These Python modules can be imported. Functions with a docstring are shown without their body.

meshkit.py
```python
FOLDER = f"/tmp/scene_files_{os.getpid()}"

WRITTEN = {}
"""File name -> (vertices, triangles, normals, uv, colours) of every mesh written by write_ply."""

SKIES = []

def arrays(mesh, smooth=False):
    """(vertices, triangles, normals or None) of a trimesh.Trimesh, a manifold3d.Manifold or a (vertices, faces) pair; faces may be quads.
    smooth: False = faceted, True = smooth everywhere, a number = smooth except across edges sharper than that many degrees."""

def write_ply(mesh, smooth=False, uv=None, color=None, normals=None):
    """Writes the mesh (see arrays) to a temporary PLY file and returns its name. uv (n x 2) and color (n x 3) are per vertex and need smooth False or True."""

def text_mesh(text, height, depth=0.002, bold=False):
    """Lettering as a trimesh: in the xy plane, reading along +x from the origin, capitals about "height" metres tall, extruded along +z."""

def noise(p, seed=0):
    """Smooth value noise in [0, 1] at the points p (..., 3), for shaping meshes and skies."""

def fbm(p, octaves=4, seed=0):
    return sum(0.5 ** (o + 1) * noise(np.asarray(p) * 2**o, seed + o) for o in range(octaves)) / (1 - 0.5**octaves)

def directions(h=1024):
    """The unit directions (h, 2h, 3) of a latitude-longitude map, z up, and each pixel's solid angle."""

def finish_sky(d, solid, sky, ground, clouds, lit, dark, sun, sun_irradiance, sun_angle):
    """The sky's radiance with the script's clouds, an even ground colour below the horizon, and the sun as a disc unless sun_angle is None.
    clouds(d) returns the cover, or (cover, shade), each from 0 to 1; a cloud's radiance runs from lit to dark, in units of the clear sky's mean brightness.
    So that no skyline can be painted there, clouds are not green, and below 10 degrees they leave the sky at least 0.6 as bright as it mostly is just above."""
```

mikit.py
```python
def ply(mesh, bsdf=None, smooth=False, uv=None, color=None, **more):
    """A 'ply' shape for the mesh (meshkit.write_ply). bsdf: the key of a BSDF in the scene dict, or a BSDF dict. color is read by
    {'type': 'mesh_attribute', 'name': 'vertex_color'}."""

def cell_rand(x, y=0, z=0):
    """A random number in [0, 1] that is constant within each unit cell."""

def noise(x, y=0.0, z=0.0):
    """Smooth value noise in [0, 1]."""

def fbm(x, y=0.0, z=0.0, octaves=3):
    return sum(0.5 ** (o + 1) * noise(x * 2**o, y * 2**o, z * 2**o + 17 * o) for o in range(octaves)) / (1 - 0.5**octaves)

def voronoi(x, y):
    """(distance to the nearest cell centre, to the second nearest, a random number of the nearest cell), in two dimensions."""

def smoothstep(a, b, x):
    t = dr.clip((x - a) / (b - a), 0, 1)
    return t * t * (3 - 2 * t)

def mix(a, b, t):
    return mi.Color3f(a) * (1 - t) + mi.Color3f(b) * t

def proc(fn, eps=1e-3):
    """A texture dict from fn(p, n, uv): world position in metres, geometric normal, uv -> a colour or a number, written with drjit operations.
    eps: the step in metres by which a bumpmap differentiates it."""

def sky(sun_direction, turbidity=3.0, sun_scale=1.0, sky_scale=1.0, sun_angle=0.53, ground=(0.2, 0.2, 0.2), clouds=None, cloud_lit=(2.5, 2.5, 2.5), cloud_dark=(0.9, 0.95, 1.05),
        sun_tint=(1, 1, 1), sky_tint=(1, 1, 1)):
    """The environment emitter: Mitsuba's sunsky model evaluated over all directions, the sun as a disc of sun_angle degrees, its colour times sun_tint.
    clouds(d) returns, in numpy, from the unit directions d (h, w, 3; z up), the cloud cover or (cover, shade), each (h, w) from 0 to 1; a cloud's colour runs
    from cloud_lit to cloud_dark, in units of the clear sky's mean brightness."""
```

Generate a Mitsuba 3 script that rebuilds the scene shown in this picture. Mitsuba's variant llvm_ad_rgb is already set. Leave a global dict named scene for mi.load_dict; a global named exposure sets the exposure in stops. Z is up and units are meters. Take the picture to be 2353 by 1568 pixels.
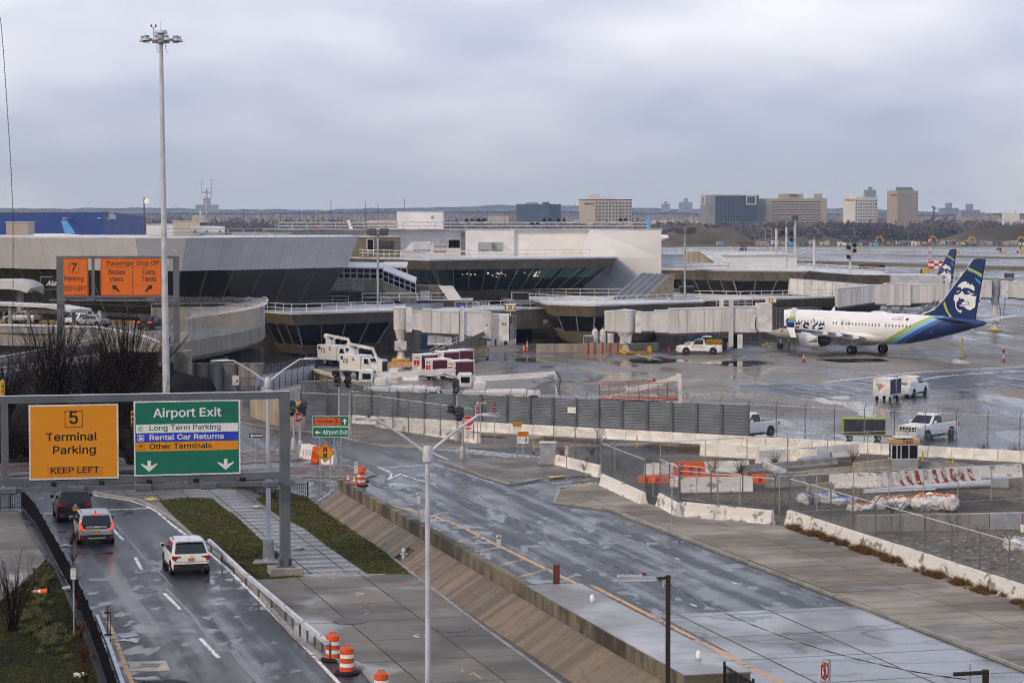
import math,random
import numpy as np,trimesh,shapely,drjit as dr,mitsuba as mi
from shapely.geometry import Polygon,LineString,Point
from shapely.ops import unary_union
import mikit,meshkit
from mikit import proc,noise,fbm,voronoi,cell_rand,smoothstep,mix
# ---------------------------------------------------------------- camera, sky, exposure
W0,H0,FP,HY,CH=2352.0,1568.0,5400.0,510.0,17.0
PITCH=math.atan((H0/2-HY)/FP)
CP,SP=math.cos(PITCH),math.sin(PITCH)
T=mi.ScalarTransform4f
scene,labels={},{}
scene['camera']={'type':'perspective','fov':2*math.degrees(math.atan(W0/2/FP)),'fov_axis':'x','near_clip':1.0,'far_clip':40000.0,'to_world':T().look_at(origin=[0,0,CH],target=[0,CP,CH-SP],up=[0,0,1]),'medium':{'type':'ref','id':'air'}}
exposure=1.92
def clouds(d):
 el=np.degrees(np.arcsin(d[...,2]));az=np.degrees(np.arctan2(d[...,0],d[...,1]))
 q=np.stack([az*0.13,el*0.42-az*0.012,el*0],-1)
 n1=meshkit.fbm(q+3.1,4,5)
 n2=meshkit.fbm(np.stack([az*0.30,el*1.1+az*0.03,el*0+4],-1),4,9)
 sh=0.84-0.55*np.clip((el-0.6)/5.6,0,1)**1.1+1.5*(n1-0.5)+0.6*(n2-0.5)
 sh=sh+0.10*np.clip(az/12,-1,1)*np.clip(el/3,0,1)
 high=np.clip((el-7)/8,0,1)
 sh=sh*(1-high)+high*(0.62+1.1*(meshkit.fbm(d*2.2+7,4,3)-0.5))  # unseen cloud overhead, darkened to cut the ambient light
 return np.ones_like(el),np.clip(sh,0,1)
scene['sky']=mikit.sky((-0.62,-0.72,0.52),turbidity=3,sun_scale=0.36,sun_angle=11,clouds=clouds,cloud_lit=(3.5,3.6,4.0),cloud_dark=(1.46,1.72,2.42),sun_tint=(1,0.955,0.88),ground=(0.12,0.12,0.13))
scene['air']={'type':'homogeneous','albedo':{'type':'rgb','value':[0.91,0.95,0.99]},'sigma_t':{'type':'rgb','value':[4.8e-5,5.8e-5,7.8e-5]}}
def ray(x,y):
 a,b=(x-W0/2)/FP,(H0/2-y)/FP
 return np.array([a,CP+b*SP,-SP+b*CP])
def G(x,y,z=0.0):
 r=ray(x,y);t=(z-CH)/r[2]
 return np.array([0,0,CH])+r*t
def At(x,y,D):
 r=ray(x,y)
 return np.array([0,0,CH])+r*(D/r[1])
def GS(pts,z=0.0):return[G(x,y,z)for x,y in pts]
# ---------------------------------------------------------------- mesh helpers
def I4():return np.eye(4)
def frame(o,u,n=None):
 """4x4 with x = u (horizontal), z up, y = away from the face; o origin."""
 u=np.array([u[0],u[1],0.0]);u/=np.linalg.norm(u);v=np.cross([0,0,1],u)
 m=np.eye(4);m[:3,0],m[:3,1],m[:3,2],m[:3,3]=u,v,[0,0,1],o
 return m
def face(o,u,v=(0,0,1)):
 """4x4 for lettering: x = u, y = v, z = out of the face."""
 u=np.array([*u,0.0][:3]);u=u/np.linalg.norm(u);v=np.array(v,float);v/=np.linalg.norm(v)
 m=np.eye(4);m[:3,0],m[:3,1],m[:3,2],m[:3,3]=u,v,np.cross(u,v),o
 return m
def yawm(o,a):
 return frame(o,(math.cos(a),math.sin(a)))
def tri(poly):
 v,f=trimesh.creation.triangulate_polygon(poly,engine='earcut')
 v,f=np.asarray(v),np.asarray(f)
 c=(v[f[:,1],0]-v[f[:,0],0])*(v[f[:,2],1]-v[f[:,0],1])-(v[f[:,1],1]-v[f[:,0],1])*(v[f[:,2],0]-v[f[:,0],0])
 f[c<0]=f[c<0][:,::-1]
 return v,f
BV=np.array([[x,y,z]for z in(-.5,.5)for y in(-.5,.5)for x in(-.5,.5)])
BF=np.array([[0,2,3],[0,3,1],[4,5,7],[4,7,6],[0,1,5],[0,5,4],[2,6,7],[2,7,3],[0,4,6],[0,6,2],[1,3,7],[1,7,5]])
class MB:
 def __init__(s,M=None):s.v,s.f,s.n,s.M=[],[],0,M
 def add(s,v,f,M=None):
  v=np.asarray(v,float);f=np.asarray(f,int)
  if f.shape[1]==4:f=np.vstack([f[:,[0,1,2]],f[:,[0,2,3]]])
  for m in(M,s.M):
   if m is not None:v=v@m[:3,:3].T+m[:3,3]
  s.v.append(v);s.f.append(f+s.n);s.n+=len(v);return s
 def box(s,c,d,yaw=0.0,M=None):
  v=BV*np.asarray(d,float)
  if yaw:ca,sa=math.cos(yaw),math.sin(yaw);v=np.c_[v[:,0]*ca-v[:,1]*sa,v[:,0]*sa+v[:,1]*ca,v[:,2]]
  return s.add(v+np.asarray(c,float),BF,M)
 def bx(s,x0,x1,y0,y1,z0,z1,M=None):
  return s.box(((x0+x1)/2,(y0+y1)/2,(z0+z1)/2),(x1-x0,y1-y0,z1-z0),0,M)
 def cbox(s,x0,x1,y0,y1,z0,z1,c=.05,M=None):
  p=[]
  for z,i in((z0,c),(z0+c,0),(z1-c,0),(z1,c)):
   a,b,e,g=x0+i,x1-i,y0+i,y1-i
   k=c*.7 if i==0 else 0
   p.append(np.array([[a+k,e,z],[b-k,e,z],[b,e+k,z],[b,g-k,z],[b-k,g,z],[a+k,g,z],[a,g-k,z],[a,e+k,z]]))
  return s.loft(p,M=M)
 def bar(s,a,b,w,h=None,M=None):
  a,b=np.asarray(a,float),np.asarray(b,float);h=h or w;t=b-a;L=np.linalg.norm(t);t=t/L
  u=np.cross(t,[0,0,1.0]);
  if np.linalg.norm(u)<1e-6:u=np.array([1.0,0,0])
  u/=np.linalg.norm(u);q=np.cross(u,t)
  v=BV[:,:1]*L*t+BV[:,1:2]*w*u+BV[:,2:]*h*q+(a+b)/2
  return s.add(v,BF[:,::-1],M)
 def tube(s,pts,r,n=8,cap=True,M=None):
  p=np.asarray(pts,float);r=np.broadcast_to(r,(len(p),));t=np.gradient(p,axis=0);t/=np.linalg.norm(t,axis=1,keepdims=True)+1e-12
  m=np.abs(t).mean(0);ref=np.eye(3)[np.argmin(m)]
  a=np.cross(t,ref);a/=np.linalg.norm(a,axis=1,keepdims=True)+1e-12;b=np.cross(t,a);g=np.arange(n)*2*np.pi/n
  v=(p[:,None]+r[:,None,None]*(np.cos(g)[None,:,None]*a[:,None]+np.sin(g)[None,:,None]*b[:,None])).reshape(-1,3)
  i,j=np.meshgrid(np.arange(len(p)-1),np.arange(n),indexing='ij')
  q=np.stack([i*n+j,i*n+(j+1)%n,(i+1)*n+(j+1)%n,(i+1)*n+j],-1).reshape(-1,4)
  f=[np.vstack([q[:,[0,1,2]],q[:,[0,2,3]]])]
  if cap and n>3:
   k=np.arange(1,n-1);o=(len(p)-1)*n
   f+=[np.stack([k*0,k+1,k],1),np.stack([k*0+o,k+o,k+1+o],1)]
  return s.add(v,np.vstack(f),M)
 def lathe(s,prof,n=24,M=None):
  pr=np.asarray(prof,float);g=np.arange(n)*2*np.pi/n
  v=np.stack([pr[:,None,0]*np.cos(g),pr[:,None,0]*np.sin(g),pr[:,None,1]+0*g],-1).reshape(-1,3)
  i,j=np.meshgrid(np.arange(len(pr)-1),np.arange(n),indexing='ij')
  q=np.stack([i*n+j,i*n+(j+1)%n,(i+1)*n+(j+1)%n,(i+1)*n+j],-1).reshape(-1,4)
  return s.add(v,q,M)
 def loft(s,rings,cap=True,M=None,closed=True):
  R=np.asarray(rings,float);k,n=R.shape[:2];m=n if closed else n-1
  i,j=np.meshgrid(np.arange(k-1),np.arange(m),indexing='ij')
  q=np.stack([i*n+j,i*n+(j+1)%n,(i+1)*n+(j+1)%n,(i+1)*n+j],-1).reshape(-1,4)
  f=[np.vstack([q[:,[0,1,2]],q[:,[0,2,3]]])]
  if cap and closed:
   a=np.arange(1,n-1);o=(k-1)*n
   f+=[np.stack([a*0,a+1,a],1),np.stack([a*0+o,a+o,a+1+o],1)]
  return s.add(R.reshape(-1,3),np.vstack(f),M)
 def prism(s,poly,z0,z1,M=None):
  if not isinstance(poly,(Polygon,shapely.MultiPolygon)):poly=Polygon(poly)
  for g in getattr(poly,'geoms',[poly]):
   if g.is_empty or g.area<1e-9:continue
   m=trimesh.creation.extrude_polygon(g,z1-z0,engine='earcut');v=np.array(m.vertices);v[:,2]+=z0
   s.add(v,m.faces,M)
  return s
 def sheet(s,poly,z=0.0,M=None):
  if not isinstance(poly,(Polygon,shapely.MultiPolygon)):poly=Polygon([(p[0],p[1])for p in poly])
  if not poly.is_valid:poly=poly.buffer(0)
  for g in getattr(poly,'geoms',[poly]):
   if g.is_empty or g.area<1e-9:continue
   v,f=tri(g);s.add(np.c_[v,np.full(len(v),z)],f,M)
  return s
 def quad(s,a,b,c,d,M=None):return s.add([a,b,c,d],[[0,1,2,3]],M)
 def text(s,t,h,M,depth=.006,bold=True,cx=None,w=None,shear=0.0,dx=0.0,dy=0.0):
  """Lettering of cap height h; cx centres it there, w stretches it to that width."""
  k=(t,bold)
  if k not in TXT:
   m=meshkit.text_mesh(t,1.0,1.0,bold);TXT[k]=(np.array(m.vertices),np.array(m.faces))
  v,f=TXT[k];v=v.copy();x0,x1=v[:,0].min(),v[:,0].max()
  sx=h if w is None else w/(x1-x0)
  v[:,0]=(v[:,0]-x0)*sx;v[:,1]*=h;v[:,2]*=depth
  v[:,0]+=shear*v[:,1]+dx-(0 if cx is None else(x1-x0)*sx/2-cx);v[:,1]+=dy
  return s.add(v,f,M)
 def mesh(s):return np.vstack(s.v),np.vstack(s.f)
TXT={}
COUNT={}
NTH='first second third fourth fifth sixth seventh eighth ninth tenth eleventh twelfth thirteenth fourteenth fifteenth sixteenth seventeenth eighteenth nineteenth twentieth'.split()
def nth(x,xs):return NTH[sorted(xs).index(x)]+' from the left'
def uniq(k):
 if k not in COUNT:COUNT[k]=0;return k
 COUNT[k]+=1;return f'{k}_{COUNT[k]:03d}'
TRIS=[0]
def put(key,mb,mat,smooth=False,**kw):
 m=mb.mesh()if isinstance(mb,MB)else mb
 TRIS[0]+=len(m[1]);scene[key]=mikit.ply(m,'mat_'+mat,smooth,**kw);return key
def thing(name,label,cat,group=None,kind=None):
 k=uniq(name);labels[k]={'label':label,'category':cat}
 if group:labels[k]['group']=group
 if kind:labels[k]['kind']=kind
 return k
def part(parent,name,mb,mat,smooth=False,label=None,kind=None):
 k=uniq(f'{parent}__{name}')
 put(k,mb,mat,smooth)
 if label or kind:labels[k]={**({'label':label}if label else{}),**({'kind':kind}if kind else{})}
 return k
def one(name,mb,mat,label,cat,group=None,smooth=False,kind=None):
 k=thing(name,label,cat,group,kind);put(k,mb,mat,smooth);return k
def struct(name,mb,mat,label=None,smooth=False):
 k=uniq(name);put(k,mb,mat,smooth);labels[k]={'kind':'structure',**({'label':label}if label else{})};return k
 # ---------------------------------------------------------------- materials
def rgb(c):return{'type':'rgb','value':[float(x)for x in c]}if not callable(c)else proc(c)
def val(c):return proc(c)if callable(c)else float(c)
def mat(name,col,rough=.6,spec=.5,metal=0.0,coat=0.0,two=True):
 b={'type':'principled','base_color':rgb(col),'roughness':val(rough),'specular':float(spec)}
 if metal:b['metallic']=float(metal)
 if coat:b['clearcoat']=float(coat);b['clearcoat_gloss']=.95
 scene['mat_'+name]={'type':'twosided','b':b}if two else b
 return name
def tint(c,lo,hi,sx,sy=None,sz=None,oct=3):
 """colour c times noise between lo and hi."""
 sy=sy or sx;sz=sz or sx
 def fn(p,n,uv):
  t=fbm(p.x*sx,p.y*sy,p.z*sz,oct);return mi.Color3f(*c)*(lo+(hi-lo)*smoothstep(.25,.75,t))
 return fn
RD=np.array([-0.258,0.966]);RN=np.array([0.966,0.258])
def PQ(p,q,z=0.0):return np.array([RN[0]*p+RD[0]*q,RN[1]*p+RD[1]*q,z])
def toPQ(P):return float(P[0]*RN[0]+P[1]*RN[1]),float(P[0]*RD[0]+P[1]*RD[1])
def asphalt_c(p,n,uv):
 P,Q=p.x*.966+p.y*.258,p.y*.966-p.x*.258
 a=fbm(P*1.7,Q*.04,0,4);b=fbm(p.x*.3,p.y*.16,3,4);c=noise(p.x*9,p.y*9)
 return mix((.007,.009,.015),(.021,.024,.033),smoothstep(.3,.7,.5*a+.5*b))*(.85+.3*c)
def asphalt_r(p,n,uv):
 P,Q=p.x*.966+p.y*.258,p.y*.966-p.x*.258
 a=fbm(P*1.7,Q*.035,7,4);b=fbm(p.x*.8,p.y*.45,11,4);tr=dr.cos(P*3.59)
 w=smoothstep(.34,.66,.62*a+.33*b+.05*tr)
 pud=smoothstep(.63,.70,fbm(p.x*1.6,p.y*.7,21,4))
 return(.44-.23*w)*(1-pud)+.17*pud
mat('asphalt',asphalt_c,asphalt_r,.37)
def apron_w(p):
 return smoothstep(.38,.55,.62*fbm(p.x*.045,p.y*.018,12,4)+.38*fbm(p.x*.3,p.y*.07,15,4))
def apron_c(p,n,uv):
 b=fbm(p.x*.4,p.y*.12,5,3)
 jx,jy=p.x*.9+p.y*.43,p.y*.9-p.x*.43
 j=dr.minimum(dr.abs(jx/7.6-dr.floor(jx/7.6)-.5),dr.abs(jy/7.6-dr.floor(jy/7.6)-.5))*7.6
 slab=cell_rand(dr.floor(jx/7.6+.5),dr.floor(jy/7.6+.5))
 c=mix((.135,.116,.094),(.032,.033,.039),apron_w(p))*(.75+.5*b)*(.85+.3*slab)
 vn=dr.abs(fbm(p.x*.10,p.y*.035,44,4)-.5);return c*(1-.55*smoothstep(.10,.03,j))*(1-.5*smoothstep(.03,.008,vn))
def apron_r(p,n,uv):
 w=apron_w(p);pud=smoothstep(.62,.66,fbm(p.x*.22,p.y*.07,31,4))
 return(.50-.28*w)*(1-pud)+.12*pud
mat('apron_concrete',apron_c,apron_r,.45)
def pave_fn(c,k=1.0):
 def fn(p,n,uv):
  P,Q=p.x*.966+p.y*.258,p.y*.966-p.x*.258
  a=fbm(P*.35,Q*.35,2,4);b=fbm(P*.9,Q*2.2,8,3);g=noise(p.x*30,p.y*30)
  return mi.Color3f(*c)*(.62+.5*smoothstep(.3,.7,a)+.28*(b-.5))*(.93+.14*g)
 return fn
def pave_r(p,n,uv):
 w=smoothstep(.45,.72,fbm(p.x*.35,p.y*.25,17,4));return .62-.42*w
for i,c in enumerate(((.120,.106,.088),(.135,.120,.099),(.108,.096,.082))):
 mat(f'paving_{i}',pave_fn(c),pave_r,.42)
def wet_fn(c):
 f=pave_fn(c)
 def fn(p,n,uv):return f(p,n,uv)*(1-.6*smoothstep(.035,.01,dr.abs(fbm(p.x*.22,p.y*.28,51,4)-.47)))
 return fn
for i,c in enumerate(((.20,.178,.145),(.22,.196,.16),(.18,.158,.128))):mat(f'dry_paving_{i}',pave_fn(c),(lambda p,n,uv:.72-.3*smoothstep(.58,.75,fbm(p.x*.35,p.y*.25,17,4))),.4)
for i,c in enumerate(((.135,.135,.14),(.155,.155,.157),(.12,.119,.12))):
 mat(f'wet_slab_{i}',wet_fn(c),(lambda p,n,uv:.36-.28*smoothstep(.35,.62,fbm(p.x*.3,p.y*.2,41,4))),.5)
def conc_fn(c,streak=.5):
 def fn(p,n,uv):
  a=fbm(p.x*.35,p.y*.35,p.z*.5,3);s=fbm(p.x*2.2,p.y*2.2,p.z*.12,3);g=noise(p.x*11,p.y*11,p.z*11)
  return mi.Color3f(*c)*(.70+.45*a+streak*.5*(smoothstep(.35,.65,s)-.5))*(.92+.16*g)
 return fn
mat('concrete_brown',conc_fn((.145,.125,.098),.6),.8,.3)
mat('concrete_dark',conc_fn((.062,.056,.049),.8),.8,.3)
mat('concrete_beige',conc_fn((.34,.30,.24),.5),.8,.3)
mat('ramp_concrete',conc_fn((.225,.20,.165),.5),.75,.3)
mat('concrete_grey',conc_fn((.24,.235,.225),.5),.75,.3)
def bank_c(p,n,uv):
 P,Q=p.x*.966+p.y*.258,p.y*.966-p.x*.258
 s=fbm(Q*1.6,P*.12,p.z*.2,4);g=fbm(p.x*5,p.y*5,p.z*5,2);a=fbm(Q*.12,P*.1,5,3)
 v,_,_=voronoi(Q*.22+.6*fbm(Q*1.1,P,2,2),P*.5);cr=smoothstep(.02,.0,dr.abs(v-.46))
 return mi.Color3f(.160,.118,.074)*(.42+.75*smoothstep(.3,.7,s)*.6+.45*a)*(.85+.3*g)*(1-.35*cr)
mat('bank_concrete',bank_c,.55,.35)
def stain_c(p,n,uv):
 Q=p.y*.966-p.x*.258
 s=.6*fbm(Q*1.9,3.0,p.z*.5,4)+.4*fbm(Q*.25,7.0,1.0,3)
 return mi.Color3f(.13,.113,.088)*(.35+.9*smoothstep(.35,.68,s))*(.85+.3*noise(p.x*12,p.y*12,p.z*12))
mat('parapet_concrete',stain_c,.75,.3)
def barrier_c(p,n,uv):
 a=fbm(p.x*1.6,p.y*1.6,p.z*2.2,4);s=fbm(p.x*3.2,p.y*3.2,p.z*.35,3)
 peel=smoothstep(.60,.615,.7*a+.3*fbm(p.x*4,p.y*4,p.z*5,3));rust=smoothstep(.70,.80,s)
 c=mix((.66,.65,.62),(.27,.265,.25),peel);c=mix(c,(.30,.19,.09),rust*.6)
 return c*(.86+.22*fbm(p.x*6,p.y*6,p.z*6,2))
mat('barrier_paint',barrier_c,.7,.3)
mat('barrier_white',tint((.68,.67,.63),.82,1.08,1.4),.65,.35)
mat('white_panel',tint((.64,.645,.66),.93,1.06,.5),.5,.4)
mat('white_metal',tint((.60,.60,.60),.80,1.1,1.3),.5,.4)
mat('white_dirty',(lambda p,n,uv:mi.Color3f(.55,.555,.56)*(.82+.22*smoothstep(.3,.65,fbm(p.x*1.6,p.y*1.6,p.z*.18,3)))),.5,.4)
mat('bright_white',(.80,.80,.80),.4,.45)
mat('roof_white',tint((.47,.47,.485),.75,1.15,.3),.42,.45)
mat('galvanised',tint((.34,.355,.38),.8,1.15,2.0),.5,.5,.35)
mat('galvanised_light',tint((.50,.515,.55),.85,1.08,1.5),.5,.5,.15)
mat('grey_paint',tint((.095,.107,.125),.85,1.1,1.2),.45,.5)
mat('fence_wire',(.20,.21,.225),.5,.5,.4)
mat('steel_dark',(.055,.058,.065),.5,.5)
mat('black_metal',(.008,.008,.009),.5,.3)
mat('black_plastic',(.010,.010,.011),.55,.4)
mat('tyre',(.012,.012,.012),.8,.3)
mat('dark_glass',(.005,.006,.008),.06,.42)
mat('teal_glass',(.014,.028,.030),.06,.6)
mat('void_dark',(.004,.004,.004),.9,.1)
mat('corrugated',tint((.19,.215,.25),.82,1.12,1.0),.45,.5,.15)
mat('orange',(.62,.085,.008),.5,.4)
mat('orange_sign',(.62,.13,.006),.45,.4)
mat('yellow_sign',(.62,.235,.004),.45,.4)
mat('yellow_patch',(.54,.185,.004),.45,.4)
mat('green_sign',(.004,.135,.085),.45,.4)
mat('blue_sign',(.018,.045,.42),.45,.4)
mat('red_sign',(.42,.012,.018),.45,.4)
mat('white_sign',(.66,.66,.66),.45,.4)
mat('cream_sign',(.62,.58,.38),.45,.4)
mat('ink',(.008,.007,.006),.6,.3)
mat('maroon',(.085,.012,.018),.6,.4)
mat('safety_yellow',tint((.55,.33,.02),.7,1.1,2.0),.5,.4)
mat('red_paint',(.30,.02,.018),.5,.4)
mat('rust_cover',(.030,.018,.015),.45,.5)
mat('brown_red',(.125,.030,.024),.6,.3)
mat('blue_paint',(.022,.060,.30),.5,.4)
mat('navy_paint',(.012,.022,.075),.4,.5)
def worn(c,k):
 def fn(p,n,uv):
  w=smoothstep(k,k+.1,fbm(p.x*3.5,p.y*3.5,1,4));return mix(c,(.05,.05,.052),w)
 return fn
mat('line_white',worn((.62,.62,.62),.60),.35,.5)
mat('line_faded',worn((.50,.50,.52),.52),.3,.5)
mat('line_yellow',worn((.50,.255,.045),.58),.4,.5)
mat('line_orange',worn((.46,.21,.03),.56),.35,.5)
def grass_c(p,n,uv):
 a=fbm(p.x*1.1,p.y*.8,1,4);g=fbm(p.x*5,p.y*5,3,2)
 return mix((.034,.044,.010),(.085,.062,.024),smoothstep(.40,.66,.55*a+.45*fbm(p.x*3.2,p.y*2.4,9,3)))*(.5+.9*g)
mat('grass',grass_c,.9,.15)
mat('grass_dark',(lambda p,n,uv:mix((.007,.011,.002),(.024,.026,.007),smoothstep(.35,.65,fbm(p.x*.6,p.y*.4,1,4)))*(.6+.8*noise(p.x*6,p.y*6))),.9,.15)
mat('grass_blade',(.040,.052,.010),.8,.2)
mat('grass_straw',(.155,.105,.040),.85,.2)
mat('weeds_straw',(.165,.088,.026),.85,.2)
mat('weeds_dark',(.040,.030,.017),.85,.2)
def gravel_c(p,n,uv):
 a=fbm(p.x*.25,p.y*.18,1,4);g=fbm(p.x*5,p.y*3,3,3)
 return mix((.048,.046,.042),(.105,.092,.072),smoothstep(.35,.65,a))*(.45+1.1*g)
mat('gravel',gravel_c,.9,.2)
mat('stone',tint((.20,.195,.185),.5,1.4,2.5),.9,.2)
mat('dirt',tint((.013,.010,.007),.5,1.4,.8),.95,.1)
mat('mound_earth',tint((.080,.066,.045),.6,1.3,.03),.95,.1)
mat('airfield_ground',tint((.075,.065,.035),.7,1.3,.01),.9,.15)
mat('twig',(.016,.011,.009),.9,.1)
mat('twig_grey',(.055,.048,.044),.9,.1)
mat('far_wood',(lambda p,n,uv:mix((.060,.052,.056),(.135,.112,.105),smoothstep(.4,.65,fbm(p.x*.02,p.y*.004,p.z*.05,4)))),.95,.1)  # tree colour lightened to stand in for haze
mat('far_wood_sunlit',(lambda p,n,uv:mix((.13,.105,.09),(.36,.27,.21),smoothstep(.40,.64,fbm(p.x*.008,p.y*.004,p.z*.04,4)))),.95,.1)  # pale winter twigs, with sunlit patches painted into the colour
mat('hill_wood',tint((.045,.05,.05),.8,1.2,.003),.95,.1)
mat('brick_paver',(lambda p,n,uv:mix((.055,.018,.016),(.085,.080,.075),dr.select(cell_rand(dr.floor(p.x/.6),dr.floor(p.y/.8))>.5,1.0,0.0))),.5,.4)
# ---------------------------------------------------------------- ground, roads, pavements
rng=np.random.default_rng(7)
def poly2(pts):return Polygon([(p[0],p[1])for p in pts]).buffer(0)
def gp(pts,z=0.0):return poly2(GS(pts,z))
def in_pq(poly):return shapely.transform(poly,lambda a:np.c_[a@RN,a@RD])
def from_pq(poly):return shapely.transform(poly,lambda a:a[:,:1]*RN+a[:,1:]*RD)
struct('ground',MB().sheet([(-6000,30),(6000,30),(9000,14000),(-9000,14000)],-.06),'airfield_ground')
APR=poly2([*GS([(420,950),(785,990),(1210,1000),(1720,1029),(2352,1064),(2900,1094)])]+[(900,400),(1000,1700),(60,1700),(-20,700),(-75,420),(-75,215)])
struct('apron',MB().sheet(APR,-.012),'apron_concrete')
for pts in([(1828,600),(1960,601),(2352,612),(2420,614),(2420,624),(2352,622.5),(2080,613),(1828,605)],[(1990,634),(2150,637),(2352,641),(2420,643),(2420,648),(2352,646),(2100,640),(1990,637)],[(2050,587.5),(2200,588),(2352,591),(2420,592),(2420,596),(2352,595),(2150,590.6)],[(1500,560),(2420,560),(2420,567.5),(1900,566.5),(1500,568)]):
 struct('grass_strip',MB().sheet(gp(pts),-.004),'airfield_ground')
for y in(571,579,596,628):
 struct('runway_line',MB().sheet(gp([(1830,y),(2352,y+6),(2352,y+6.8),(1830,y+.7)]),-.004),'line_faded')
ROAD=poly2([*GS([(-300,1010),(300,960),(560,955),(785,985),(1210,1000),(1720,1029),(1900,1038)])]+[(60,130),(50,40),(-50,40)])
struct('road',MB().sheet(ROAD,0.0),'asphalt')
LOT=gp([(1250,1030),(1500,1012),(1720,1028),(2352,1062),(2700,1084),(2700,1500),(2352,1400),(1780,1205),(1480,1160),(1380,1118),(1378,1085),(1310,1055)])
struct('gravel_lot',MB().sheet(LOT,.012),'gravel')
struct('lot_lane',MB().sheet(gp([(1240,1026),(1600,1023),(1625,1031),(1620,1043),(1250,1047)]),.016),'asphalt')
struct('lot_lane',MB().sheet(gp([(2120,1036),(2118,1046),(2200,1062),(2352,1082),(2352,1088),(2180,1072),(2080,1050)]),.016),'asphalt')
def mark(px,w,m='line_white',z=.006,parent='road',name='marking'):
 P=[G(x,y,z)for x,y in px]
 ls=LineString([(p[0],p[1])for p in P]).buffer(w/2,cap_style=2,join_style=2)
 return part(parent,name,MB().sheet(ls,z),m)
def island(name,px,z=.13,kerb=.17,kmat='concrete_grey',label=None):
 P=gp(px,z);k=struct(name,MB().prism(P.buffer(-kerb+.01),-.05,z-.03),'concrete_dark',label)
 part(k,'kerb',MB().prism(P.difference(P.buffer(-kerb)),-.05,z),kmat)
 return k,P
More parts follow.
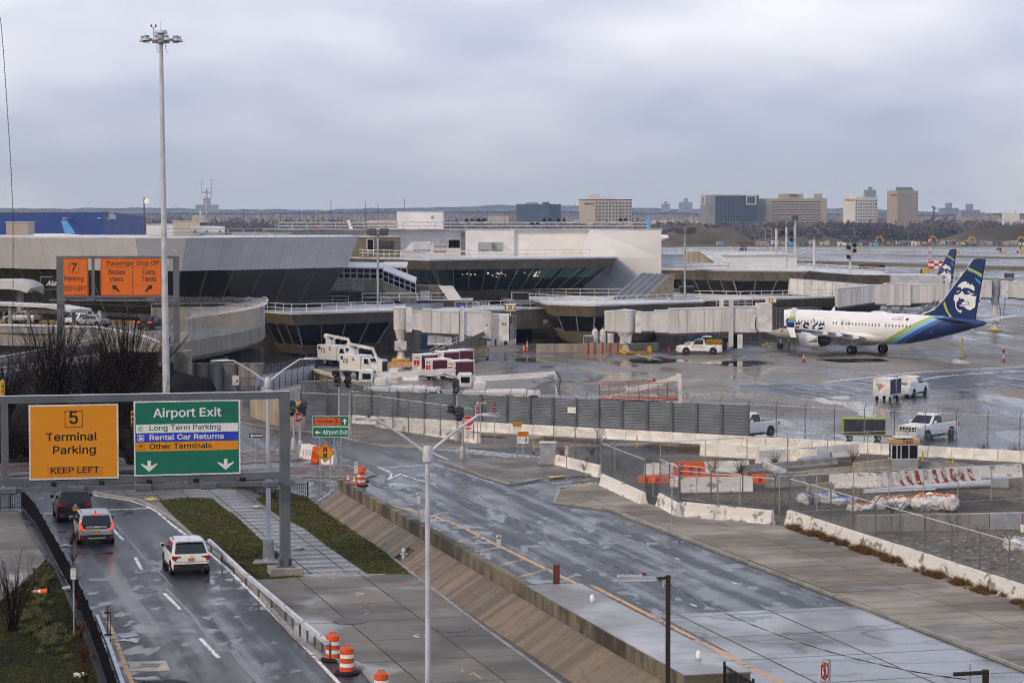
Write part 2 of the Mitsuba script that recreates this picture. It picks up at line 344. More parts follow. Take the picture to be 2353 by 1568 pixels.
def slabs(k,P,du,dv,z0,z1,mats,gap=.025,u0=0.0,v0=0.0,most=300,name='slab',jit=.006):
 Q=in_pq(P);a,b,c,d=Q.bounds;n=0
 cells=[(i,j)for j in range(int((b-v0)//dv)-1,int((d-v0)//dv)+2)for i in range(int((a-u0)//du)-1,int((c-u0)//du)+2)]
 for i,j in cells:
  cell=shapely.box(u0+i*du+gap/2,v0+j*dv+gap/2,u0+(i+1)*du-gap/2,v0+(j+1)*dv-gap/2).intersection(Q)
  if cell.is_empty or cell.area<.04*du*dv or n>=most:continue
  n+=1;t=z1+jit*(rng.random()-.5)
  part(k,name,MB().prism(from_pq(cell),z0,t),mats[int(rng.integers(len(mats)))])
  # left island between the exit road and the sloping bank
kI,I1=island('traffic_island',[(212,1129),(225,1122),(300,1112),(480,1106),(640,1118),(708,1136),(733,1165),(868,1250),(949,1313),(1104,1431),(1210,1507),(1300,1573),(1480,1710),(960,1710),(862,1570),(815,1519),(736,1507),(672,1456),(563,1330),(517,1287),(474,1252),(439,1227),(402,1195),(356,1165),(316,1145),(250,1135)],.13)
GR1=gp([(365,1150),(426,1143),(488,1145),(505,1161),(543,1186),(586,1227),(609,1250),(644,1272.6),(667,1296),(693,1323),(622,1329),(570,1330),(523,1288),(480,1252),(445,1227),(409,1195)],.13)
GR2=gp([(588,1146),(640,1124),(706,1142),(745,1172),(868,1254),(942,1318),(843.5,1317),(796,1284),(750,1252.5),(698.4,1212),(638,1183.5)],.13)
GR3=gp([(330,1116),(470,1109),(600,1117),(580,1124),(470,1121),(335,1126)],.13)
PATH=I1.buffer(-.17).difference(GR1).difference(GR2).difference(GR3)
far_q=toPQ(G(700,1318,.13))[1]
Fq=in_pq(PATH);box_far,box_near=shapely.box(-90,far_q,90,999),shapely.box(-90,-99,90,far_q)
def path_r(p,n,uv):
 Q=(p.y*.966-p.x*.258)/1.55;t=Q-dr.floor(Q);return .20+.34*t+.16*(fbm(p.x*.8,p.y*.5,4,3)-.5)
mat('path_wet',pave_fn((.085,.080,.074)),path_r,.5)
slabs(kI,from_pq(Fq.intersection(box_far)),1.75,1.55,.02,.13,['path_wet'],.07,.4)
slabs(kI,from_pq(Fq.intersection(box_near)),3.1,4.6,.02,.13,['paving_0','paving_2','paving_1'],.07,.2,far_q-9*4.6)
for P,nm in((GR1,'lawn'),(GR2,'lawn'),(GR3,'lawn')):
 struct(nm,MB().prism(P,.02,.145),'grass')
def blades(name,label,P,n,z,hmin,hmax,mats,seed,w=.018,cat='grass',lean=.5,clump=None):
 r=np.random.default_rng(seed);a,b,c,d=P.bounds;pts=np.zeros((0,2))
 while len(pts)<n:
  q=r.uniform((a,b),(c,d),(n*3,2))
  if clump:q=q[meshkit.fbm(np.c_[q*clump,q[:,0]*0],3,seed)>.5]
  pts=np.vstack([pts,q[shapely.contains_xy(P,q[:,0],q[:,1])]])
 pts=pts[:n];k=len(mats)
 for i,m in enumerate(mats):
  q=pts[i::k];h=r.uniform(hmin,hmax,len(q));g=r.uniform(0,6.283,len(q));l=r.normal(0,lean,(len(q),2))*h[:,None]
  e=np.c_[np.cos(g),np.sin(g)]*w
  v=np.stack([np.c_[q-e,h*0+z],np.c_[q+e,h*0+z],np.c_[q+l,z+h]],1).reshape(-1,3)
  put(name if i==0 else f'{name}__{i:03d}',(v,np.arange(len(v)).reshape(-1,3)),m)
 labels[name]={'label':label,'category':cat,'kind':'stuff'}
blades('grass_verge','patchy green and straw coloured grass beside the stepped concrete footpath',unary_union([GR1,GR2,GR3]),22000,.14,.04,.13,['grass_blade','grass_blade'],3)
blades('dry_grass','straw coloured dry tufts scattered through the grass verge',unary_union([GR1,GR2]),9000,.14,.04,.15,['grass_straw','grass_blade'],33,.02,clump=.9)
# pale expansion strip between path and slabs, paint marks and litter
part(kI,'joint_strip',MB().bar(G(770,1325,.137),G(944,1312.5,.137),.16,.012),'concrete_beige')
def scrib(cx,cy,sx,sy,m,seed,n=5):
 r=np.random.default_rng(seed);mb=MB()
 for _ in range(n):
  a=(cx+r.uniform(-sx,sx),cy+r.uniform(-sy,sy));b=(a[0]+r.uniform(-sx,sx)*.8,a[1]+r.uniform(-sy,sy)*.8)
  mb.sheet(LineString([G(*a)[:2],G(*b)[:2]]).buffer(.035),.1385)
 part(kI,'spray_mark',mb,m)
for i,(x,y,sx,sy,m)in enumerate(((750,1328,20,6,'line_orange'),(850,1404,22,8,'line_orange'),(960,1468,20,5,'line_faded'),(1095,1552,40,14,'line_orange'),(815,1370,12,4,'line_faded'),(925,1347,8,3,'red_sign'),(455,1121,10,4,'red_sign'),(1090,1437,9,2,'red_sign'))):
 scrib(x,y,sx,sy,m,i)
for x,y in((803,1434),(1041,1452)):
 one('manhole_cover',MB().lathe([(0,.155),(.62,.155),(.70,.15),(.72,.13)],28,np.array([[1,0,0,G(x,y)[0]],[0,1,0,G(x,y)[1]],[0,0,1,0],[0,0,0,1.0]])),'rust_cover','rusty round manhole cover, left of the two in the paved strip' if x<900 else 'rusty round manhole cover near the sloping bank, right of the two','manhole cover')
part(kI,'tactile_plate',MB().prism(gp([(330,1145),(349,1141),(364,1146),(343,1149)],.13),.12,.142),'safety_yellow')
# sloping bank, parapet, concrete box
qa,qb=toPQ(G(727,1172))[1],42.0
FOOT,TOP,PZ=24.4,26.0,1.70
bank=thing('sloping_bank','brown stained concrete bank sloping up from the footpath to the parapet','embankment')
q=qa;first=True;rr=np.random.default_rng(2);hole_q=toPQ(G(935,1290))[1]
while q>qb:
 L=min(4.2+rr.random()*1.6,q-qb);q1=q-L
 t0,t1=(TOP,1.05)
 top_off=1.2 if first else 0.0
 if q1<hole_q<q:
  hp=(FOOT+1.0,.64);a,b=hole_q+.7,hole_q-.7
  for(u,w,ps)in((q,a,None),(b,q1+.02,None)):
   part(bank,'panel',MB().add([PQ(FOOT,u,.02),PQ(FOOT,w,.02),PQ(t0,w,t1),PQ(t0,u,t1),PQ(FOOT,u,-.3),PQ(FOOT,w,-.3),PQ(t0,w,.3),PQ(t0,u,.3)],[[0,1,2,3],[4,5,1,0],[0,3,7,4],[1,5,6,2]]),'bank_concrete')
  part(bank,'panel',MB().add([PQ(*hp[:1],a,hp[1]),PQ(hp[0],b,hp[1]),PQ(t0,b,t1),PQ(t0,a,t1),PQ(hp[0],a,hp[1]-.2),PQ(hp[0],b,hp[1]-.2)],[[0,1,2,3],[4,5,1,0]]),'bank_concrete')
  part(bank,'drain_recess',MB().add([PQ(FOOT+.1,a,.0),PQ(FOOT+.1,b,.0),PQ(t0,b,.0),PQ(t0,a,.0),PQ(t0,b,.9),PQ(t0,a,.9),PQ(hp[0],a,hp[1]-.1),PQ(hp[0],b,hp[1]-.1)],[[0,1,2,3],[3,2,4,5],[0,3,5,6],[1,7,4,2]]),'void_dark',label='dark drain opening in the bank')
  HYD=PQ(FOOT+.55,hole_q-.1,0)
 else:
  a0=q+(0 if first else 0);u1=q1+.02
  part(bank,'panel',MB().add([PQ(FOOT,a0,.02),PQ(FOOT,u1,.02),PQ(t0,u1,t1),PQ(t0,a0+top_off,t1),PQ(FOOT,a0,-.3),PQ(FOOT,u1,-.3),PQ(t0,u1,.3),PQ(t0,a0+top_off,.0)],[[0,1,2,3],[4,5,1,0],[0,3,7,4],[1,5,6,2]]),'bank_concrete')
 q=q1;first=False
part(bank,'core',MB().add([PQ(FOOT+.05,qa,-.1),PQ(FOOT+.05,qb,-.1),PQ(TOP+.05,qb,.95),PQ(TOP+.05,qa+1.1,.95)],[[0,1,2,3]]),'concrete_dark')
par=thing('parapet_wall','low dark streaked concrete parapet along the top of the sloping bank','wall')
q0=qa+1.4;qs=toPQ(G(1213,1343,PZ))[1];qe=toPQ(G(1690,1543,PZ))[1]
q=q0
while q>qs-1e-6:
 q1=max(q-6.0,qs)
 if q-q1<.3:break
 part(par,'segment',MB().add(*(lambda a:(a.mesh()))(MB().bx(TOP+.03,TOP+.40,q1+.02,q,-.05,PZ,np.array([[RN[0],RD[0],0,0],[RN[1],RD[1],0,0],[0,0,1,0],[0,0,0,1.0]])))),'parapet_concrete')
 q=q1
MPQ=np.array([[RN[0],RD[0],0,0],[RN[1],RD[1],0,0],[0,0,1,0],[0,0,0,1.0]])
boxk=thing('concrete_deck','long raised concrete deck with pale smooth top beside the yellow kerb line','concrete deck')
part(boxk,'wall',MB().bx(TOP+.03,28.38,qe,qs,-.05,PZ-.05,MPQ),'parapet_concrete')
q=qs
while q>qe+.5:
 q1=max(q-5.2,qe)
 part(boxk,'top_slab',MB().bx(TOP+.01,28.42,q1+.015,q,PZ-.05,PZ,MPQ),'wet_deck' if 'mat_wet_deck' in scene else mat('wet_deck',pave_fn((.235,.232,.23)),(lambda p,n,uv:.5-.3*smoothstep(.4,.65,fbm(p.x*.2,p.y*.15,5,4))),.45))
 q=q1
part(boxk,'yellow_edge',MB().bx(28.44,28.62,qe-2,qs+2,-.03,.14,MPQ),'concrete_grey')
# central islands
kB,B=island('paver_island',[(400,1098),(430,1086),(560,1076),(661,1070.6),(790,1065),(845,1079),(862,1089),(842,1094),(661,1092),(520,1099)],.12)
part(kB,'paver_field',MB().prism(B.buffer(-.6),.02,.124),'brick_paver',kind='stuff')
part(kB,'rim_pavement',MB().prism(B.buffer(-.17).difference(B.buffer(-.6)),.02,.12),'paving_0')
kA,A=island('paver_island',[(-80,1092),(-80,1068),(300,1053),(554,1036),(640,1030),(690,1043),(693,1052),(554,1061),(300,1074)],.12)
part(kA,'paver_field',MB().prism(A.buffer(-.7),.02,.124),'brick_paver',kind='stuff')
part(kA,'rim_pavement',MB().prism(A.buffer(-.17).difference(A.buffer(-.7)),.02,.12),'paving_0')
kC,C=island('sidewalk',[(380,962),(470,958),(549,968),(624,982),(710,990),(785,1002),(825,1013),(882,1022),(968,1027),(1236,1024),(1457,1021),(1560,1022),(1520,1014),(1210,999),(860,975),(700,965),(560,952),(380,945)],.13)
slabs(kC,C.buffer(-.17),3.0,3.0,.02,.13,['paving_0','paving_2'],.03)
kD,D=island('sidewalk',[(1008,1056),(1054.6,1070.6),(1112,1093.6),(1169,1109.4),(1196,1107),(1259,1096.5),(1330,1090),(1382,1087),(1382,1075),(1330,1057),(1275,1048),(1240,1050),(1075,1053.6)],.13)
slabs(kD,D.buffer(-.17),3.0,3.0,.02,.13,['paving_0','paving_2','paving_1'],.03,1.0)
pe=[PQ(41.5,q)for q in(102,90,80,70,60,50,42)]
E_=poly2([*GS([(1270.5,1151),(1282,1119),(1330,1113),(1384,1108),(1400,1122),(1489,1156),(1512,1162),(1560,1186),(1790,1206)],.13),*[PQ(49.0,q)for q in(78,70,60,50,42)],*pe[::-1][:6],*GS([(1400,1168)],.13)])
kE,E=struct('sidewalk',MB().prism(E_.buffer(-.16),-.05,.10),'concrete_dark'),E_
part(kE,'kerb',MB().prism(E_.difference(E_.buffer(-.17)),-.05,.13),'concrete_grey')
slabs(kE,E_.buffer(-.17),3.55,1.55,.02,.13,['dry_paving_1','dry_paving_0','dry_paving_1','dry_paving_2'],.06,41.67-3.55)
part(kE,'tactile_plate',MB().prism(gp([(1322,1116),(1355,1110),(1362,1111),(1330,1117)],.13),.12,.142),'safety_yellow')
part(kD,'tactile_plate',MB().prism(gp([(1258,1094),(1296,1091),(1300,1093),(1264,1097)],.13),.12,.142),'safety_yellow')
# bright concrete slabs of the near right roadway
NEAR=from_pq(shapely.box(28.9,40,41.4,toPQ(G(1960,1391))[1]+.0).difference(in_pq(gp([(1500,1405),(1300,1360),(1680,1500)]))))
kR=struct('concrete_roadway',MB().sheet(NEAR,.002),'concrete_dark')
slabs(kR,NEAR,4.2,5.0,.0,.010,['wet_slab_0','wet_slab_1','wet_slab_2'],.09,28.9,40.3,jit=.004)
# markings of the exit road
for px in([(325,1307),(310,1278)],[(377.6,1361.6),(415,1399)],[(460,1465),(502,1509.5)],[(246,1202),(262,1213),(283,1239)],[(565,1590),(620,1650)]):
 mark([px[0],px[-1]],.17)
mark([(222,1128),(214,1131),(222,1138),(250,1142),(300,1149),(335,1161),(360,1174),(395,1204),(432,1231),(475,1265),(520,1302),(600,1382),(690,1474),(790,1580)],.16)
mark([(94,1179),(228,1171),(352,1166)],.22)
mark([(86,1144),(100,1144.5)],.15);mark([(122,1147.5),(130,1148)],.15)
mark([(234,1400),(262,1456),(285,1520),(303,1566),(320,1640)],.17,'line_orange')
one('crack_patch',MB().sheet(unary_union([LineString([G(x,y)[:2]for x,y in[(262,1200),(290,1230),(330,1280),(375,1322),(395,1346)]]).buffer(.05),LineString([G(x,y)[:2]for x,y in[(380,1350),(420,1390),(440,1410),(462,1440),(510,1492)]]).buffer(.08),LineString([G(x,y)[:2]for x,y in[(500,1492),(535,1493),(560,1525),(600,1568),(640,1620)]]).buffer(.15)]),.004),mat('sealant',tint((.09,.097,.11),.8,1.2,2),.3,.5),'long pale grey strip of patched crack running down the exit road','crack patch',kind='structure')
# right roadway: yellow lines and hatching, lane dashes
yl=[(880,1156),(945,1171),(1000,1186),(1060,1208),(1120,1240),(1253,1305),(1330,1342)]
mark(yl,.22,'line_yellow')
part('road','marking',MB().sheet(from_pq(shapely.box(31.72,40,31.98,toPQ(G(1340,1345))[1])),.016),'line_orange')
for a,b in(((952,1199),(1020,1187)),((985,1221),(1062,1208)),((1030,1247),(1100,1231)),((1070,1271),(1148,1255)),((1130,1303),(1205,1282)),((1180,1326),(1262,1306))):
 mark([a,b],.16,'line_yellow')
for p_,dash in((34.6,.9),(38.6,.8)):
 qq=45.0
 while qq<112:
  if rng.random()<.5:part('road','marking',MB().sheet(from_pq(shapely.box(p_-.07,qq,p_+.07,qq+dash*rng.uniform(.6,1.3))),.006 if qq<66 else .006),'line_faded')
  qq+=2.3+rng.random()*.8
for px,w in(([(1040,1029),(1250,1050)],.3),([(968,1028),(1040,1060),(1085,1078)],.15),([(880,1073),(1000,1066)],.2),([(1000,1066),(1080,1092),(1140,1110)],.13),([(890,1100),(920,1088),(945,1097),(1000,1111)],.16),([(868,1071),(900,1086),(895,1099)],.14),([(1240,1104),(1320,1093)],.14),([(1268,1110),(1355,1100)],.14),([(1280,1117),(1378,1107)],.14),([(40,1103),(310,1073)],.12),([(470,1060),(692,1054)],.12),([(540,1034),(640,1036)],.14),([(660,1096),(840,1110)],.12),([(0,1100),(250,1086)],.12),([(730,1149),(760,1130)],.1),([(1130,1028),(1350,1026)],.14)):
 mark(px,w,'line_white' if w>.13 else 'line_faded')
for i in range(9):
 mark([(985+i*21,1031+i*2.3),(1075+i*18,1030+i*2.5)],.22,'line_white')
for i in range(5):mark([(1360+i*2,1023.5+i*2.4),(1440-i*3,1024+i*2.2)],.15,'line_faded')
CRK=[[(870,1128),(985,1160),(1075,1165),(1270,1158)],[(985,1190),(1110,1200),(1300,1188)],[(1130,1090),(1170,1150),(1230,1200),(1250,1240)],[(1075,1206),(1210,1252),(1400,1238)],[(1150,1130),(1290,1170),(1480,1260),(1700,1370)],[(1230,1290),(1420,1300),(1640,1292)],[(1310,1340),(1560,1345),(1790,1330)],[(1000,1120),(1130,1190),(1300,1290),(1500,1400)],[(900,1075),(960,1082),(1060,1076)],[(640,1010),(760,1030),(860,1060)],[(250,1330),(420,1350),(560,1338)],[(230,1420),(400,1440),(650,1428)]]
mat('crack',(.006,.006,.007),.4,.4)
for ci,c_ in enumerate(CRK):
 r_=np.random.default_rng(ci);pp=[G(x,y)[:2]for x,y in c_];q_=np.array([LineString(pp).interpolate(t,True).coords[0]for t in np.linspace(0,1,40)])+r_.normal(0,.07,(40,2));part('road','crack',MB().sheet(LineString(q_).buffer(.028),.005),'crack')
pu=mat('puddle',(.018,.020,.024),.03,.5)
for x,y,sx,sy in((905,1113,40,3.0),(1000,1195,26,2.6),(1075,1210,26,3),(1240,1335,40,4),(1485,1248,26,3.4),(1555,1244,16,3),(1350,1357,22,4),(250,1270,14,3),(300,1470,22,4),(360,1565,50,10),(1180,1075,20,5),(1540,1252,12,2),(1700,1420,60,5),(980,1090,20,3),(1120,1140,30,3)):
 a=np.linspace(0,6.283,40)[:-1];r_=1+.35*np.sin(a*3+x)+.22*np.sin(a*7+y)
 struct('puddle',MB().sheet(gp([(x+sx*c*r,y+sy*s*r)for c,s,r in zip(np.cos(a),np.sin(a),r_)]),.0085 if y<1385 else .018),'puddle')
 # apron markings
def amark(px,w,m):mark(px,w,m,-.004,'apron')
amark([(1180,812),(1250,829),(1400,856),(1500,872),(1600,884),(1700,898)],.22,'line_orange')
amark([(1420,858),(1398,868),(1376,876),(1380,886),(1420,892)],.2,'line_orange')
for i in range(11):
 x=1260+i*44;y=817+i*7.4*(1 if i<6 else 1.0);amark([(x,y),(x+24,y+3.9)],.16,'line_orange')
amark([(1460,814),(1520,827)],.3,'line_white');amark([(1590,836),(1720,818)],.16,'line_white')
amark([(1890,878),(2120,853),(2352,841)],.42,'line_white');amark([(2030,883),(2180,862),(2352,851)],.42,'line_white')
for i in range(9):amark([(1968+i*42,880-i*3.6),(1986+i*42,878.4-i*3.6)],.2,'line_white')
amark([(1700,836),(1900,848),(2060,861)],.2,'line_faded');amark([(1640,900),(1900,919),(2200,945),(2352,958)],.18,'line_orange');amark([(1930,960),(2120,928),(2352,907)],.18,'line_orange')
for px in([(1100,872),(1200,866)],[(1240,838),(1340,832)],[(1700,822),(1900,832),(2100,838)],[(2000,835),(2352,852)]):amark(px,.12,'line_faded')
for y,d in((690,25),(720,28),(760,12),(775,30)):amark([(2210,y),(2352,y+d)],.25,'line_faded')
struct('asphalt_lane',MB().sheet(gp([(1700,884),(1880,880),(2120,858),(2352,846),(2420,842),(2420,880),(2352,884),(2100,898),(1860,914),(1700,906)]),-.009),'asphalt')
for px in([(1450,826),(1500,822),(1560,828),(1500,833)],[(900,846),(960,838),(1000,846)],[(985,862),(1100,866),(1050,870)],[(1560,905),(1700,902),(1720,908),(1600,912)],[(1630,833),(1720,829),(1760,835),(1700,840)],[(1900,826),(2000,824),(2020,829),(1940,831)],[(1180,825),(1260,821),(1290,826),(1220,830)]):
 struct('puddle',MB().sheet(gp(px).buffer(.8).buffer(.6),-.006),'puddle')
part('apron','painted_patch',MB().sheet(gp([(870,838),(900,829),(1010,833),(1000,839),(900,845)]),-.003),'line_orange')
# the left side: lower footpath, planted bank, dark slope
kL=struct('footpath',MB().prism(gp([(-60,1172),(42,1172),(82,1245),(107,1283),(65,1330),(-60,1430)],.05),-.05,.05),'concrete_dark')
slabs(kL,gp([(-60,1174),(40,1174),(80,1245),(105,1283),(64,1328),(-60,1425)],.08),2.6,2.6,.0,.08,['paving_1','paving_2','paving_0'],.03)
LAWN=gp([(-60,1440),(60,1332),(108,1286),(122,1300),(155,1375),(195,1470),(225,1560),(260,1690),(-60,1690)],.04)
struct('lawn',MB().prism(LAWN,-.05,.04),'grass_dark')
blades('short_grass','dark green short grass left of the black roadside fence',LAWN,16000,.04,.03,.11,['grass_blade','weeds_dark'],5)
r=np.random.default_rng(11)
TUFTS=[(70+28*r.normal(),1395+40*r.normal())for _ in range(46)]+[(115+30*r.normal(),1460+22*r.normal())for _ in range(40)]+[(95+20*r.normal(),1330+20*r.normal())for _ in range(22)]
mb=MB();tv=[]
for x,y in TUFTS:
 c=G(x,y,.04)
 if not LAWN.contains(Point(c[0],c[1])):continue
 for _ in range(46):
  g=r.uniform(0,6.28);L=r.uniform(.15,.38);e=np.array([math.cos(g),math.sin(g),0]);s_=np.array([-e[1],e[0],0])*.012
  tv+=[c+s_,c-s_,c+e*L*.5+[0,0,L*.75]+s_,c+e*L*.5+[0,0,L*.75]-s_,c+e*L+[0,0,L*.45]]
tv=np.array(tv);i=np.arange(len(tv)//5)[:,None]*5
put('lily_turf',(tv,np.vstack([i+[0,1,2],i+[1,3,2],i+[2,3,4]])),mat('turf_pale',(.085,.085,.030),.8,.2));labels['lily_turf']={'label':'pale arching tufts of ornamental grass on the dark lawn','category':'grass','kind':'stuff'}
# dark planted slope behind the overhead sign
sl=[(-60,1066),(150,1058),(300,1050),(470,955),(380,905),(200,900),(0,905),(-90,910)]
mb=MB();base=GS([(-90,1068),(60,1064),(180,1058),(300,1049),(390,1000),(480,950)]);hi=[p+np.array([-3.0,26.0,3.4*w])for p,w in zip(base,(1,1,.95,.6,.15,.02))]
mid=[p+np.array([-1.0,9.0,1.6*w])for p,w in zip(base,(1,1,.9,.5,.1,.01))]
struct('planted_slope',MB().loft([base,mid,hi,[p+np.array([0,30,.2])for p in hi]],cap=False,closed=False),'dirt',smooth=40)
SLOPE=(base,mid,hi)
# ---------------------------------------------------------------- terminal buildings
def inset(plan,d):
 """The plan (convex, counter-clockwise, xy) moved inwards by d, same number of corners."""
 P=np.asarray([p[:2]for p in plan],float);n=len(P);out=[]
 for i in range(n):
  a,b,c=P[i-1],P[i],P[(i+1)%n]
  e1,e2=(b-a)/np.linalg.norm(b-a),(c-b)/np.linalg.norm(c-b)
  n1,n2=np.array([-e1[1],e1[0]]),np.array([-e2[1],e2[0]])
  k=n1+n2;out.append(b+k*d/max(.35,1+n1@n2))
 return np.array(out)
def ring(plan,z,d):q=inset(plan,d);return np.c_[q,np.full(len(q),z)]
def ccw(plan):
 P=np.asarray([p[:2]for p in plan],float)
 return P if np.sum(P[:,0]*np.roll(P[:,1],-1)-P[:,1]*np.roll(P[:,0],-1))>0 else P[::-1]
def band(key,name,plan,z0,d0,z1,d1,m,cap=False,label=None):
 """One storey band of a building: a sloping belt from (z0, inset d0) up to (z1, inset d1)."""
 return part(key,name,MB().loft([ring(plan,z0,d0),ring(plan,z1,d1)],cap=cap),m,label=label)
def mullions(key,plan,z0,d0,z1,d1,step,edges=None,w=.12,m='galvanised',name='mullion',out=.03,lean=0.0):
 a,b=ring(plan,z0,d0-out),ring(plan,z1,d1-out);n=len(a)
 for i in edges if edges is not None else range(n):
  j=(i+1)%n;L=np.linalg.norm(b[j]-b[i]);k=max(1,round(L/step))
  for t in range(0,k+1):
   u=t/k;v=min(max(u+lean,0),1);part(key,name,MB().bar(a[i]*(1-u)+a[j]*u,b[i]*(1-v)+b[j]*v,w,.08),m)
def railing(name,pts,label,h=1.07,step=2.2,m='white_metal',rails=(1.0,.5),r=.05,group=None,parent=None):
 """A pipe railing along pts (top of the floor): posts and rails, each a part."""
 k=parent or thing(name,label,'railing',group)
 P=[np.asarray(p,float)for p in pts]
 for q in rails:part(k,'rail',MB().tube([p+[0,0,h*q]for p in P],r,6),m)
 for a,b in zip(P[:-1],P[1:]):
  n=max(1,round(np.linalg.norm(b-a)/step))
  for i in range(n+1):
   if i==n and b is not P[-1]:continue
   p=a+(b-a)*i/n;part(k,'post',MB().tube([p,p+[0,0,h]],r,6),m)
 return k
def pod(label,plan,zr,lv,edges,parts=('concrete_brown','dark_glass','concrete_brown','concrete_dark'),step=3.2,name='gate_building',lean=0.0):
 """lv: fascia bottom (z, d), glass bottom (z, d), skirt bottom (z, d), base inset."""
 plan=ccw(plan);k=thing(name,label,'building')
 (zf,df),(zg,dg),(zs,ds),db=lv
 part(k,'roof',MB().loft([ring(plan,zr-.12,-.10),ring(plan,zr+.10,-.10),ring(plan,zr+.10,.25),ring(plan,zr-.05,.35)]),'roof_white')
 band(k,'fascia',plan,zf,df,zr-.12,0.0,parts[0])
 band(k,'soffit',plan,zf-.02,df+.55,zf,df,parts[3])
 band(k,'window_band',plan,zg,dg,zf-.02,df+.55,parts[1])
 band(k,'sill',plan,zg-.02,dg-.35,zg,dg,parts[2])
 band(k,'skirt',plan,zs,ds,zg-.02,dg-.35,parts[2])
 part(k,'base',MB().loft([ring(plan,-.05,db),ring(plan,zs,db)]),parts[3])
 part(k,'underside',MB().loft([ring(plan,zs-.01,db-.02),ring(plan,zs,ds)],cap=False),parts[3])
 mullions(k,plan,zg,dg,zf-.02,df+.55,step,edges,lean=lean)
 return k,plan
ZR=5.7
# lower gate pods, roof outlines from the left to the right
pA=[G(560,712,ZR),G(670,720.5,ZR),G(922,713.3,ZR),G(930,700,ZR),G(560,696,ZR)]
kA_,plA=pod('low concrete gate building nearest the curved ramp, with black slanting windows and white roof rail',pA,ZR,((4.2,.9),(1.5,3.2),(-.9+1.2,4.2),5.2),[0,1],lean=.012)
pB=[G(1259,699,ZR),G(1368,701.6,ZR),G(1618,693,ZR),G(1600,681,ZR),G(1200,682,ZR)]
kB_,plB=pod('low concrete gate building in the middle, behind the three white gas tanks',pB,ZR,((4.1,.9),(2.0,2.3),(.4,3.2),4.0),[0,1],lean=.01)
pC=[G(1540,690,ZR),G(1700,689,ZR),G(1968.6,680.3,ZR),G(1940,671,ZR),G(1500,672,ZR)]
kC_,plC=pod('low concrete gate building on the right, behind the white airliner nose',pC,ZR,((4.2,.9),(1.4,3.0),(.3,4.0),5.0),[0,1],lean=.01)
# link wall between pods A and B, with an opening
lk=thing('link_building','plain brown concrete building between the two low gate buildings, with a dark garage opening','building')
zl=4.75;a,b=G(925,722,zl),G(1262,709.5,zl)
u=(b-a)/np.linalg.norm(b-a);F=frame([a[0],a[1],0],u);Ll=np.linalg.norm((b-a)[:2])
part(lk,'wall',MB(F).bx(0,Ll*.74,0,22,-.05,zl),'concrete_brown')
part(lk,'wall',MB(F).bx(Ll*.74,Ll*.98,0,22,2.1,zl),'concrete_brown')
part(lk,'opening',MB(F).bx(Ll*.74,Ll*.98,3,3.2,-.05,2.1),'void_dark')
part(lk,'roof',MB(F).bx(-.1,Ll+.1,-.12,22.1,zl,zl+.22),'roof_white')
part(lk,'notice',MB(F).bx(Ll*.955,Ll*.985,-.06,-.02,2.7,3.3),'white_sign')
for i,(x0,x1)in enumerate(((.12,.20),(.24,.33))):part(lk,'door',MB(F).bx(Ll*x0,Ll*x1,-.06,0.0,0,2.6),'navy_paint')
for x0 in(.56,.625,.70):part(lk,'white_door',MB(F).bx(Ll*x0,Ll*(x0+.05),-.07,0,0,2.9),'white_dirty')
for x0 in(.593,.66):part(lk,'blue_door',MB(F).bx(Ll*x0,Ll*(x0+.028),-.06,0,0,2.9),'navy_paint')
part(lk,'pipe',MB(F).tube([(Ll*.75,-.25,0),(Ll*.75,-.25,2.1),(Ll*.72,-.25,2.1),(Ll*.72,-.1,2.1)],.07,6),'white_metal')
# right wall under pods B/C towards the plane
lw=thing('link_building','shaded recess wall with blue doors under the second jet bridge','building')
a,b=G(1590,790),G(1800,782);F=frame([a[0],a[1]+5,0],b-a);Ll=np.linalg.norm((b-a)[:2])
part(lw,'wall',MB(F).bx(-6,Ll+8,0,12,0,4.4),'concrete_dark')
for x in(.02,.20,.52):part(lw,'door',MB(F).bx(Ll*x,Ll*x+1.3,-.06,0,0,2.6),'navy_paint')
part(lw,'window_panel',MB(F).bx(Ll*.5,Ll*.95,-.07,0,1.6,2.9),'galvanised_light')
# concourse slab linking the pods behind
cz=5.5
# upper lounge
pU=[G(800,591.3,11.5),G(985.6,597,11.5),G(1417,591.3,11.5),G(1380,577,11.5),G(830,576,11.5)]
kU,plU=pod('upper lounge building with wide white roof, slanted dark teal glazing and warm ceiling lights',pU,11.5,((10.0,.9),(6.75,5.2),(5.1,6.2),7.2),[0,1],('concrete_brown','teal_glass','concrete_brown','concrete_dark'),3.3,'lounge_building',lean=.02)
lamp={'type':'principled','base_color':{'type':'rgb','value':[.8,.8,.7]}}
scene['mat_lamp_body']=lamp
# lit interior behind the glazing: small lamps just in front of the band, pendant
lr=np.random.default_rng(4);a5,b5=ring(plU,9.75,1.35),ring(plU,9.75,1.35)
for i in range(26):
 e=1 if i>5 else 1;u_=lr.uniform(.12,.62);zz=lr.choice([9.0,9.2,9.35,8.8]);dd=1.45+(9.98-zz)*(3.75/3.23)-.12
 q=ring(plU,zz,dd);p=q[e]*(1-u_)+q[(e+1)%5]*u_
 k=part(kU,'ceiling_light',MB().lathe([(0,-.05),(.05,-.03),(.05,.03),(0,.05)],6,np.array([[1,0,0,p[0]],[0,1,0,p[1]],[0,0,1,p[2]],[0,0,0,1.0]])),'lamp_body')
 scene[k]['emitter']={'type':'area','radiance':{'type':'rgb','value':[1.0,.78,.5]}}
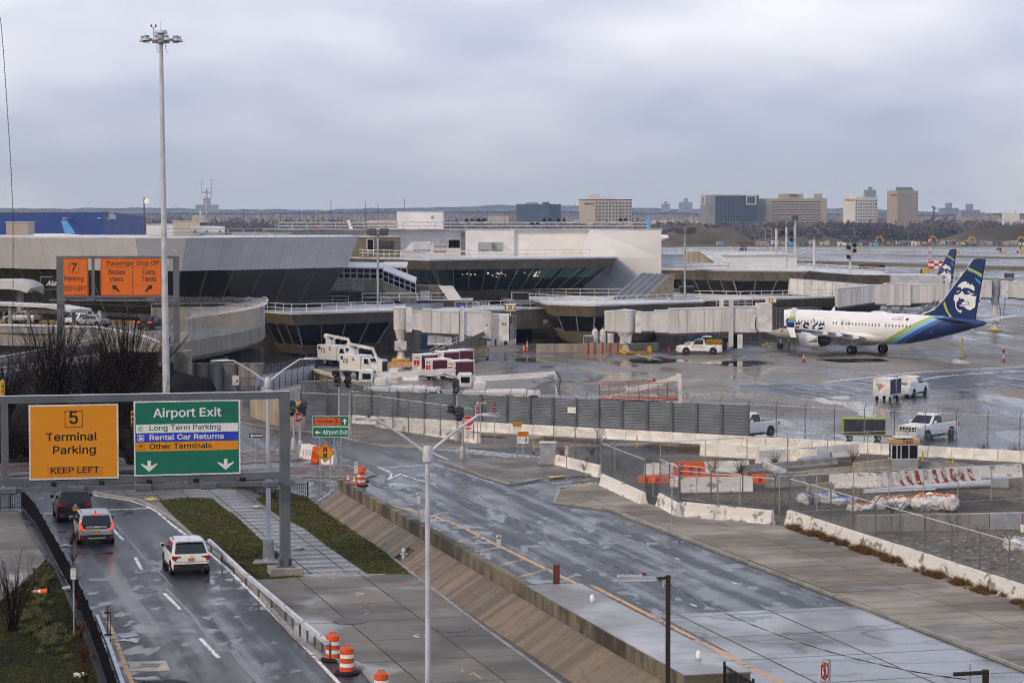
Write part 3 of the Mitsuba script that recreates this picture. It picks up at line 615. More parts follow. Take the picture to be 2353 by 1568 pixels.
 # pale blinds seen through the right third of the glazing
for u0,u1 in((.60,.66),(.67,.72),(.76,.86),(.88,.97)):
 q0,q1=ring(plU,8.4,1.45+1.58*1.16-.02),ring(plU,9.95,1.45+.03*1.16-.02)
 f=lambda q,t:q[1]*(1-t)+q[2]*t
 part(kU,'blind',MB().quad(f(q0,u0-.012),f(q0,u1-.012),f(q1,u1),f(q1,u0)),'teal_blind' if 'mat_teal_blind' in scene else mat('teal_blind',(.085,.16,.155),.15,.5))
 # mid terrace pods between (concrete roof with rails) left of the lounge
 # far right upper pod
pE=[G(1483,617,9.5),G(1674,621.5,9.5),G(1854,622,9.5),G(1835,610,9.5),G(1490,609,9.5)]
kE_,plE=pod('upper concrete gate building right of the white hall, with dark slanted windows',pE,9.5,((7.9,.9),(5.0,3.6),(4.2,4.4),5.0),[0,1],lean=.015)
fd=thing('concourse_building','long low concourse with grey curved fascia right of the upper gate building','building')
crv=[At(1852,622,368),At(1900,627,371),At(1950,630.5,373),At(2047,634,374)]
n_=len(crv);top=[p for p in crv];bot=[np.array([p[0]-.8,p[1]+.8,p[2]-1.9])for p in crv]
part(fd,'fascia',MB().loft([top,bot],cap=False,closed=False),'concrete_brown')
back=[np.array([p[0]+4,p[1]+40,p[2]])for p in crv]
part(fd,'roof',MB().loft([[p+[0,0,.12]for p in top],[p+[0,0,.1]for p in back]],cap=False,closed=False),'roof_white')
part(fd,'wall',MB().loft([bot,[np.array([p[0]-1,p[1]+5,0])for p in bot]],cap=False,closed=False),'concrete_dark')
part(fd,'end_wall',MB().loft([[top[-1],back[-1]],[bot[-1],np.r_[back[-1][:2],0]]],cap=False,closed=False),'concrete_grey')
a,b=At(2049,633,372),At(2165,632,372)
part(fd,'panel_wall',MB(frame([a[0],a[1],0],b-a)).bx(0,np.linalg.norm((b-a)[:2]),0,10,4.5,8.6),'galvanised_light')
# great white hall
wh=thing('white_hall','large white windowless hall with flat railed roof behind the lounge','building')
D1=392.0
def wx(x,D):return(x-W0/2)/FP*D
def zy(y,D):return At(1176,y,D)[2]
zt=zy(527.5,D1)
x0,x1,x2,x3=wx(608,D1),wx(1100,D1),wx(1354,D1),wx(1519,D1)
part(wh,'front_wall',MB().bx(x0,x1-3,D1,D1+2,0,zt),'white_panel')
part(wh,'bay_wall',MB().bx(wx(1070,D1),wx(1181,D1),D1-3,D1,0,zt-.05),'white_panel')
part(wh,'front_wall',MB().bx(wx(1181,D1),x2,D1-2.2,D1+2,4,zt-.02),'white_sunny' if 'mat_white_sunny' in scene else mat('white_sunny',tint((.70,.69,.67),.94,1.05,.6),.5,.4))  # warmer, brighter white: sunlight on this face put into the colour
# sloping front of the end block: leans out towards the left foot
zt2=zt
P_=lambda x,y,D:At(x,y,D)
part(wh,'end_block',MB().loft([[P_(1354,528,D1-6),P_(1519,529,D1-16),P_(1519,529,D1+10),P_(1354,528,D1+10)],[P_(1328,592,D1-6),P_(1519,592,D1-16),P_(1519,592,D1+10),P_(1328,592,D1+10)],[P_(1275,722,D1-6),P_(1519,722,D1-16),P_(1519,740,D1+10),P_(1275,740,D1+10)]]),'white_grey' if 'mat_white_grey' in scene else mat('white_grey',tint((.56,.575,.60),.96,1.04,.5),.5,.4))  # greyer copy of the hall white, shade of the turned face painted in
part(wh,'roof',MB().bx(x0,x3,D1-2,D1+46,zt-.3,zt),'roof_white')
part(wh,'parapet',MB().bx(x0-.1,x3+.05,D1-3.2,D1-2.2,zt,zt+.16),'roof_white')
ph=thing('roof_house','small white flat-topped machine house on the roof of the white hall','building')
a0,a1=wx(912,D1+8),wx(1017,D1+8)
part(ph,'wall',MB().bx(a0,a1,D1+8,D1+14,zt-.3,zy(487,D1+8)),'white_panel')
part(ph,'roof',MB().bx(a0-.1,a1+.1,D1+7.9,D1+14.1,zy(487,D1+8),zy(486,D1+8)),'roof_white')
part(ph,'door',MB().bx(wx(951,D1+8),wx(964,D1+8),D1+7.9,D1+8,zt,zy(495,D1+8)),'steel_dark')
part(ph,'side_bay',MB().bx(a0+2.4,a1,D1+7.6,D1+8,zt,zy(488,D1+8)),'white_panel')
part(ph,'vent_grille',MB().bx(wx(990,D1+8),wx(997,D1+8),D1+7.5,D1+7.6,zy(503,D1),zy(495,D1)),'galvanised')
mh=thing('roof_house','brown concrete stair house with a tall window and dark louvre below the white hall','building')
D2=372.0
part(mh,'wall',MB().bx(wx(803,D2),wx(915,D2),D2,D2+8,9,zy(545,D2)),'concrete_brown')
part(mh,'roof',MB().bx(wx(800,D2),wx(917,D2),D2-.15,D2+8,zy(545,D2),zy(542.5,D2)),'roof_white')
part(mh,'window',MB().bx(wx(844,D2),wx(858,D2),D2-.1,D2,zy(575,D2),zy(550,D2)),'dark_glass')
part(mh,'window_frame',MB().bx(wx(842.5,D2),wx(859.5,D2),D2-.06,D2-.02,zy(576.5,D2),zy(548.5,D2)),'white_metal')
for i in range(9):part(mh,'louvre',MB().bx(wx(864+(i%3),D2),wx(905-(i%2)*3,D2),D2-.35,D2,zy(577-i*2.7,D2),zy(575.4-i*2.7,D2)),'steel_dark')
# roof plant: air handlers, condenser stacks
def unit(x0,x1,y0,y1,D,dep,label,m='galvanised_light',panels=3,hood=None,name='air_handler'):
 k=thing(name,label,'air handling unit');X0,X1,Z0,Z1=wx(x0,D),wx(x1,D),zy(y1,D),zy(y0,D)
 part(k,'casing',MB().cbox(X0,X1,D,D+dep,Z0+.25,Z1,.04),m)
 part(k,'skid',MB().bx(X0+.1,X1-.1,D+.2,D+dep-.2,Z0,Z0+.25),'steel_dark')
 w=(X1-X0)/panels
 for i in range(panels):part(k,'access_panel',MB().bx(X0+i*w+.05,X0+(i+1)*w-.05,D-.03,D,Z0+.35,Z1-.1),m)
 if hood=='left':part(k,'hood',MB().add([(X0,D,Z1),(X0,D+dep,Z1),(X0-1.4,D,Z0+.2),(X0-1.4,D+dep,Z0+.2),(X0,D,Z0+.2),(X0,D+dep,Z0+.2)],[[0,1,3],[0,3,2],[0,2,4],[1,5,3],[2,3,5],[2,5,4]]),'white_metal')
 if hood=='right':part(k,'hood',MB().add([(X1,D,Z1),(X1,D+dep,Z1),(X1+1.2,D,Z0+.2),(X1+1.2,D+dep,Z0+.2),(X1,D,Z0+.2),(X1,D+dep,Z0+.2)],[[0,3,1],[0,2,3],[0,4,2],[1,3,5],[2,5,3],[2,4,5]]),'white_metal')
 return k
unit(948,989,555,578,360,2.5,'grey roof air handler with sloping hood on its left side','galvanised_light',4,'left')
k=unit(996,1027,548,570,366,2.6,'tall grey roof air handler behind the others on the lounge roof','galvanised',3)
k=unit(1027,1058,549,570,365,2.4,'roof cooling unit with a large black grille on the lounge roof','galvanised',1)
part(k,'grille',MB().bx(wx(1031,365),wx(1056,365),364.9,365,zy(567,365),zy(551,365)),'void_dark')
unit(994,1026,568,580,352,2,'small low cream cooling unit between the larger roof units','cream_paint' if 'mat_cream_paint' in scene else mat('cream_paint',(.42,.41,.36),.5,.4),2)
unit(1098,1130,556,578,360,2.4,'greenish grey roof air handler with ribbed left panel near the white wall','green_grey' if 'mat_green_grey' in scene else mat('green_grey',(.30,.32,.30),.5,.4),5)
unit(1130,1156,556,578,361,2.4,'greenish grey roof unit with slanted hood beside its ribbed twin','green_grey',1,'right')
def louvre_box(x0,x1,y0,y1,D,label,m='white_metal',n=6):
 k=thing('vent_stack',label,'roof vent');X0,X1,Z0,Z1=wx(x0,D),wx(x1,D),zy(y1,D),zy(y0,D);h=(Z1-Z0)/n
 part(k,'core',MB().bx(X0+.3,X1-.3,D+.3,D+3,Z0,Z1-.05),'steel_dark')
 for i in range(n):part(k,'louvre',MB().loft([[(X0,D,Z0+i*h),(X1,D,Z0+i*h),(X1,D+3.3,Z0+i*h),(X0,D+3.3,Z0+i*h)],[(X0+.25,D+.25,Z0+(i+.75)*h),(X1-.25,D+.25,Z0+(i+.75)*h),(X1-.25,D+3,Z0+(i+.75)*h),(X0+.25,D+3,Z0+(i+.75)*h)]]),m)
louvre_box(842,913,506,527,386,'wide white louvred vent stack on the roof of the white hall')
louvre_box(1177,1216,671,689,330,'black louvred vent stack on the flat roof left of the middle gate building','steel_dark',7)
louvre_box(1562,1598,657,672,345,'black louvred vent stack on the flat roof right of the middle gate building','steel_dark',7)
# left headhouse with slanted white rim above slanted glass
pH=[G(-260,606,14.55),G(310,547,14.55),G(826,554.5,14.55),G(780,541,14.55),G(300,530,14.55),G(-260,540,14.55)]
DH=300.0
def hp(x,D,z):return np.array([wx(x,D),D,z])
pl=[hp(-200,322,0),hp(60,300,0),hp(312,286,0),hp(430,288,0),hp(560,294,0),hp(690,302,0),hp(824,312,0),hp(800,345,0),hp(-200,350,0)]
plan=ccw(pl);hh=thing('headhouse','long white rimmed terminal headhouse with outward leaning dark glass, far left','building')
# rim panels, each its own part
zt_,zm,zb=15.05,11.0,5.6
tr,mr,br=ring(plan,zt_,0),ring(plan,zm,1.5),ring(plan,zb,4.6)
nf=len(plan)
for i in range(nf):
 j=(i+1)%nf;L=np.linalg.norm(tr[j]-tr[i]);front=(tr[i][1]+tr[j][1])/2<325
 kk=max(1,round(L/2.6))if front else 1
 for t in range(kk):
  u,v=t/kk,(t+1)/kk;ge=.012/max(L,1)
  a,b=tr[i]*(1-u-ge)+tr[j]*(u+ge),tr[i]*(1-v+ge)+tr[j]*(v-ge)
  sh=.16*(tr[j]-tr[i])/max(1,L)*2.6 if False else 0
  c,d=mr[i]*(1-v+ge)+mr[j]*(v-ge),mr[i]*(1-u-ge)+mr[j]*(u+ge)
  part(hh,'rim_panel',MB().quad(d,c,b,a),'rim_white' if 'mat_rim_white' in scene else mat('rim_white',tint((.47,.47,.49),.95,1.04,.4),.42,.45))
part(hh,'rim_core',MB().loft([ring(plan,zm-.02,1.62),ring(plan,zt_-.02,.12)]),'steel_dark')
part(hh,'roof',MB().loft([ring(plan,zt_-.05,-.02),ring(plan,zt_+.05,-.02)]),'roof_white')
part(hh,'soffit',MB().loft([ring(plan,zm-.03,2.0),ring(plan,zm-.01,1.5)],cap=False),'steel_dark')
part(hh,'glass_wall',MB().loft([ring(plan,zb,5.1),ring(plan,zm-.03,2.0)],cap=False),'bronze_glass' if 'mat_bronze_glass' in scene else mat('bronze_glass',(.020,.019,.014),.12,.35))
mullions(hh,plan,zb,5.1,zm-.03,2.0,4.6,[i for i in range(nf)if(plan[i][1]+plan[(i+1)%nf][1])/2<313],.16,'mullion_brown' if 'mat_mullion_brown' in scene else mat('mullion_brown',(.10,.09,.075),.5,.4))
part(hh,'transom',MB().loft([ring(plan,6.55,4.48),ring(plan,6.65,4.42)],cap=False),'mullion_brown')
part(hh,'base',MB().loft([ring(plan,-.05,6.0),ring(plan,zb,6.0)]),'concrete_dark')
part(hh,'floor_slab',MB().loft([ring(plan,zb-.5,4.4),ring(plan,zb,4.4)]),'concrete_dark')
P=At(100,660,300.6);sg=part(hh,'name_sign',MB().box(P+[2.0,0,.55],(4.6,.2,1.5)),'ink')
Mt=face(P+[.35,-.13,.25],(1,0));part(hh,'name_lettering',MB().text('Alaska',.62,Mt,shear=.3),'white_sign')
part(hh,'name_frame',MB().box(P+[2.0,.05,.55],(4.75,.16,1.65)),'galvanised')
# railings on the roofs
for lab,pts in(('white pipe railing along the roof edge of the low gate building nearest the ramp',[G(492,706,ZR),G(560,711,ZR),G(670,718,ZR),G(905,711,ZR)]),('white pipe railing along the back of the leftmost low roof',[G(500,699,ZR),G(560,696,ZR),G(690,697,ZR),G(800,698,ZR)]),('white pipe railing along the roof edge of the middle low gate building',[G(1175,688,ZR),G(1259,694,ZR),G(1368,699,ZR),G(1555,692,ZR)]),('white pipe railing at the back of the middle low gate building',[G(1180,678,ZR),G(1300,680,ZR),G(1560,680,ZR)]),('white pipe railing along the roof edge of the low gate building behind the airliner',[G(1545,683,ZR),G(1700,686,ZR),G(1870,682,ZR),G(1925,680,ZR)]),('white pipe railing along the raised walkway in the centre',[G(832,692,6.4),G(960,692,6.4),G(1022,690,6.4)]),('white pipe railing on the flat roof above the link building',[G(1045,712,5.0),G(1150,708,5.0),G(1262,703,5.0)]),('white pipe railing along the front of the lounge roof',[G(810,588,11.6),G(985.6,594,11.6),G(1355,588,11.6)]),('white pipe railing at the back of the lounge roof',[G(1100,583,11.6),G(1350,583,11.6)]),('white pipe railing on the upper gate building right of the white hall',[G(1515,615,9.6),G(1674,619,9.6),G(1850,620,9.6)]),('long thin railing along the far right concourse roof',[G(1854,621,9.6),G(1950,628,9.3),G(2040,632,9.1)]),('grey railing along the roof of the left headhouse',[hp(380,292,15.1),hp(560,298,15.1),hp(800,316,15.1)])):
 railing('roof_railing',pts,lab,m='white_metal' if 'grey' not in lab else 'galvanised')
railing('roof_railing',[np.array([wx(x,D1-2.7),D1-2.7,zt+.16])for x in(634,1000,1488)],'long dark pipe railing along the white hall roof edge',m='galvanised',step=2.6)
railing('roof_railing',[np.array([wx(x,D1+20),D1+20,zt])for x in(640,1000,1488)],'second pipe railing further back on the white hall roof',m='white_metal',step=2.6)
# flat roofs joining pods
for lab,pts,z in(('flat wet roof behind the leftmost gate building',[G(480,716,5.55),G(600,716,5.55),G(930,709,5.55),G(1060,690,5.55),G(1060,680,5.55),G(480,680,5.55)],5.55),('flat roof behind the middle gate building',[G(1170,692,5.5),G(1600,690,5.5),G(1900,684,5.5),G(1900,668,5.5),G(1100,668,5.5)],5.5)):
 k=thing('flat_roof',lab,'roof');part(k,'deck',MB().prism(poly2(pts),z-.5,z),'roof_wet' if 'mat_roof_wet' in scene else mat('roof_wet',tint((.22,.225,.23),.7,1.2,.3),.22,.5));part(k,'wall',MB().prism(poly2(pts).buffer(-.3),0,z-.5),'concrete_dark')
 # central walkway bridge: glazed corridor with white roof
D3=338.0
wk=thing('glazed_corridor','white roofed glazed walkway between the headhouse and the lounge','walkway')
def corr(xa,za,Da,xb,zb,Db,h=2.9,n=6):
 a,b=np.array([wx(xa,Da),Da,za]),np.array([wx(xb,Db),Db,zb]);up=np.array([0,0,1.0]);bk=np.array([0,3.0,0])
 part(wk,'roof',MB().loft([[a+up*(h-.85)-bk*.1,a+up*(h-.7)-bk*.1,a+up*h+bk,a+up*(h-.3)+bk],[b+up*(h-.85)-bk*.1,b+up*(h-.7)-bk*.1,b+up*h+bk,b+up*(h-.3)+bk]]),'roof_white')
 part(wk,'glazing',MB().quad(a+up*.6,b+up*.6,b+up*(h-.8),a+up*(h-.8)),'dark_glass')
 part(wk,'back_wall',MB().quad(a+bk*.9,b+bk*.9,b+up*(h-.3)+bk*.9,a+up*(h-.3)+bk*.9),'concrete_dark')
 part(wk,'lower_wall',MB().loft([[a-up*1.4,a+up*.6,a+up*.6+bk*.9,a-up*1.4+bk*.9],[b-up*1.4,b+up*.6,b+up*.6+bk*.9,b-up*1.4+bk*.9]]),'concrete_beige')
 for i in range(n+1):
  p=a+(b-a)*i/n;part(wk,'frame_post',MB().bar(p+up*.6-bk*.02,p+up*(h-.8)-bk*.02,.10),'white_metal')
 for t in(.6,1.35,h-.85):part(wk,'frame_rail',MB().bar(a+up*t-bk*.025,b+up*t-bk*.025,.1),'white_metal')
corr(760,zy(648,D3),D3,880,zy(650,D3),D3,n=8)
corr(880,zy(655,333),333,955,zy(685,331),331,n=6)
corr(880,zy(648,D3+5),D3+5,935,zy(648,D3+5),D3+5,n=4)
stair=thing('stair_house','low brown concrete stair house with white door and sloping white ramp roof','building')
D4=336.0
part(stair,'wall',MB().bx(wx(952,D4),wx(1012,D4),D4,D4+5,5.0,zy(656,D4)),'concrete_brown')
part(stair,'door',MB().bx(wx(965,D4),wx(987,D4),D4-.08,D4,zy(690,D4),zy(668,D4)),'white_metal')
part(stair,'sloping_roof',MB().loft([[At(1007,656,D4-1),At(1040,656,D4-1),At(1040,657,D4+4),At(1007,657,D4+4)],[At(1030,689,D4-2),At(1062,689,D4-2),At(1062,691,D4+4),At(1030,691,D4+4)]]),'roof_white')
part(stair,'plinth',MB().bx(wx(905,D4),wx(1085,D4),D4-3,D4+6,0,zy(690,D4-3)),'concrete_dark')
part(stair,'plinth_coping',MB().bx(wx(880,D4),wx(1086,D4),D4-3.1,D4+6,zy(690,D4-3),zy(688.5,D4-3)),'roof_white')
tb=thing('concrete_plinth','dark stained concrete block with railed top below the glazed corridor','plinth')
D5=328.0
part(tb,'block',MB().loft([ring(ccw([(wx(690,D5),D5),(wx(880,D5),D5),(wx(880,D5),D5+7),(wx(690,D5),D5+7)]),4.8,1.2),ring(ccw([(wx(690,D5),D5),(wx(880,D5),D5),(wx(880,D5),D5+7),(wx(690,D5),D5+7)]),zy(670,D5),0)]),'concrete_dark')
railing('roof_railing',[np.array([wx(735,D5),D5+.3,zy(669,D5)]),np.array([wx(812,D5),D5+.3,zy(669,D5)]),np.array([wx(832,D5),D5+.3,zy(671,D5)-.6])],'short grey railing on the dark block below the glazed corridor',m='galvanised')
# sloping skylight roof and stair house beside the white end block
sk=thing('skylight_roof','grey glass sloping roof leaning against the white hall end','roof')
D6=352.0
part(sk,'glazing',MB().loft([[At(1475,627,D6),At(1540,630,D6),At(1540,631,D6+5),At(1475,628,D6+5)],[At(1405,690,D6-8),At(1470,694,D6-8),At(1470,696,D6),At(1405,692,D6)]]),'skylight' if 'mat_skylight' in scene else mat('skylight',tint((.10,.105,.12),.8,1.15,.6),.35,.5))
part(sk,'side_wall',MB().add([At(1540,630,D6-.2),At(1470,694,D6-8.2),At(1545,694,D6-8.2),At(1550,626,D6-.2)],[[0,1,2],[0,2,3]]),'concrete_brown')
for u in(0,.25,.5,.75,1):part(sk,'rib',MB().bar(At(1475+65*u,626.5+3*u,D6-.1),At(1405+65*u,689.5+4*u,D6-8.1),.12),'galvanised')
s2=thing('stair_house','brown and white stair house with sloping glass roof on the upper gate building','building')
D7=365.0
part(s2,'wall',MB().prism([(wx(1579,D7),zy(604,D7)),(wx(1653,D7),zy(604,D7)),(wx(1612,D7),zy(577,D7)),(wx(1579,D7),zy(578,D7))],0,5,np.array([[1,0,0,0],[0,0,1,D7],[0,1,0,0],[0,0,0,1.0]])),'concrete_beige')
part(s2,'sloping_glass',MB().loft([[At(1606,577,D7-.1),At(1648,577,D7-.1),At(1648,577,D7+4),At(1606,577,D7+4)],[At(1643,604,D7-2),At(1672,603,D7-2),At(1672,603,D7+4),At(1643,604,D7+4)]]),'galvanised_light')
wb=thing('flat_roof','long white edged flat roof and wall behind the upper gate building','roof')
part(wb,'wall',MB().bx(wx(1519,390),wx(1830,390),390,420,0,zy(587,390)),'white_grey');part(wb,'coping',MB().bx(wx(1519,389),wx(1832,389),389.6,420.2,zy(587,390),zy(583.5,390)),'roof_white')
railing('roof_railing',[np.array([wx(x,391),391,zy(583.5,390)])for x in(1522,1680,1828)],'thin white railing on the flat roof behind the right upper gate building',m='white_metal')
# ---------------------------------------------------------------- far background
def ridge(name,D,x0,x1,ys,m,dep=500,seed=1,amp=3.0,n=260):
 xs=np.linspace(x0,x1,n);yy=np.interp(xs,[p[0]for p in ys],[p[1]for p in ys])
 yy=yy-amp*(meshkit.fbm(np.c_[xs*.02,xs*0,xs*0+seed],5,seed)-.5)*2
 top=np.array([At(x,y,D)for x,y in zip(xs,yy)]);bot=np.array([[At(x,510,D-dep)[0],D-dep,-.5]for x in xs]);bk=top*1;bk[:,1]+=dep;bk[:,2]=-1
 return struct(name,MB().loft([bot,bot*.35+top*.65+np.c_[xs*0,xs*0,1.5*meshkit.noise(np.c_[xs*.1,xs*0,xs*0])],top,bk],cap=False,closed=False),m,smooth=True)
ridge('hills',9500,-500,2900,[(-500,478),(100,478),(300,479),(500,480),(700,481),(900,479),(1050,474),(1150,472),(1300,474),(1500,480),(1700,480),(1900,478),(2100,484),(2250,489),(2400,489),(2900,487)],'hill_wood',1500,4,4)
ridge('hills',6200,-500,2900,[(-500,487),(400,488),(800,487),(1200,484),(1500,487),(1800,490),(2100,492),(2900,492)],'hill_wood',900,8,3)
def wood(name,label,D0,D1,n,x0,x1,hts,m,seed,blobs=22,w=1.0,tf=.40):
 r=np.random.default_rng(seed);D=r.uniform(D0,D1,n);x=r.uniform(x0,x1,n)
 X=(x-W0/2)/FP*D;h=r.uniform(*hts,n)*(.8+.5*meshkit.fbm(np.c_[X*.01,D*.004,D*0],3,seed));R=h*r.uniform(.28,.46,n)*w
 k=blobs;c=r.normal(0,1,(n,k,3));c/=np.linalg.norm(c,axis=2,keepdims=True);c*=r.uniform(.2,1,(n,k,1))**.5
 P=np.stack([X[:,None]+c[...,0]*R[:,None],D[:,None]+c[...,1]*R[:,None],h[:,None]*(.60+.40*c[...,2])],-1).reshape(-1,3)
 s=np.repeat(R*tf,k)[:,None];e1=r.normal(0,1,(n*k,3))*s;e2=r.normal(0,1,(n*k,3))*s;e1[:,2]*=1.5
 V=np.stack([P-e1*.6,P+e1*.6+e2*.3,P+e2],1).reshape(-1,3)
 tx=np.stack([np.c_[X-.25,D,h*0],np.c_[X+.25,D,h*0],np.c_[X,D,h*.8]],1).reshape(-1,3)
 V=np.vstack([V,tx]);put(name,(V,np.arange(len(V)).reshape(-1,3)),m);labels[name]={'label':label,'category':'woodland','kind':'stuff'}
wood('far_woodland','pale bare woodland far behind the terminal roofs, sunlight painted into its colour',3600,5200,3000,-200,2500,(18,29),'far_wood_sunlit',2,34,1.0,.16)
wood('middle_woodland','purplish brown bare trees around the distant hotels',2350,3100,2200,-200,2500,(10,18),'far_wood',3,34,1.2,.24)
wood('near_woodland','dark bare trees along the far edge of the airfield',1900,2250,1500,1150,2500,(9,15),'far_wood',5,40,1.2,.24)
mat('glass_blue',tint((.035,.075,.14),.8,1.2,.02),.25,.5)
mat('glass_navy',(.018,.028,.055),.5,.3);mat('far_pane',(.075,.10,.15),.4,.4);mat('hotel_cream',(.40,.37,.31),.7,.3);mat('hotel_tan',(.33,.29,.24),.7,.3);mat('hotel_grey',(.20,.21,.23),.6,.4);mat('hotel_white',(.56,.56,.57),.7,.3)
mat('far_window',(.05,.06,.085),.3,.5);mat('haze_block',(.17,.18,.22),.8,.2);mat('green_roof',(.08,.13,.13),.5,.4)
def tower(label,xl,xc,xr,yt,D,mats,rows,colsL,colsR,yb=535,pent=(),wy=(.12,.97),wh=.55,ww=.6,depth=18.0,name='hotel',textL=None,textR=None):
 """A far block seen on its corner: left face xl..xc, right face xc..xr; the nearer corner is the taller one."""
 k=thing(name,label,'building');Z=zy(yt,D);dl,dr_=10.0,6.0
 c=np.array([wx(xc,D),D]);l=np.array([wx(xl,D+dl),D+dl]);r=np.array([wx(xr,D+dr_),D+dr_])
 b1=l+(r-c)*.6+[0,depth];b2=r+[0,depth]
 pl=ccw([l,c,r,b2,b1])
 part(k,'wall',MB().loft([np.c_[pl,np.full(5,-1.0)],np.c_[pl,np.full(5,Z)]]),mats[0])
 part(k,'parapet',MB().loft([ring(pl,Z,-.25),ring(pl,Z+.9,-.25)]),mats[3]if len(mats)>3 else mats[0])
 if len(mats)>4:u=(r-c)/np.linalg.norm(r-c);part(k,'dark_face',MB(frame([c[0],c[1],0],u)).bx(.3,np.linalg.norm(r-c)-.3,-.07,0,0,Z-.3),mats[4])
 for(a,b,nc,m,mw)in((l,c,colsL,mats[1],mats[2]),(c,r,colsR,mats[1],mats[2])):
  if nc==0:continue
  u=(b-a)/np.linalg.norm(b-a);F=frame([a[0],a[1],0],u);L=np.linalg.norm(b-a);mb=MB(F);z0,z1=Z*wy[0],Z*wy[1];fh=(z1-z0)/rows
  for i in range(rows):
   for j in range(nc):
    w=L/nc;mb.bx(j*w+w*(1-ww)/2,j*w+w*(1+ww)/2,-.12,.05,z0+i*fh+fh*(1-wh)/2,z0+i*fh+fh*(1+wh)/2)
  part(k,'windows',mb,mw,kind='stuff')
 for(a0,a1,y0,m)in pent:part(k,'roof_house',MB().bx(wx(a0,D),wx(a1,D),D+8,D+14,Z,zy(y0,D)),m)
 for(t,px,y,hh,col,fc)in([textL]if textL else[])+([textR]if textR else[]):
  a,b=(l,c)if fc=='L' else(c,r);u=(b-a)/np.linalg.norm(b-a);P=At(px,y,D);tt=(P[:2]-a)@u
  part(k,'lettering',MB().text(t,hh,face([*(a+u*tt+np.array([u[1],-u[0]])*.25),P[2]],u),depth=.2,cx=0),col)
 return k
tower('blue glass office block with flat roof, leftmost of the distant tall buildings',1186,1262,1288,471,2250,['glass_blue','glass_blue','far_window'],9,16,8,pent=((1208,1236,465,'hotel_grey'),(1246,1262,464,'glass_blue')),wh=.35,ww=.9)
tower('cream hotel with dark red roof edge and blank left face',1330,1366,1451,460,2300,['hotel_cream','hotel_cream','far_window','maroon'],10,0,11,pent=((1352,1378,446,'hotel_white'),(1376,1412,453,'hotel_white')),textL=('Radisson',1348,470,2.0,'ink','L'))
kd=tower('dark glass hotel with white square frames at its roof corners',1608,1641,1742,450,2320,['hotel_grey','glass_blue','far_pane','hotel_grey','glass_navy'],13,0,16,pent=((1636,1700,445,'hotel_white'),),wh=.6,ww=.62)
for(a,b,y0,y1)in((1608,1619,449,470),(1713,1736,449,470)):
 for q in((a,a+2,y0,y1),(b-2,b,y0,y1),(a,b,y0,y0+2.2),(a,b,y1-2.2,y1)):part(kd,'white_frame',MB().bx(wx(q[0],2310),wx(q[1],2310),2310,2312,zy(q[3],2310),zy(q[2],2310)),'hotel_white')
kh=tower('wide tan hotel with long horizontal window bands and a roof house with lettering',1740,1757,1898,458,2340,['hotel_tan','hotel_cream','far_window'],13,0,1,pent=((1790,1846,445,'hotel_tan'),(1872,1890,445,'hotel_tan')),wh=.42,ww=.80)
part(kh,'lettering',MB().text('Hilton',2.6,face([wx(1812,2347),2347.6,zy(452,2347)],(1,0)),depth=.2),'ink')
tower('white hotel with grid of square windows on its right face',1935,1963,2014,455,2300,['hotel_white','hotel_white','far_window'],11,0,9,pent=((1954,1984,446,'hotel_white'),),textL=('Hampton Inn',1944,461,1.4,'red_sign','L'))
kc=tower('tall beige hotel with green mansard roof, rightmost of the distant towers',2036,2060,2107,440,2280,['hotel_tan','hotel_cream','far_window'],14,0,8,wh=.5,ww=.42,textL=('Courtyard',2046,449,1.2,'ink','L'))
part(kc,'mansard',MB().loft([[At(2056,441,2284),At(2103,441,2288),At(2103,441,2300),At(2056,441,2300)],[At(2058,430,2287),At(2093,430,2290),At(2093,430,2298),At(2058,430,2298)]]),'green_roof')
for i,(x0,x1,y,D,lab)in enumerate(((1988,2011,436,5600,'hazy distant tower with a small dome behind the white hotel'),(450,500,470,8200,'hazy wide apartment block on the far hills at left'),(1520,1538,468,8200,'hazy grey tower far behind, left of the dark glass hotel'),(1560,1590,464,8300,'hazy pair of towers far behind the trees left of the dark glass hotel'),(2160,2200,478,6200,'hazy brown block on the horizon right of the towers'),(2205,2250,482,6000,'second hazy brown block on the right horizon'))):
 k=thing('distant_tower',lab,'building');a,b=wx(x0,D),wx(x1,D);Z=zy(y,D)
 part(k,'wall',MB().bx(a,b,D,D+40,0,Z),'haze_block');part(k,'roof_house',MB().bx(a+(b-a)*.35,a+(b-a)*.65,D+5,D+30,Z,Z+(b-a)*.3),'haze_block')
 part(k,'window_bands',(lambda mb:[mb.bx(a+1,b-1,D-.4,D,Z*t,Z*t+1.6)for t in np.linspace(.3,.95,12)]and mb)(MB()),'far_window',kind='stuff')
r=np.random.default_rng(21)
for i in range(46):
 D=r.uniform(3300,3900);x=[r.uniform(340,900),r.uniform(1000,1330),r.uniform(1450,1640),r.uniform(2200,2380)][i%4];w=r.uniform(10,34);h=r.uniform(8,15);X=wx(x,D)
 k=thing('distant_building',['small cream building','small white building','low white building'][i%3]+' among the far bare trees '+['above the left headhouse roof','above the white hall roof','between the cream and dark hotels','at the right horizon'][i%4],'building','small pale buildings in the far woodland')
 part(k,'wall',MB().bx(X,X+w,D,D+12,0,h+6),'hotel_white' if i%3 else 'hotel_cream');part(k,'roof',MB().bx(X-.3,X+w+.3,D-.3,D+12,h+6,h+6.8),'hotel_grey')
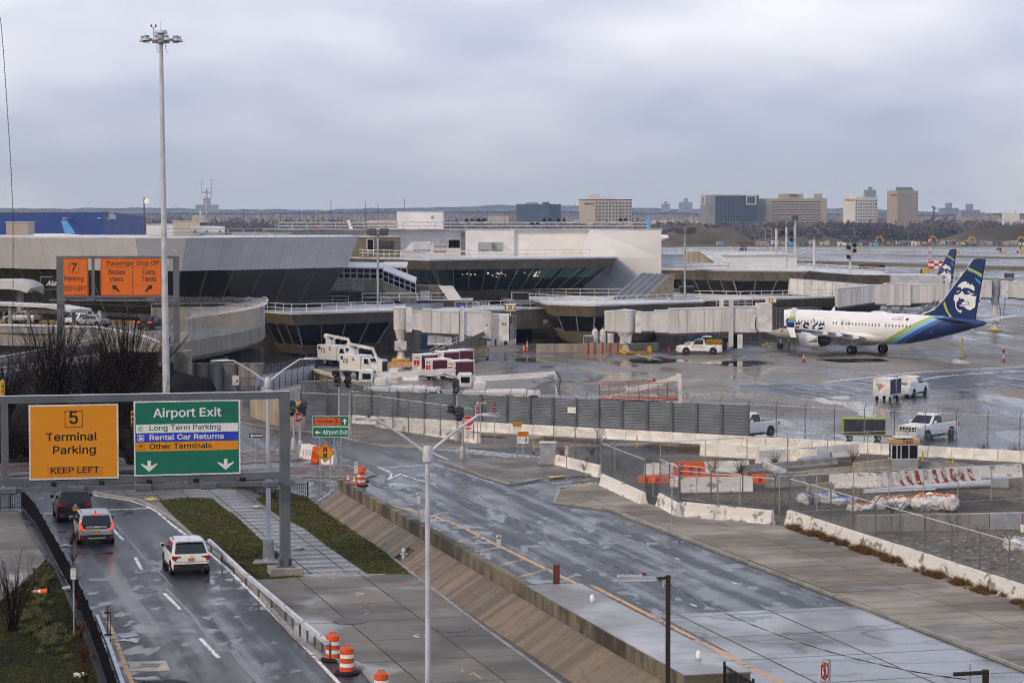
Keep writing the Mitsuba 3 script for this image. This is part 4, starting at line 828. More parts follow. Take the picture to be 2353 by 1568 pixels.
for(x0,x1,y0)in((442,470,494),(1120,1168,496),(2305,2340,490)):
 D=3200;k=thing('distant_building',{442:'low cream building with a stepped roof far behind the left headhouse',1120:'cream building with a brown chimney left of the blue glass block',2305:'white building with two stair towers on the far right horizon'}[x0],'building')
 part(k,'wall',MB().bx(wx(x0,D),wx(x1,D),D,D+14,0,zy(y0,D)),'hotel_cream' if x0<2000 else 'hotel_white')
 part(k,'chimney' if x0==1120 else 'stair_tower',MB().bx(wx(x1-11,D),wx(x1-7,D),D,D+4,0,zy(y0-9,D)),'brown_red' if x0==1120 else 'hotel_white')
 # blue hangar and the aircraft fins above the roofs
hg=thing('hangar','big bright blue hangar at the far left with white lettering near its corner','building')
mat('hangar_blue',tint((.014,.048,.24),.92,1.06,.1),.5,.4)
DA=780.0
c1,c2,l1=At(236,486,DA),At(336,497.5,DA+150),At(-260,488,DA+60)
def dn(p):return np.array([p[0],p[1],-1.0])
part(hg,'front_wall',MB().quad(dn(l1),dn(c1),c1,l1),'hangar_blue');part(hg,'side_wall',MB().quad(dn(c1),dn(c2),c2,c1),'hangar_blue')
part(hg,'roof',MB().quad(l1,c1,c2,np.array([l1[0],c2[1]+60,c2[2]])),'hangar_blue')
part(hg,'roof_edge',MB().bar(l1,c1,.5).bar(c1,c2,.5),'hotel_grey')
u=(c2-c1)[:2]/np.linalg.norm((c2-c1)[:2]);q=c1[:2]+u*14
part(hg,'lettering',MB().text('jetBlue',2.1,face([*(q+np.array([u[1],-u[0]])*.2),zy(503,DA)],u),depth=.2,w=22),'white_sign')
for x in(150,335-105):part(hg,'vent',MB().bx(wx(x-3,DA),wx(x+4,DA),DA-2,DA+18,zy(502,DA),zy(500,DA)),'hotel_white')
for x in np.linspace(20,235,14):part(hg,'roof_mast',MB().tube([At(x,487,DA+30),At(x,482,DA+30)],.12,4),'hotel_grey')
def fin(label,pts,D,m,marks=(),name='aircraft_tail',thick=.35):
 k=thing(name,label,'aircraft tail');P=[At(x,y,D)for x,y in pts]
 part(k,'fin',MB().prism([(p[0],p[2])for p in P],0,thick,np.array([[1,0,0,0],[0,0,-1,D+thick],[0,1,0,0],[0,0,0,1.0]])),m)
 b=(P[-1]+P[-2])/2;part(k,'fuselage',MB().tube([[b[0]-9,D+.2,b[2]-2.0],[b[0],D+.2,b[2]-1.7],[b[0]+5,D+.2,b[2]-1.0]],[1.9,1.6,.4],12),'bright_white')
 for t,x,y,h,c in marks:part(k,'lettering',MB().text(t,h,face(At(x,y,D-.05),(1,0)),cx=0),c)
mat('light_blue',(.10,.36,.72),.4,.4)
fin('bright light blue aircraft tail fin rising behind the left headhouse roof',[(139.5,505),(152,506),(173,536),(149,536)],520,'light_blue',[('HQ',148,514,.25,'white_sign')])
fin('narrow light blue tail fin seen at the right end of the white hall roof',[(1487,495.5),(1494,495),(1495,535),(1485,535)],600,'light_blue')
fin('white tail fin with a red patch behind the roof rails left of the vent stack',[(796,505),(802,505),(812,528),(803,528)],620,'bright_white')
fin('small white and red tail fin behind the left part of the roof rails',[(723,511),(728,511),(733,528),(726,528)],640,'red_sign')
fin('dark blue tail tip behind the far roof rails right of the white hall',[(1702,564),(1716,564),(1714,584),(1694,584)],560,'navy_paint')
# roof clutter: masts, antennas, lights
def mast(label,x,y0,y1,D,r=.06,cat='antenna mast',name='antenna_mast',m='steel_dark',arms=()):
 k=thing(name,label,cat,'thin antenna masts on the terminal roofs' if label.startswith('thin')else None);a,b=At(x,y1,D),At(x,y0,D)
 part(k,'pole',MB().tube([a,b],r,6),m)
 for(y,x0,x1)in arms:part(k,'arm',MB().tube([At(x0,y,D),At(x1,y,D)],r*.8,5),m)
 return k
r=np.random.default_rng(31)
AM=((559,480),(659,484),(688,482),(703,490),(720,484),(760,462),(786,488),(839,463),(868,466),(929,455),(558,500),(644,490),(602,488),(1008,492),(1120,484),(1428,478),(1453,493),(1250,482),(1375,490),(740,486))
for x,y in AM:
 mast('thin dark antenna mast on the terminal roof, '+nth(x,[q[0]for q in AM]),x,y,530,D1+25 if x>610 else 330,.045)
mast('grey antenna mast with crossbar and two upright whips above the left roofs',474.5,434,545,340,.12,m='galvanised',arms=((442,462,486),))
part('antenna_mast_020','whip',MB().tube([At(485,412,340),At(485,456,340)],.06,5).tube([At(463,413,340),At(463,443,340)],.04,5),'galvanised')
k=mast('dark post with a round white dish beside the hangar',331,454,533,330,.09)
part(k,'dish',MB().lathe([(0,-.1),(.36,-.05),(.42,.1),(.35,.02),(0,0)],20,np.array([[1,0,0,At(336,463,329)[0]],[0,0,1,329.6],[0,1,0,At(336,463,329)[2]],[0,0,0,1.0]])),'bright_white')
def floods(label,x,y0,y1,D,n=2,side=1,m='galvanised',r=.14):
 k=thing('floodlight_pole',label,'floodlight pole');a,b=At(x,y1,D),At(x,y0,D)
 part(k,'pole',MB().tube([a,b],r,8),m);part(k,'crossarm',MB().bar(b+[-.9*n/2,0,0],b+[.9*n/2,0,0],.12),'steel_dark')
 for i in range(n):
  c=b+[(i-(n-1)/2)*1.5,-.2,.45]
  part(k,'floodlight',MB().add(BV*[1.1,.5,.75],BF,frame(c,(1,.25*(i-.5)))@np.array([[1,0,.2*(1 if i else-1),0],[0,1,0,0],[0,.4,1,0],[0,0,0,1.0]])),'steel_dark')
 return k
floods('roof floodlight pole with two dark lamps on the leftmost gate building',868,541,706,290,2)
floods('roof floodlight pole with two dark lamps on the middle gate building',1573,536,691,305,2)
for i,(x,y0,y1,D)in enumerate(((1783,522,612,392),(1806,520,612,390),(1826,506,612,395),(1870,548,618,380),(1953,556,630,360))):
 floods(['tall grey pole with a dark lamp, leftmost of the pole cluster','tall grey pole with dark lamps, second of the pole cluster','tallest slim pole of the cluster','grey pole with two dark lamps left of the airfield','grey lamp pole with stacked dark boxes above the far concourse'][i],x,y0,y1,D,2 if i!=2 else 1,m='galvanised_light',r=.2)
part('floodlight_pole_002','link_beam',MB().bar(At(1781,522,391),At(1808,522,391),.25),'steel_dark')
for i,(dx,dy)in enumerate(((-4,0),(10,-5),(10,8),(-4,22))):part('floodlight_pole_006','lamp_box',MB().box(At(1953+dx,568+dy,359.6),(.55,.4,.6)),'black_metal')
for i,(dx,dy)in enumerate(((12,12),(12,26),(-8,10))):part('floodlight_pole_003','lamp_box',MB().box(At(1806+dx,525+dy,389.6),(.55,.4,.65)),'black_metal')
for i,(x,y)in enumerate(((1072,506),(1100,505),(1222,513),(1425,505),(1250,505),(1283,506))):
 k=thing('roof_spotlight','pair of dark spotlights on the white hall roof railing, '+nth(x,(1072,1100,1222,1425,1250,1283)),'spotlight','dark spotlights on the white hall roof');c=At(x,y,D1-2)
 part(k,'lamp',MB().box(c,(.55,.4,.5)),'black_metal');part(k,'lamp',MB().box(c+[.9,0,.05],(.5,.4,.45)),'black_metal');part(k,'stem',MB().tube([c+[.45,0,0],c+[.45,0,-1.3]],.06,5),'steel_dark')
for i,(x0,x1,y0,y1,m,lab)in enumerate(((15,67,511,531,'hotel_tan','tan box shaped rooftop unit with a duct on the left headhouse roof'),(398,460,509,533,'hotel_cream','beige machine house on the roof behind the tall light mast'),(460,475,511,523,'steel_dark','dark louvred rooftop unit left of the crossbar antenna'),(337,400,516,533,'hotel_white','low white rooftop building behind the headhouse'))):
 k=thing('rooftop_unit',lab,'rooftop unit');D=322.0
 part(k,'casing',MB().cbox(wx(x0,D),wx(x1,D),D,D+4,zy(y1,D)-.5,zy(y0,D),.06),m);part(k,'top',MB().bx(wx(x0,D)-.1,wx(x1,D)+.1,D-.1,D+4.1,zy(y0,D),zy(y0,D)+.12),'roof_white')
 for j in range(3):part(k,'panel',MB().bx(wx(x0+(x1-x0)*(j*.32+.03),D),wx(x0+(x1-x0)*(j*.32+.30),D),D-.05,D,zy(y1,D)-.3,zy(y0+2,D)),m)
k=thing('rooftop_unit','long white rounded duct on the roof left of the white hall','rooftop unit');part(k,'duct',MB().tube([At(440,528,318),At(516,529,318)],.55,14),'roof_white')
for q in(448,475,505):part(k,'saddle',MB().bx(wx(q,318),wx(q,318)+.2,317.4,318.6,zy(536,318),zy(529,318)),'steel_dark')
k=thing('rooftop_unit','stack of white louvred roof monitors in front of the white hall left end','rooftop unit')
for i in range(7):part(k,'louvre',MB().bx(wx(535,345),wx(664,345),345-.1*i,350,zy(546-i*1.9,345),zy(545-i*1.9,345)),'white_metal')
part(k,'core',MB().bx(wx(540,346),wx(660,346),346,352,zy(548,345),zy(533.5,345)),'steel_dark')
# airfield and construction yard
def gx(x,y):g=G(x,y);return g
for i,(x,y,w,m)in enumerate(((1971,573,3.6,'safety_yellow'),(2058,566,2.6,'steel_dark'),(2366-70,576,3.0,'steel_dark'),(2350,573,3,'safety_yellow'),(2305,581,3.2,'safety_yellow'),(2345,583,3.6,'safety_yellow'),(2200,583,2.4,'safety_yellow'),(2127,630,2.8,'safety_yellow'),(2320,641,2.6,'steel_dark'))):
 g=gx(x,y);k=thing('airfield_sign','small %s airfield guidance sign on the far wet pavement, number %s from the left'%('yellow' if m!='steel_dark' else 'black',['two','three','six','nine','seven','eight','five','four','ten'][i]),'sign')
 part(k,'panel',MB().cbox(g[0]-w/2*.9,g[0]+w/2*.9,g[1],g[1]+.5,.35,1.75,.05),m);part(k,'dark_end',MB().bx(g[0]-w*.62,g[0]-w*.46,g[1],g[1]+.5,.35,1.75),'ink')
 for q in(-.3,.3):part(k,'foot',MB().bx(g[0]+w*q,g[0]+w*q+.15,g[1]+.1,g[1]+.4,0,.4),'steel_dark')
g=gx(2003,618);k=thing('airfield_sign','long dark red runway sign with black ends beyond the concourse','sign');part(k,'panel',MB().bx(g[0]-3,g[0]+3,g[1],g[1]+.6,.3,1.7),'maroon')
for q in(-4.6,3.05):part(k,'black_end',MB().bx(g[0]+q,g[0]+q+1.6,g[1],g[1]+.6,.3,1.6),'ink')
g=gx(2156,617);k=thing('equipment_shelter','small red and white chequered equipment shelter on the airfield','shelter');w=6.6
for i in range(4):
 for j in range(3):part(k,'panel',MB().bx(g[0]-w/2+i*w/4,g[0]-w/2+(i+1)*w/4,g[1],g[1]+3,j*.95,(j+1)*.95),'red_sign' if(i+j)%2==0 else 'white_sign')
part(k,'roof',MB().bx(g[0]-w/2-.1,g[0]+w/2+.1,g[1]-.1,g[1]+3.1,2.85,3.0),'white_sign')
g=gx(2136,612);k=thing('lattice_mast','red and white lattice mast on the airfield','mast')
for j in range(8):
 z0,z1=j*1.5,j*1.5+1.5;mb=MB();c=[(-.5,0),(.5,0),(0,.9)]
 for a in range(3):
  p,q=c[a],c[(a+1)%3];mb.tube([(g[0]+p[0],g[1]+p[1],z0),(g[0]+p[0],g[1]+p[1],z1)],.06,4).tube([(g[0]+p[0],g[1]+p[1],z0),(g[0]+q[0],g[1]+q[1],z1)],.04,4)
 part(k,'section',mb,'red_sign' if j%2 else 'white_sign')
g=At(2142,560,1750);k=thing('piling_rig','tall dark piling rig standing in the construction yard','piling rig');Z=zy(474,1750)
part(k,'leader',MB().bar([g[0],1750,0],[g[0]+.8,1750,Z],1.1),'steel_dark');part(k,'hammer',MB().bar([g[0]-.3,1749,Z*.55],[g[0],1749,Z*.75],2.0),'steel_dark');part(k,'base',MB().cbox(g[0]-4,g[0]+3,1748,1752,0,3.2,.3),'steel_dark')
part(k,'strut',MB().bar([g[0]-3.5,1750,3],[g[0]+.3,1750,Z*.6],.5),'steel_dark');part(k,'head',MB().bar([g[0]-1.0,1750,Z],[g[0]+2.6,1750,Z-2],.8),'steel_dark')
def excavator(x,D,s,label):
 k=thing('excavator',label,'excavator');X=wx(x,D);F=frame([X,D,0],(s,0))if s>0 else np.diag([-1,1,1,1.0])@frame([-X,D,0],(1,0))
 M=np.eye(4);M[0,0]=s;M[:3,3]=[X,D,0]
 for y in(-1.2,1.2):part(k,'track',MB(M).cbox(-2.2,2.2,y-.35,y+.35,0,1.1,.3),'steel_dark')
 part(k,'house',MB(M).cbox(-2.4,1.2,-1.4,1.4,1.2,2.6,.15),'safety_yellow');part(k,'cab',MB(M).cbox(.2,1.9,-1.4,.1,1.2,3.4,.15),'dark_glass')
 part(k,'boom',MB(M).bar((1.3,.4,2.2),(4.3,.4,6.6),.8).bar((4.3,.4,6.6),(7.0,.4,6.0),.75),'safety_yellow');part(k,'arm',MB(M).bar((6.8,.4,6.4),(8.2,.4,2.4),.6),'safety_yellow')
 part(k,'bucket',MB(M).loft([[(7.6,-.4,2.6),(7.6,1.2,2.6),(8.6,1.2,2.4),(8.6,-.4,2.4)],[(7.0,-.3,1.2),(7.0,1.1,1.2),(7.7,1.1,.8),(7.7,-.3,.8)]]),'steel_dark')
excavator(2036,1700,-1,'yellow excavator with raised arm, left of the piling rig');excavator(2126,1690,1,'yellow excavator working beside the piling rig')
excavator(2214,1640,1,'yellow excavator with high boom below the brown mound');excavator(2362,1650,-1,'yellow excavator cut by the right edge of the picture')
r=np.random.default_rng(9);cols=['hotel_white','hotel_grey','hotel_tan','blue_paint','brown_red','steel_dark','white_metal','hotel_cream','light_blue']
for i in range(70):
 x=r.uniform(1640,2370)if i%3 else r.uniform(1950,2330);D=r.uniform(1640,1820);w,h=r.uniform(2.5,8),r.uniform(1.8,3.4);X=wx(x,D);m=cols[int(r.integers(len(cols)))]
 k=thing('site_cabin','small '+{'hotel_white':'white','hotel_grey':'grey','hotel_tan':'tan','blue_paint':'blue','brown_red':'rusty red','steel_dark':'black','white_metal':'pale','hotel_cream':'cream','light_blue':'light blue'}[m]+' cabin or container in the far construction yard'+(' right of the piling rig' if x>2142 else ' left of the piling rig' if x>1950 else ' below the tan hotel'),'container','cabins and containers in the far construction yard')
 part(k,'body',MB().cbox(X,X+w,D,D+2.5,.1,h,.08),m);part(k,'door',MB().bx(X+w*.3,X+w*.3+.9,D-.05,D,.1,2.0),'steel_dark' if m!='steel_dark' else 'hotel_grey');part(k,'roof',MB().bx(X-.1,X+w+.1,D-.1,D+2.6,h,h+.12),'hotel_white' if i%2 else 'hotel_grey')
def mound(label,x0,x1,D,h,seed):
 a,b=wx(x0,D),wx(x1,D);u=np.linspace(0,1,60);v=np.linspace(-1,1,14);U,V=np.meshgrid(u,v,indexing='ij')
 z=h*np.sin(np.pi*U)**.8*(1-V**2)*(.65+.7*meshkit.fbm(np.stack([U*5+seed,V,V*0],-1),4,seed))-.2
 P=np.stack([a+(b-a)*U,D+45*V,z],-1);i,j=np.meshgrid(range(59),range(13),indexing='ij');q=np.stack([i*14+j,(i+1)*14+j,(i+1)*14+j+1,i*14+j+1],-1).reshape(-1,4)
 k=uniq('mound');put(k,(P.reshape(-1,3),q),'mound_earth',True);labels[k]={'kind':'structure','label':label}
mound('brown earth mound right of the white hall',1480,1740,1830,15,1);mound('long brown earth mound at the right horizon',2140,2600,1880,17,2);mound('low earth bank in the construction yard',1700,2000,1860,6,3)
for i,x in enumerate((1758,1772,1880,1962,2085,2110,2236,2330,1300,1850)):
 D=1850+20*i;k=thing('street_lamp','small pale street lamp far away in front of the trees, '+nth(x,(1758,1772,1880,1962,2085,2110,2236,2330,1300,1850)),'street lamp','small street lamps along the far road');X=wx(x,D)
 part(k,'pole',MB().tube([(X,D,0),(X,D,10),(X-.6,D,11.6),(X-2.4,D,12.2)],.16,5),'galvanised_light');part(k,'head',MB().bx(X-3.4,X-2.2,D-.3,D+.3,12,12.3),'hotel_white')
for i,(x,y)in enumerate(((1720,514),(1826,517),(1690,511))):
 D=2000.;k=thing('road_sign','small green motorway sign in the far trees, '+nth(x,(1720,1826,1690)),'sign','green motorway signs below the distant hotels');c=At(x,y,D)
 part(k,'panel',MB().box(c,(7,.2,3.6)),'green_sign');part(k,'post',MB().bar([c[0],D+.3,0],[c[0],D+.3,c[2]],.3),'galvanised')
 # long low concrete railing of the far bridge
k=thing('bridge_rail','long pale concrete road railing along the far edge of the airfield','railing');D=1840.
part(k,'beam',MB().bx(wx(1480,D),wx(1990,D),D,D+.6,1.4,2.0),'hotel_white')
for x in range(1480,1990,12):part(k,'post',MB().bx(wx(x,D),wx(x,D)+.5,D,D+.6,0,1.4),'hotel_white')
# ---------------------------------------------------------------- signs, gantries, lamps
U=(RN[0],RN[1])
def board(k,o,u,w,h,m,rim=None,name='panel',thick=.06,r=0.0):
 """Sign panel with lower left corner o, along u; returns the lettering frame of its face."""
 F=frame(o,u)
 P=shapely.box(0,0,w,h)if not r else shapely.box(r,r,w-r,h-r).buffer(r,quad_segs=6)
 A=F@np.array([[1,0,0,0],[0,0,-1,thick],[0,1,0,0],[0,0,0,1.0]])
 part(k,name,MB(A).prism(P,0,thick),m)
 if rim:part(k,'border',MB(A).prism(P.buffer(-.025*h if h<1.5 else-.05).difference(P.buffer(-.05*h if h<1.5 else-.13))if rim[1]=='in' else P.difference(P.buffer(-.07 if h>1.5 else-.03)),thick,thick+.006),rim[0])
 return A@np.array([[1,0,0,0],[0,1,0,0],[0,0,1,thick],[0,0,0,1.0]])
def arrow(L,hw,sw,hl):
 return Polygon([(-sw/2,-L/2),(sw/2,-L/2),(sw/2,L/2-hl),(hw/2,L/2-hl),(0,L/2),(-hw/2,L/2-hl),(-sw/2,L/2-hl)])
def at2(poly,x,y,rot=0,sc=1):return shapely.affinity.translate(shapely.affinity.scale(shapely.affinity.rotate(poly,rot,origin=(0,0)),sc,sc,origin=(0,0)),x,y)
import shapely.affinity
# ---- near overhead gantry
g=thing('sign_gantry','grey steel box gantry spanning the exit road, carrying the yellow and the green sign boards','sign gantry')
base=G(655,1318,.13);ug=np.array([.972,.235]);ug/=np.linalg.norm(ug)
F=frame([base[0],base[1],0],ug)
S=1/47.6
def gz(y):return At(655,y,base[1])[2]
zt_,zl_,zb_=gz(907),gz(1090),gz(1097)
part(g,'post',MB(F).bx(-.24,.24,-.2,.2,.55,zt_+.18),'grey_paint')
part(g,'base_plate',MB(F).bx(-.42,.42,-.38,.38,.50,.56).bx(-.30,-.26,-.3,.3,.55,.95).bx(.26,.30,-.3,.3,.55,.95).bx(-.1,.1,-.34,.34,.55,.95),'grey_paint')
part(g,'footing',MB(F).cbox(-.78,.78,-.7,.7,.0,.5,.04),'concrete_grey')
Lg=17.0
part(g,'top_beam',MB(F).bx(-Lg,.24,-.16,.16,zt_-.17,zt_+.17),'grey_paint')
part(g,'top_flashing',MB(F).bx(-Lg,.25,-.17,.17,zt_+.172,zt_+.19),'galvanised_light')
part(g,'bottom_beam',MB(F).bx(-Lg,-.24,-.16,.16,zl_-.17,zl_+.17),'grey_paint')
for x in(-13.1,-16.5):part(g,'upright',MB(F).bx(x-.17,x+.17,-.14,.14,zl_+.17,zt_-.17),'grey_paint')
part(g,'lamp_rail',MB(F).bx(-Lg,.3,-1.25,-1.05,zb_-.22,zb_-.02).bx(-Lg,.3,-.8,-.7,zb_-.08,zb_-.02),'grey_paint')
for x in(-15.5,-12.2,-9.7,-7.0,-4.6,-2.4,-.6):part(g,'bracket',MB(F).bx(x-.04,x+.04,-1.2,-.1,zb_-.06,zb_+.05),'steel_dark')
for x in(-13.0,-9.9,-6.85,-3.8,-.85):part(g,'sign_lamp',MB(F).cbox(x-.38,x+.38,-1.6,-1.2,zb_-.28,zb_+.03,.05),'grey_paint')
for x in(-10.9,-8.7,-6.5,-4.3,-2.1):part(g,'lamp_clamp',MB(F).bx(x-.12,x+.12,-.9,-.6,zb_+.0,zb_+.16),'black_metal')
def grow(px):return(px-651)/47.5
def gP(px,py):return(F@np.array([grow(px),-.17-.07,gz(py)+grow(px)*(-.004),1]))[:3]
s1=thing('overhead_sign','amber overhead sign board with boxed number and parking lettering on the near gantry','road sign')
o=gP(81,1089);w,h=(278-81)/47.8,(1089-922)/47.6
L=board(s1,o,ug,w,h,'yellow_sign',('white_metal','out'))
Z6=lambda d:L@np.array([[1,0,0,0],[0,1,0,0],[0,0,1,d],[0,0,0,1.0]])
part(s1,'lettering',MB().text('5',.58,Z6(.003),cx=w*.5,dy=h*.745).text('Terminal',.36,Z6(.003),cx=w*.475,dy=h*.52,w=w*.575).text('Parking',.36,Z6(.003),cx=w*.505,dy=h*.345,w=w*.48).text('KEEP LEFT',.27,Z6(.006),cx=w*.51,dy=h*.085,w=w*.54),'ink')
part(s1,'number_frame',MB(Z6(.002)).prism(shapely.box(w*.40,h*.69,w*.60,h*.915).difference(shapely.box(w*.408,h*.70,w*.592,h*.905)),0,.006),'ink')
part(s1,'patch',MB(Z6(.001)).prism(shapely.box(w*.19,h*.04,w*.83,h*.175),0,.004),'yellow_patch')
for t in(.46,):part(s1,'panel_seam',MB(Z6(.001)).prism(shapely.box(.08,h*t,w-.08,h*t+.012),0,.003),'yellow_patch')
s2=thing('overhead_sign','green overhead airport exit sign with white, blue and amber strips on the near gantry','road sign')
o=gP(311,1085);w,h=(549-311)/47.5,(1085-917)/47.5
L=board(s2,o,ug,w,h,'green_sign',('white_metal','out'))
fy=lambda z:1-(z-385)/(965-385)
part(s2,'lettering',MB().text('Airport Exit',.40,Z6(.003),cx=w*.5,dy=h*fy(510),w=w*.64).text('Rental Car Returns',.235,Z6(.010),dy=h*fy(685),dx=w*.145,w=w*.70),'white_sign')
part(s2,'white_strip',MB(Z6(.002)).prism(shapely.box(w*.02,h*fy(632),w*.98,h*fy(566)),0,.004),'white_sign')
part(s2,'blue_strip',MB(Z6(.002)).prism(shapely.box(w*.02,h*fy(702),w*.98,h*fy(634)),0,.004),'blue_sign')
part(s2,'amber_strip',MB(Z6(.002)).prism(shapely.box(w*.02,h*fy(774),w*.98,h*fy(704)),0,.004),'yellow_sign')
ring_=Point(w*.065,h*fy(598)).buffer(.13)
part(s2,'green_lettering',MB(Z6(.006)).prism(ring_.difference(ring_.buffer(-.025)),0,.004).text('P',.15,None,depth=.004,cx=w*.065,dy=h*fy(598)-.075).text('Long Term Parking',.235,None,depth=.004,dx=w*.145,dy=h*fy(612),w=w*.67),'green_sign')
part(s2,'ink_lettering',MB(Z6(.006)).text('Other Terminals',.235,None,depth=.004,dx=w*.145,dy=h*fy(756),w=w*.585),'ink')
cx,cy=w*.065,h*fy(668);bx_=shapely.box(cx-.15,cy-.15,cx+.15,cy+.15)
part(s2,'car_symbol',MB(Z6(.006)).prism(unary_union([bx_.difference(bx_.buffer(-.02)),shapely.box(cx-.10,cy-.09,cx+.10,cy-.02),Polygon([(cx-.075,cy-.02),(cx+.075,cy-.02),(cx+.05,cy+.03),(cx-.05,cy+.03)]),shapely.box(cx-.08,cy-.12,cx-.04,cy-.09),shapely.box(cx+.04,cy-.12,cx+.08,cy-.09),Point(cx-.06,cy+.085).buffer(.03),shapely.box(cx-.04,cy+.075,cx+.08,cy+.095)]),0,.004),'white_sign')
cy=h*fy(738);bx_=shapely.box(cx-.15,cy-.15,cx+.15,cy+.15)
part(s2,'plane_symbol',MB(Z6(.006)).prism(unary_union([bx_.difference(bx_.buffer(-.012)),LineString([(cx-.09,cy+.0),(cx+.11,cy+.06)]).buffer(.018),LineString([(cx-.01,cy+.10),(cx+.02,cy+.03),(cx+.05,cy-.06)]).buffer(.015),LineString([(cx-.08,cy+.04),(cx-.07,cy)]).buffer(.012),shapely.box(cx-.13,cy-.13,cx+.03,cy-.12)]),0,.004),'ink')
dn_=Polygon([(-.07,.35),(.07,.35),(.07,.13),(.32,.24),(.33,.19),(0,-.10),(-.33,.19),(-.32,.24),(-.07,.13)])
for t in(.14,.86):part(s2,'arrow',MB(Z6(.004)).prism(at2(dn_,w*t,h*.09,0,1.18),0,.005),'white_sign')
# ---- far orange gantry on the ramp
g2=thing('sign_gantry','grey steel gantry on the curved ramp carrying two orange boards','sign gantry')
D=235.0
def q3(x,y,d=0):return At(x,y,D+d)
sc=FP/D
part(g2,'post',MB().bx(wx(398.5,D),wx(411,D),D-.25,D+.25,zy(790,D),zy(588,D)),'grey_paint');part(g2,'post',MB().bx(wx(131,D),wx(147,D),D-.25,D+.25,-2,zy(588,D)),'grey_paint')
part(g2,'beam',MB().bx(wx(147,D),wx(398,D),D-.16,D+.16,zy(594,D),zy(588,D)),'grey_paint');part(g2,'beam',MB().bx(wx(138,D),wx(403,D),D-.16,D+.16,zy(684,D),zy(679,D)),'grey_paint')
part(g2,'upright',MB().bx(wx(211,D),wx(217,D),D-.14,D+.14,zy(679,D),zy(594,D)),'grey_paint');part(g2,'lamp_rail',MB().bx(wx(118,D),wx(408,D),D-1.2,D-1.05,zy(691,D),zy(686,D)),'grey_paint')
for x in(149,213,352):part(g2,'sign_lamp',MB().cbox(wx(x-10,D),wx(x+10,D),D-1.6,D-1.2,zy(691.5,D),zy(684,D),.05),'grey_paint')
part(g2,'base_plate',MB().bx(wx(394,D),wx(415,D),D-.5,D+.5,zy(791,D),zy(788,D)),'steel_dark')
c=q3(397,601);part(g2,'camera',MB().lathe([(0,-.5),(.22,-.35),(.26,-.1),(.24,.15),(.1,.25),(0,.28)],14,np.array([[1,0,0,c[0]-.6],[0,1,0,c[1]-.4],[0,0,1,c[2]],[0,0,0,1.0]])),'bright_white')
c=q3(399,578);part(g2,'camera_mast',MB().tube([c+[0,0,-.5],c],.05,6).box(c+[.1,0,.1],(.5,.3,.3)),'galvanised')
s3=thing('overhead_sign','narrow orange board with boxed seven and parking lettering on the ramp gantry','road sign')
o=np.array([wx(138.5,D),D-.17,zy(679,D)]);w,h=65/sc,86/sc
o[1]-=.06;L=board(s3,o,(1,0),w,h,'orange_sign',None,r=.18)
part(s3,'border',MB(Z6(.002)).prism(shapely.box(.25,.25,w-.25,h-.25).buffer(.18).difference(shapely.box(.25,.25,w-.25,h-.25).buffer(.13)),0,.005),'ink')
part(s3,'lettering',MB(Z6(.003)).text('7',.82,None,cx=w*.5,dy=h*.64).text('Parking',.44,None,cx=w*.5,dy=h*.40,w=w*.68).text('KEEP LEFT',.46,None,cx=w*.5,dy=h*.135,w=w*.88).prism(shapely.box(w*.32,h*.595,w*.68,h*.875).difference(shapely.box(w*.335,h*.605,w*.665,h*.865)),0,.005),'ink')
s4=thing('overhead_sign','wide orange passenger drop off board with two diagonal arrows on the ramp gantry','road sign')
o=np.array([wx(232,D),D-.23,zy(679,D)]);w,h=141/sc,86/sc
L=board(s4,o,(1,0),w,h,'orange_sign',None,r=.18)
ar=arrow(.95,.62,.2,.42)
part(s4,'border',MB(Z6(.002)).prism(unary_union([shapely.box(.25,.25,w-.25,h-.25).buffer(.18).difference(shapely.box(.25,.25,w-.25,h-.25).buffer(.14)),shapely.box(.08,h*.755,w-.08,h*.765),shapely.box(w*.518,.08,w*.526,h*.76)]),0,.005),'ink')
part(s4,'lettering',MB(Z6(.003)).text('Passenger Drop Off',.42,None,cx=w*.53,dy=h*.82,w=w*.85).text('Buses',.47,None,cx=w*.265,dy=h*.575,w=w*.27).text('Vans',.47,None,cx=w*.255,dy=h*.39,w=w*.23).text('Cars',.47,None,cx=w*.78,dy=h*.575,w=w*.22).text('Taxis',.47,None,cx=w*.785,dy=h*.39,w=w*.25).prism(at2(ar,w*.245,h*.20,50),0,.005).prism(at2(ar,w*.785,h*.20,-45),0,.005),'ink')
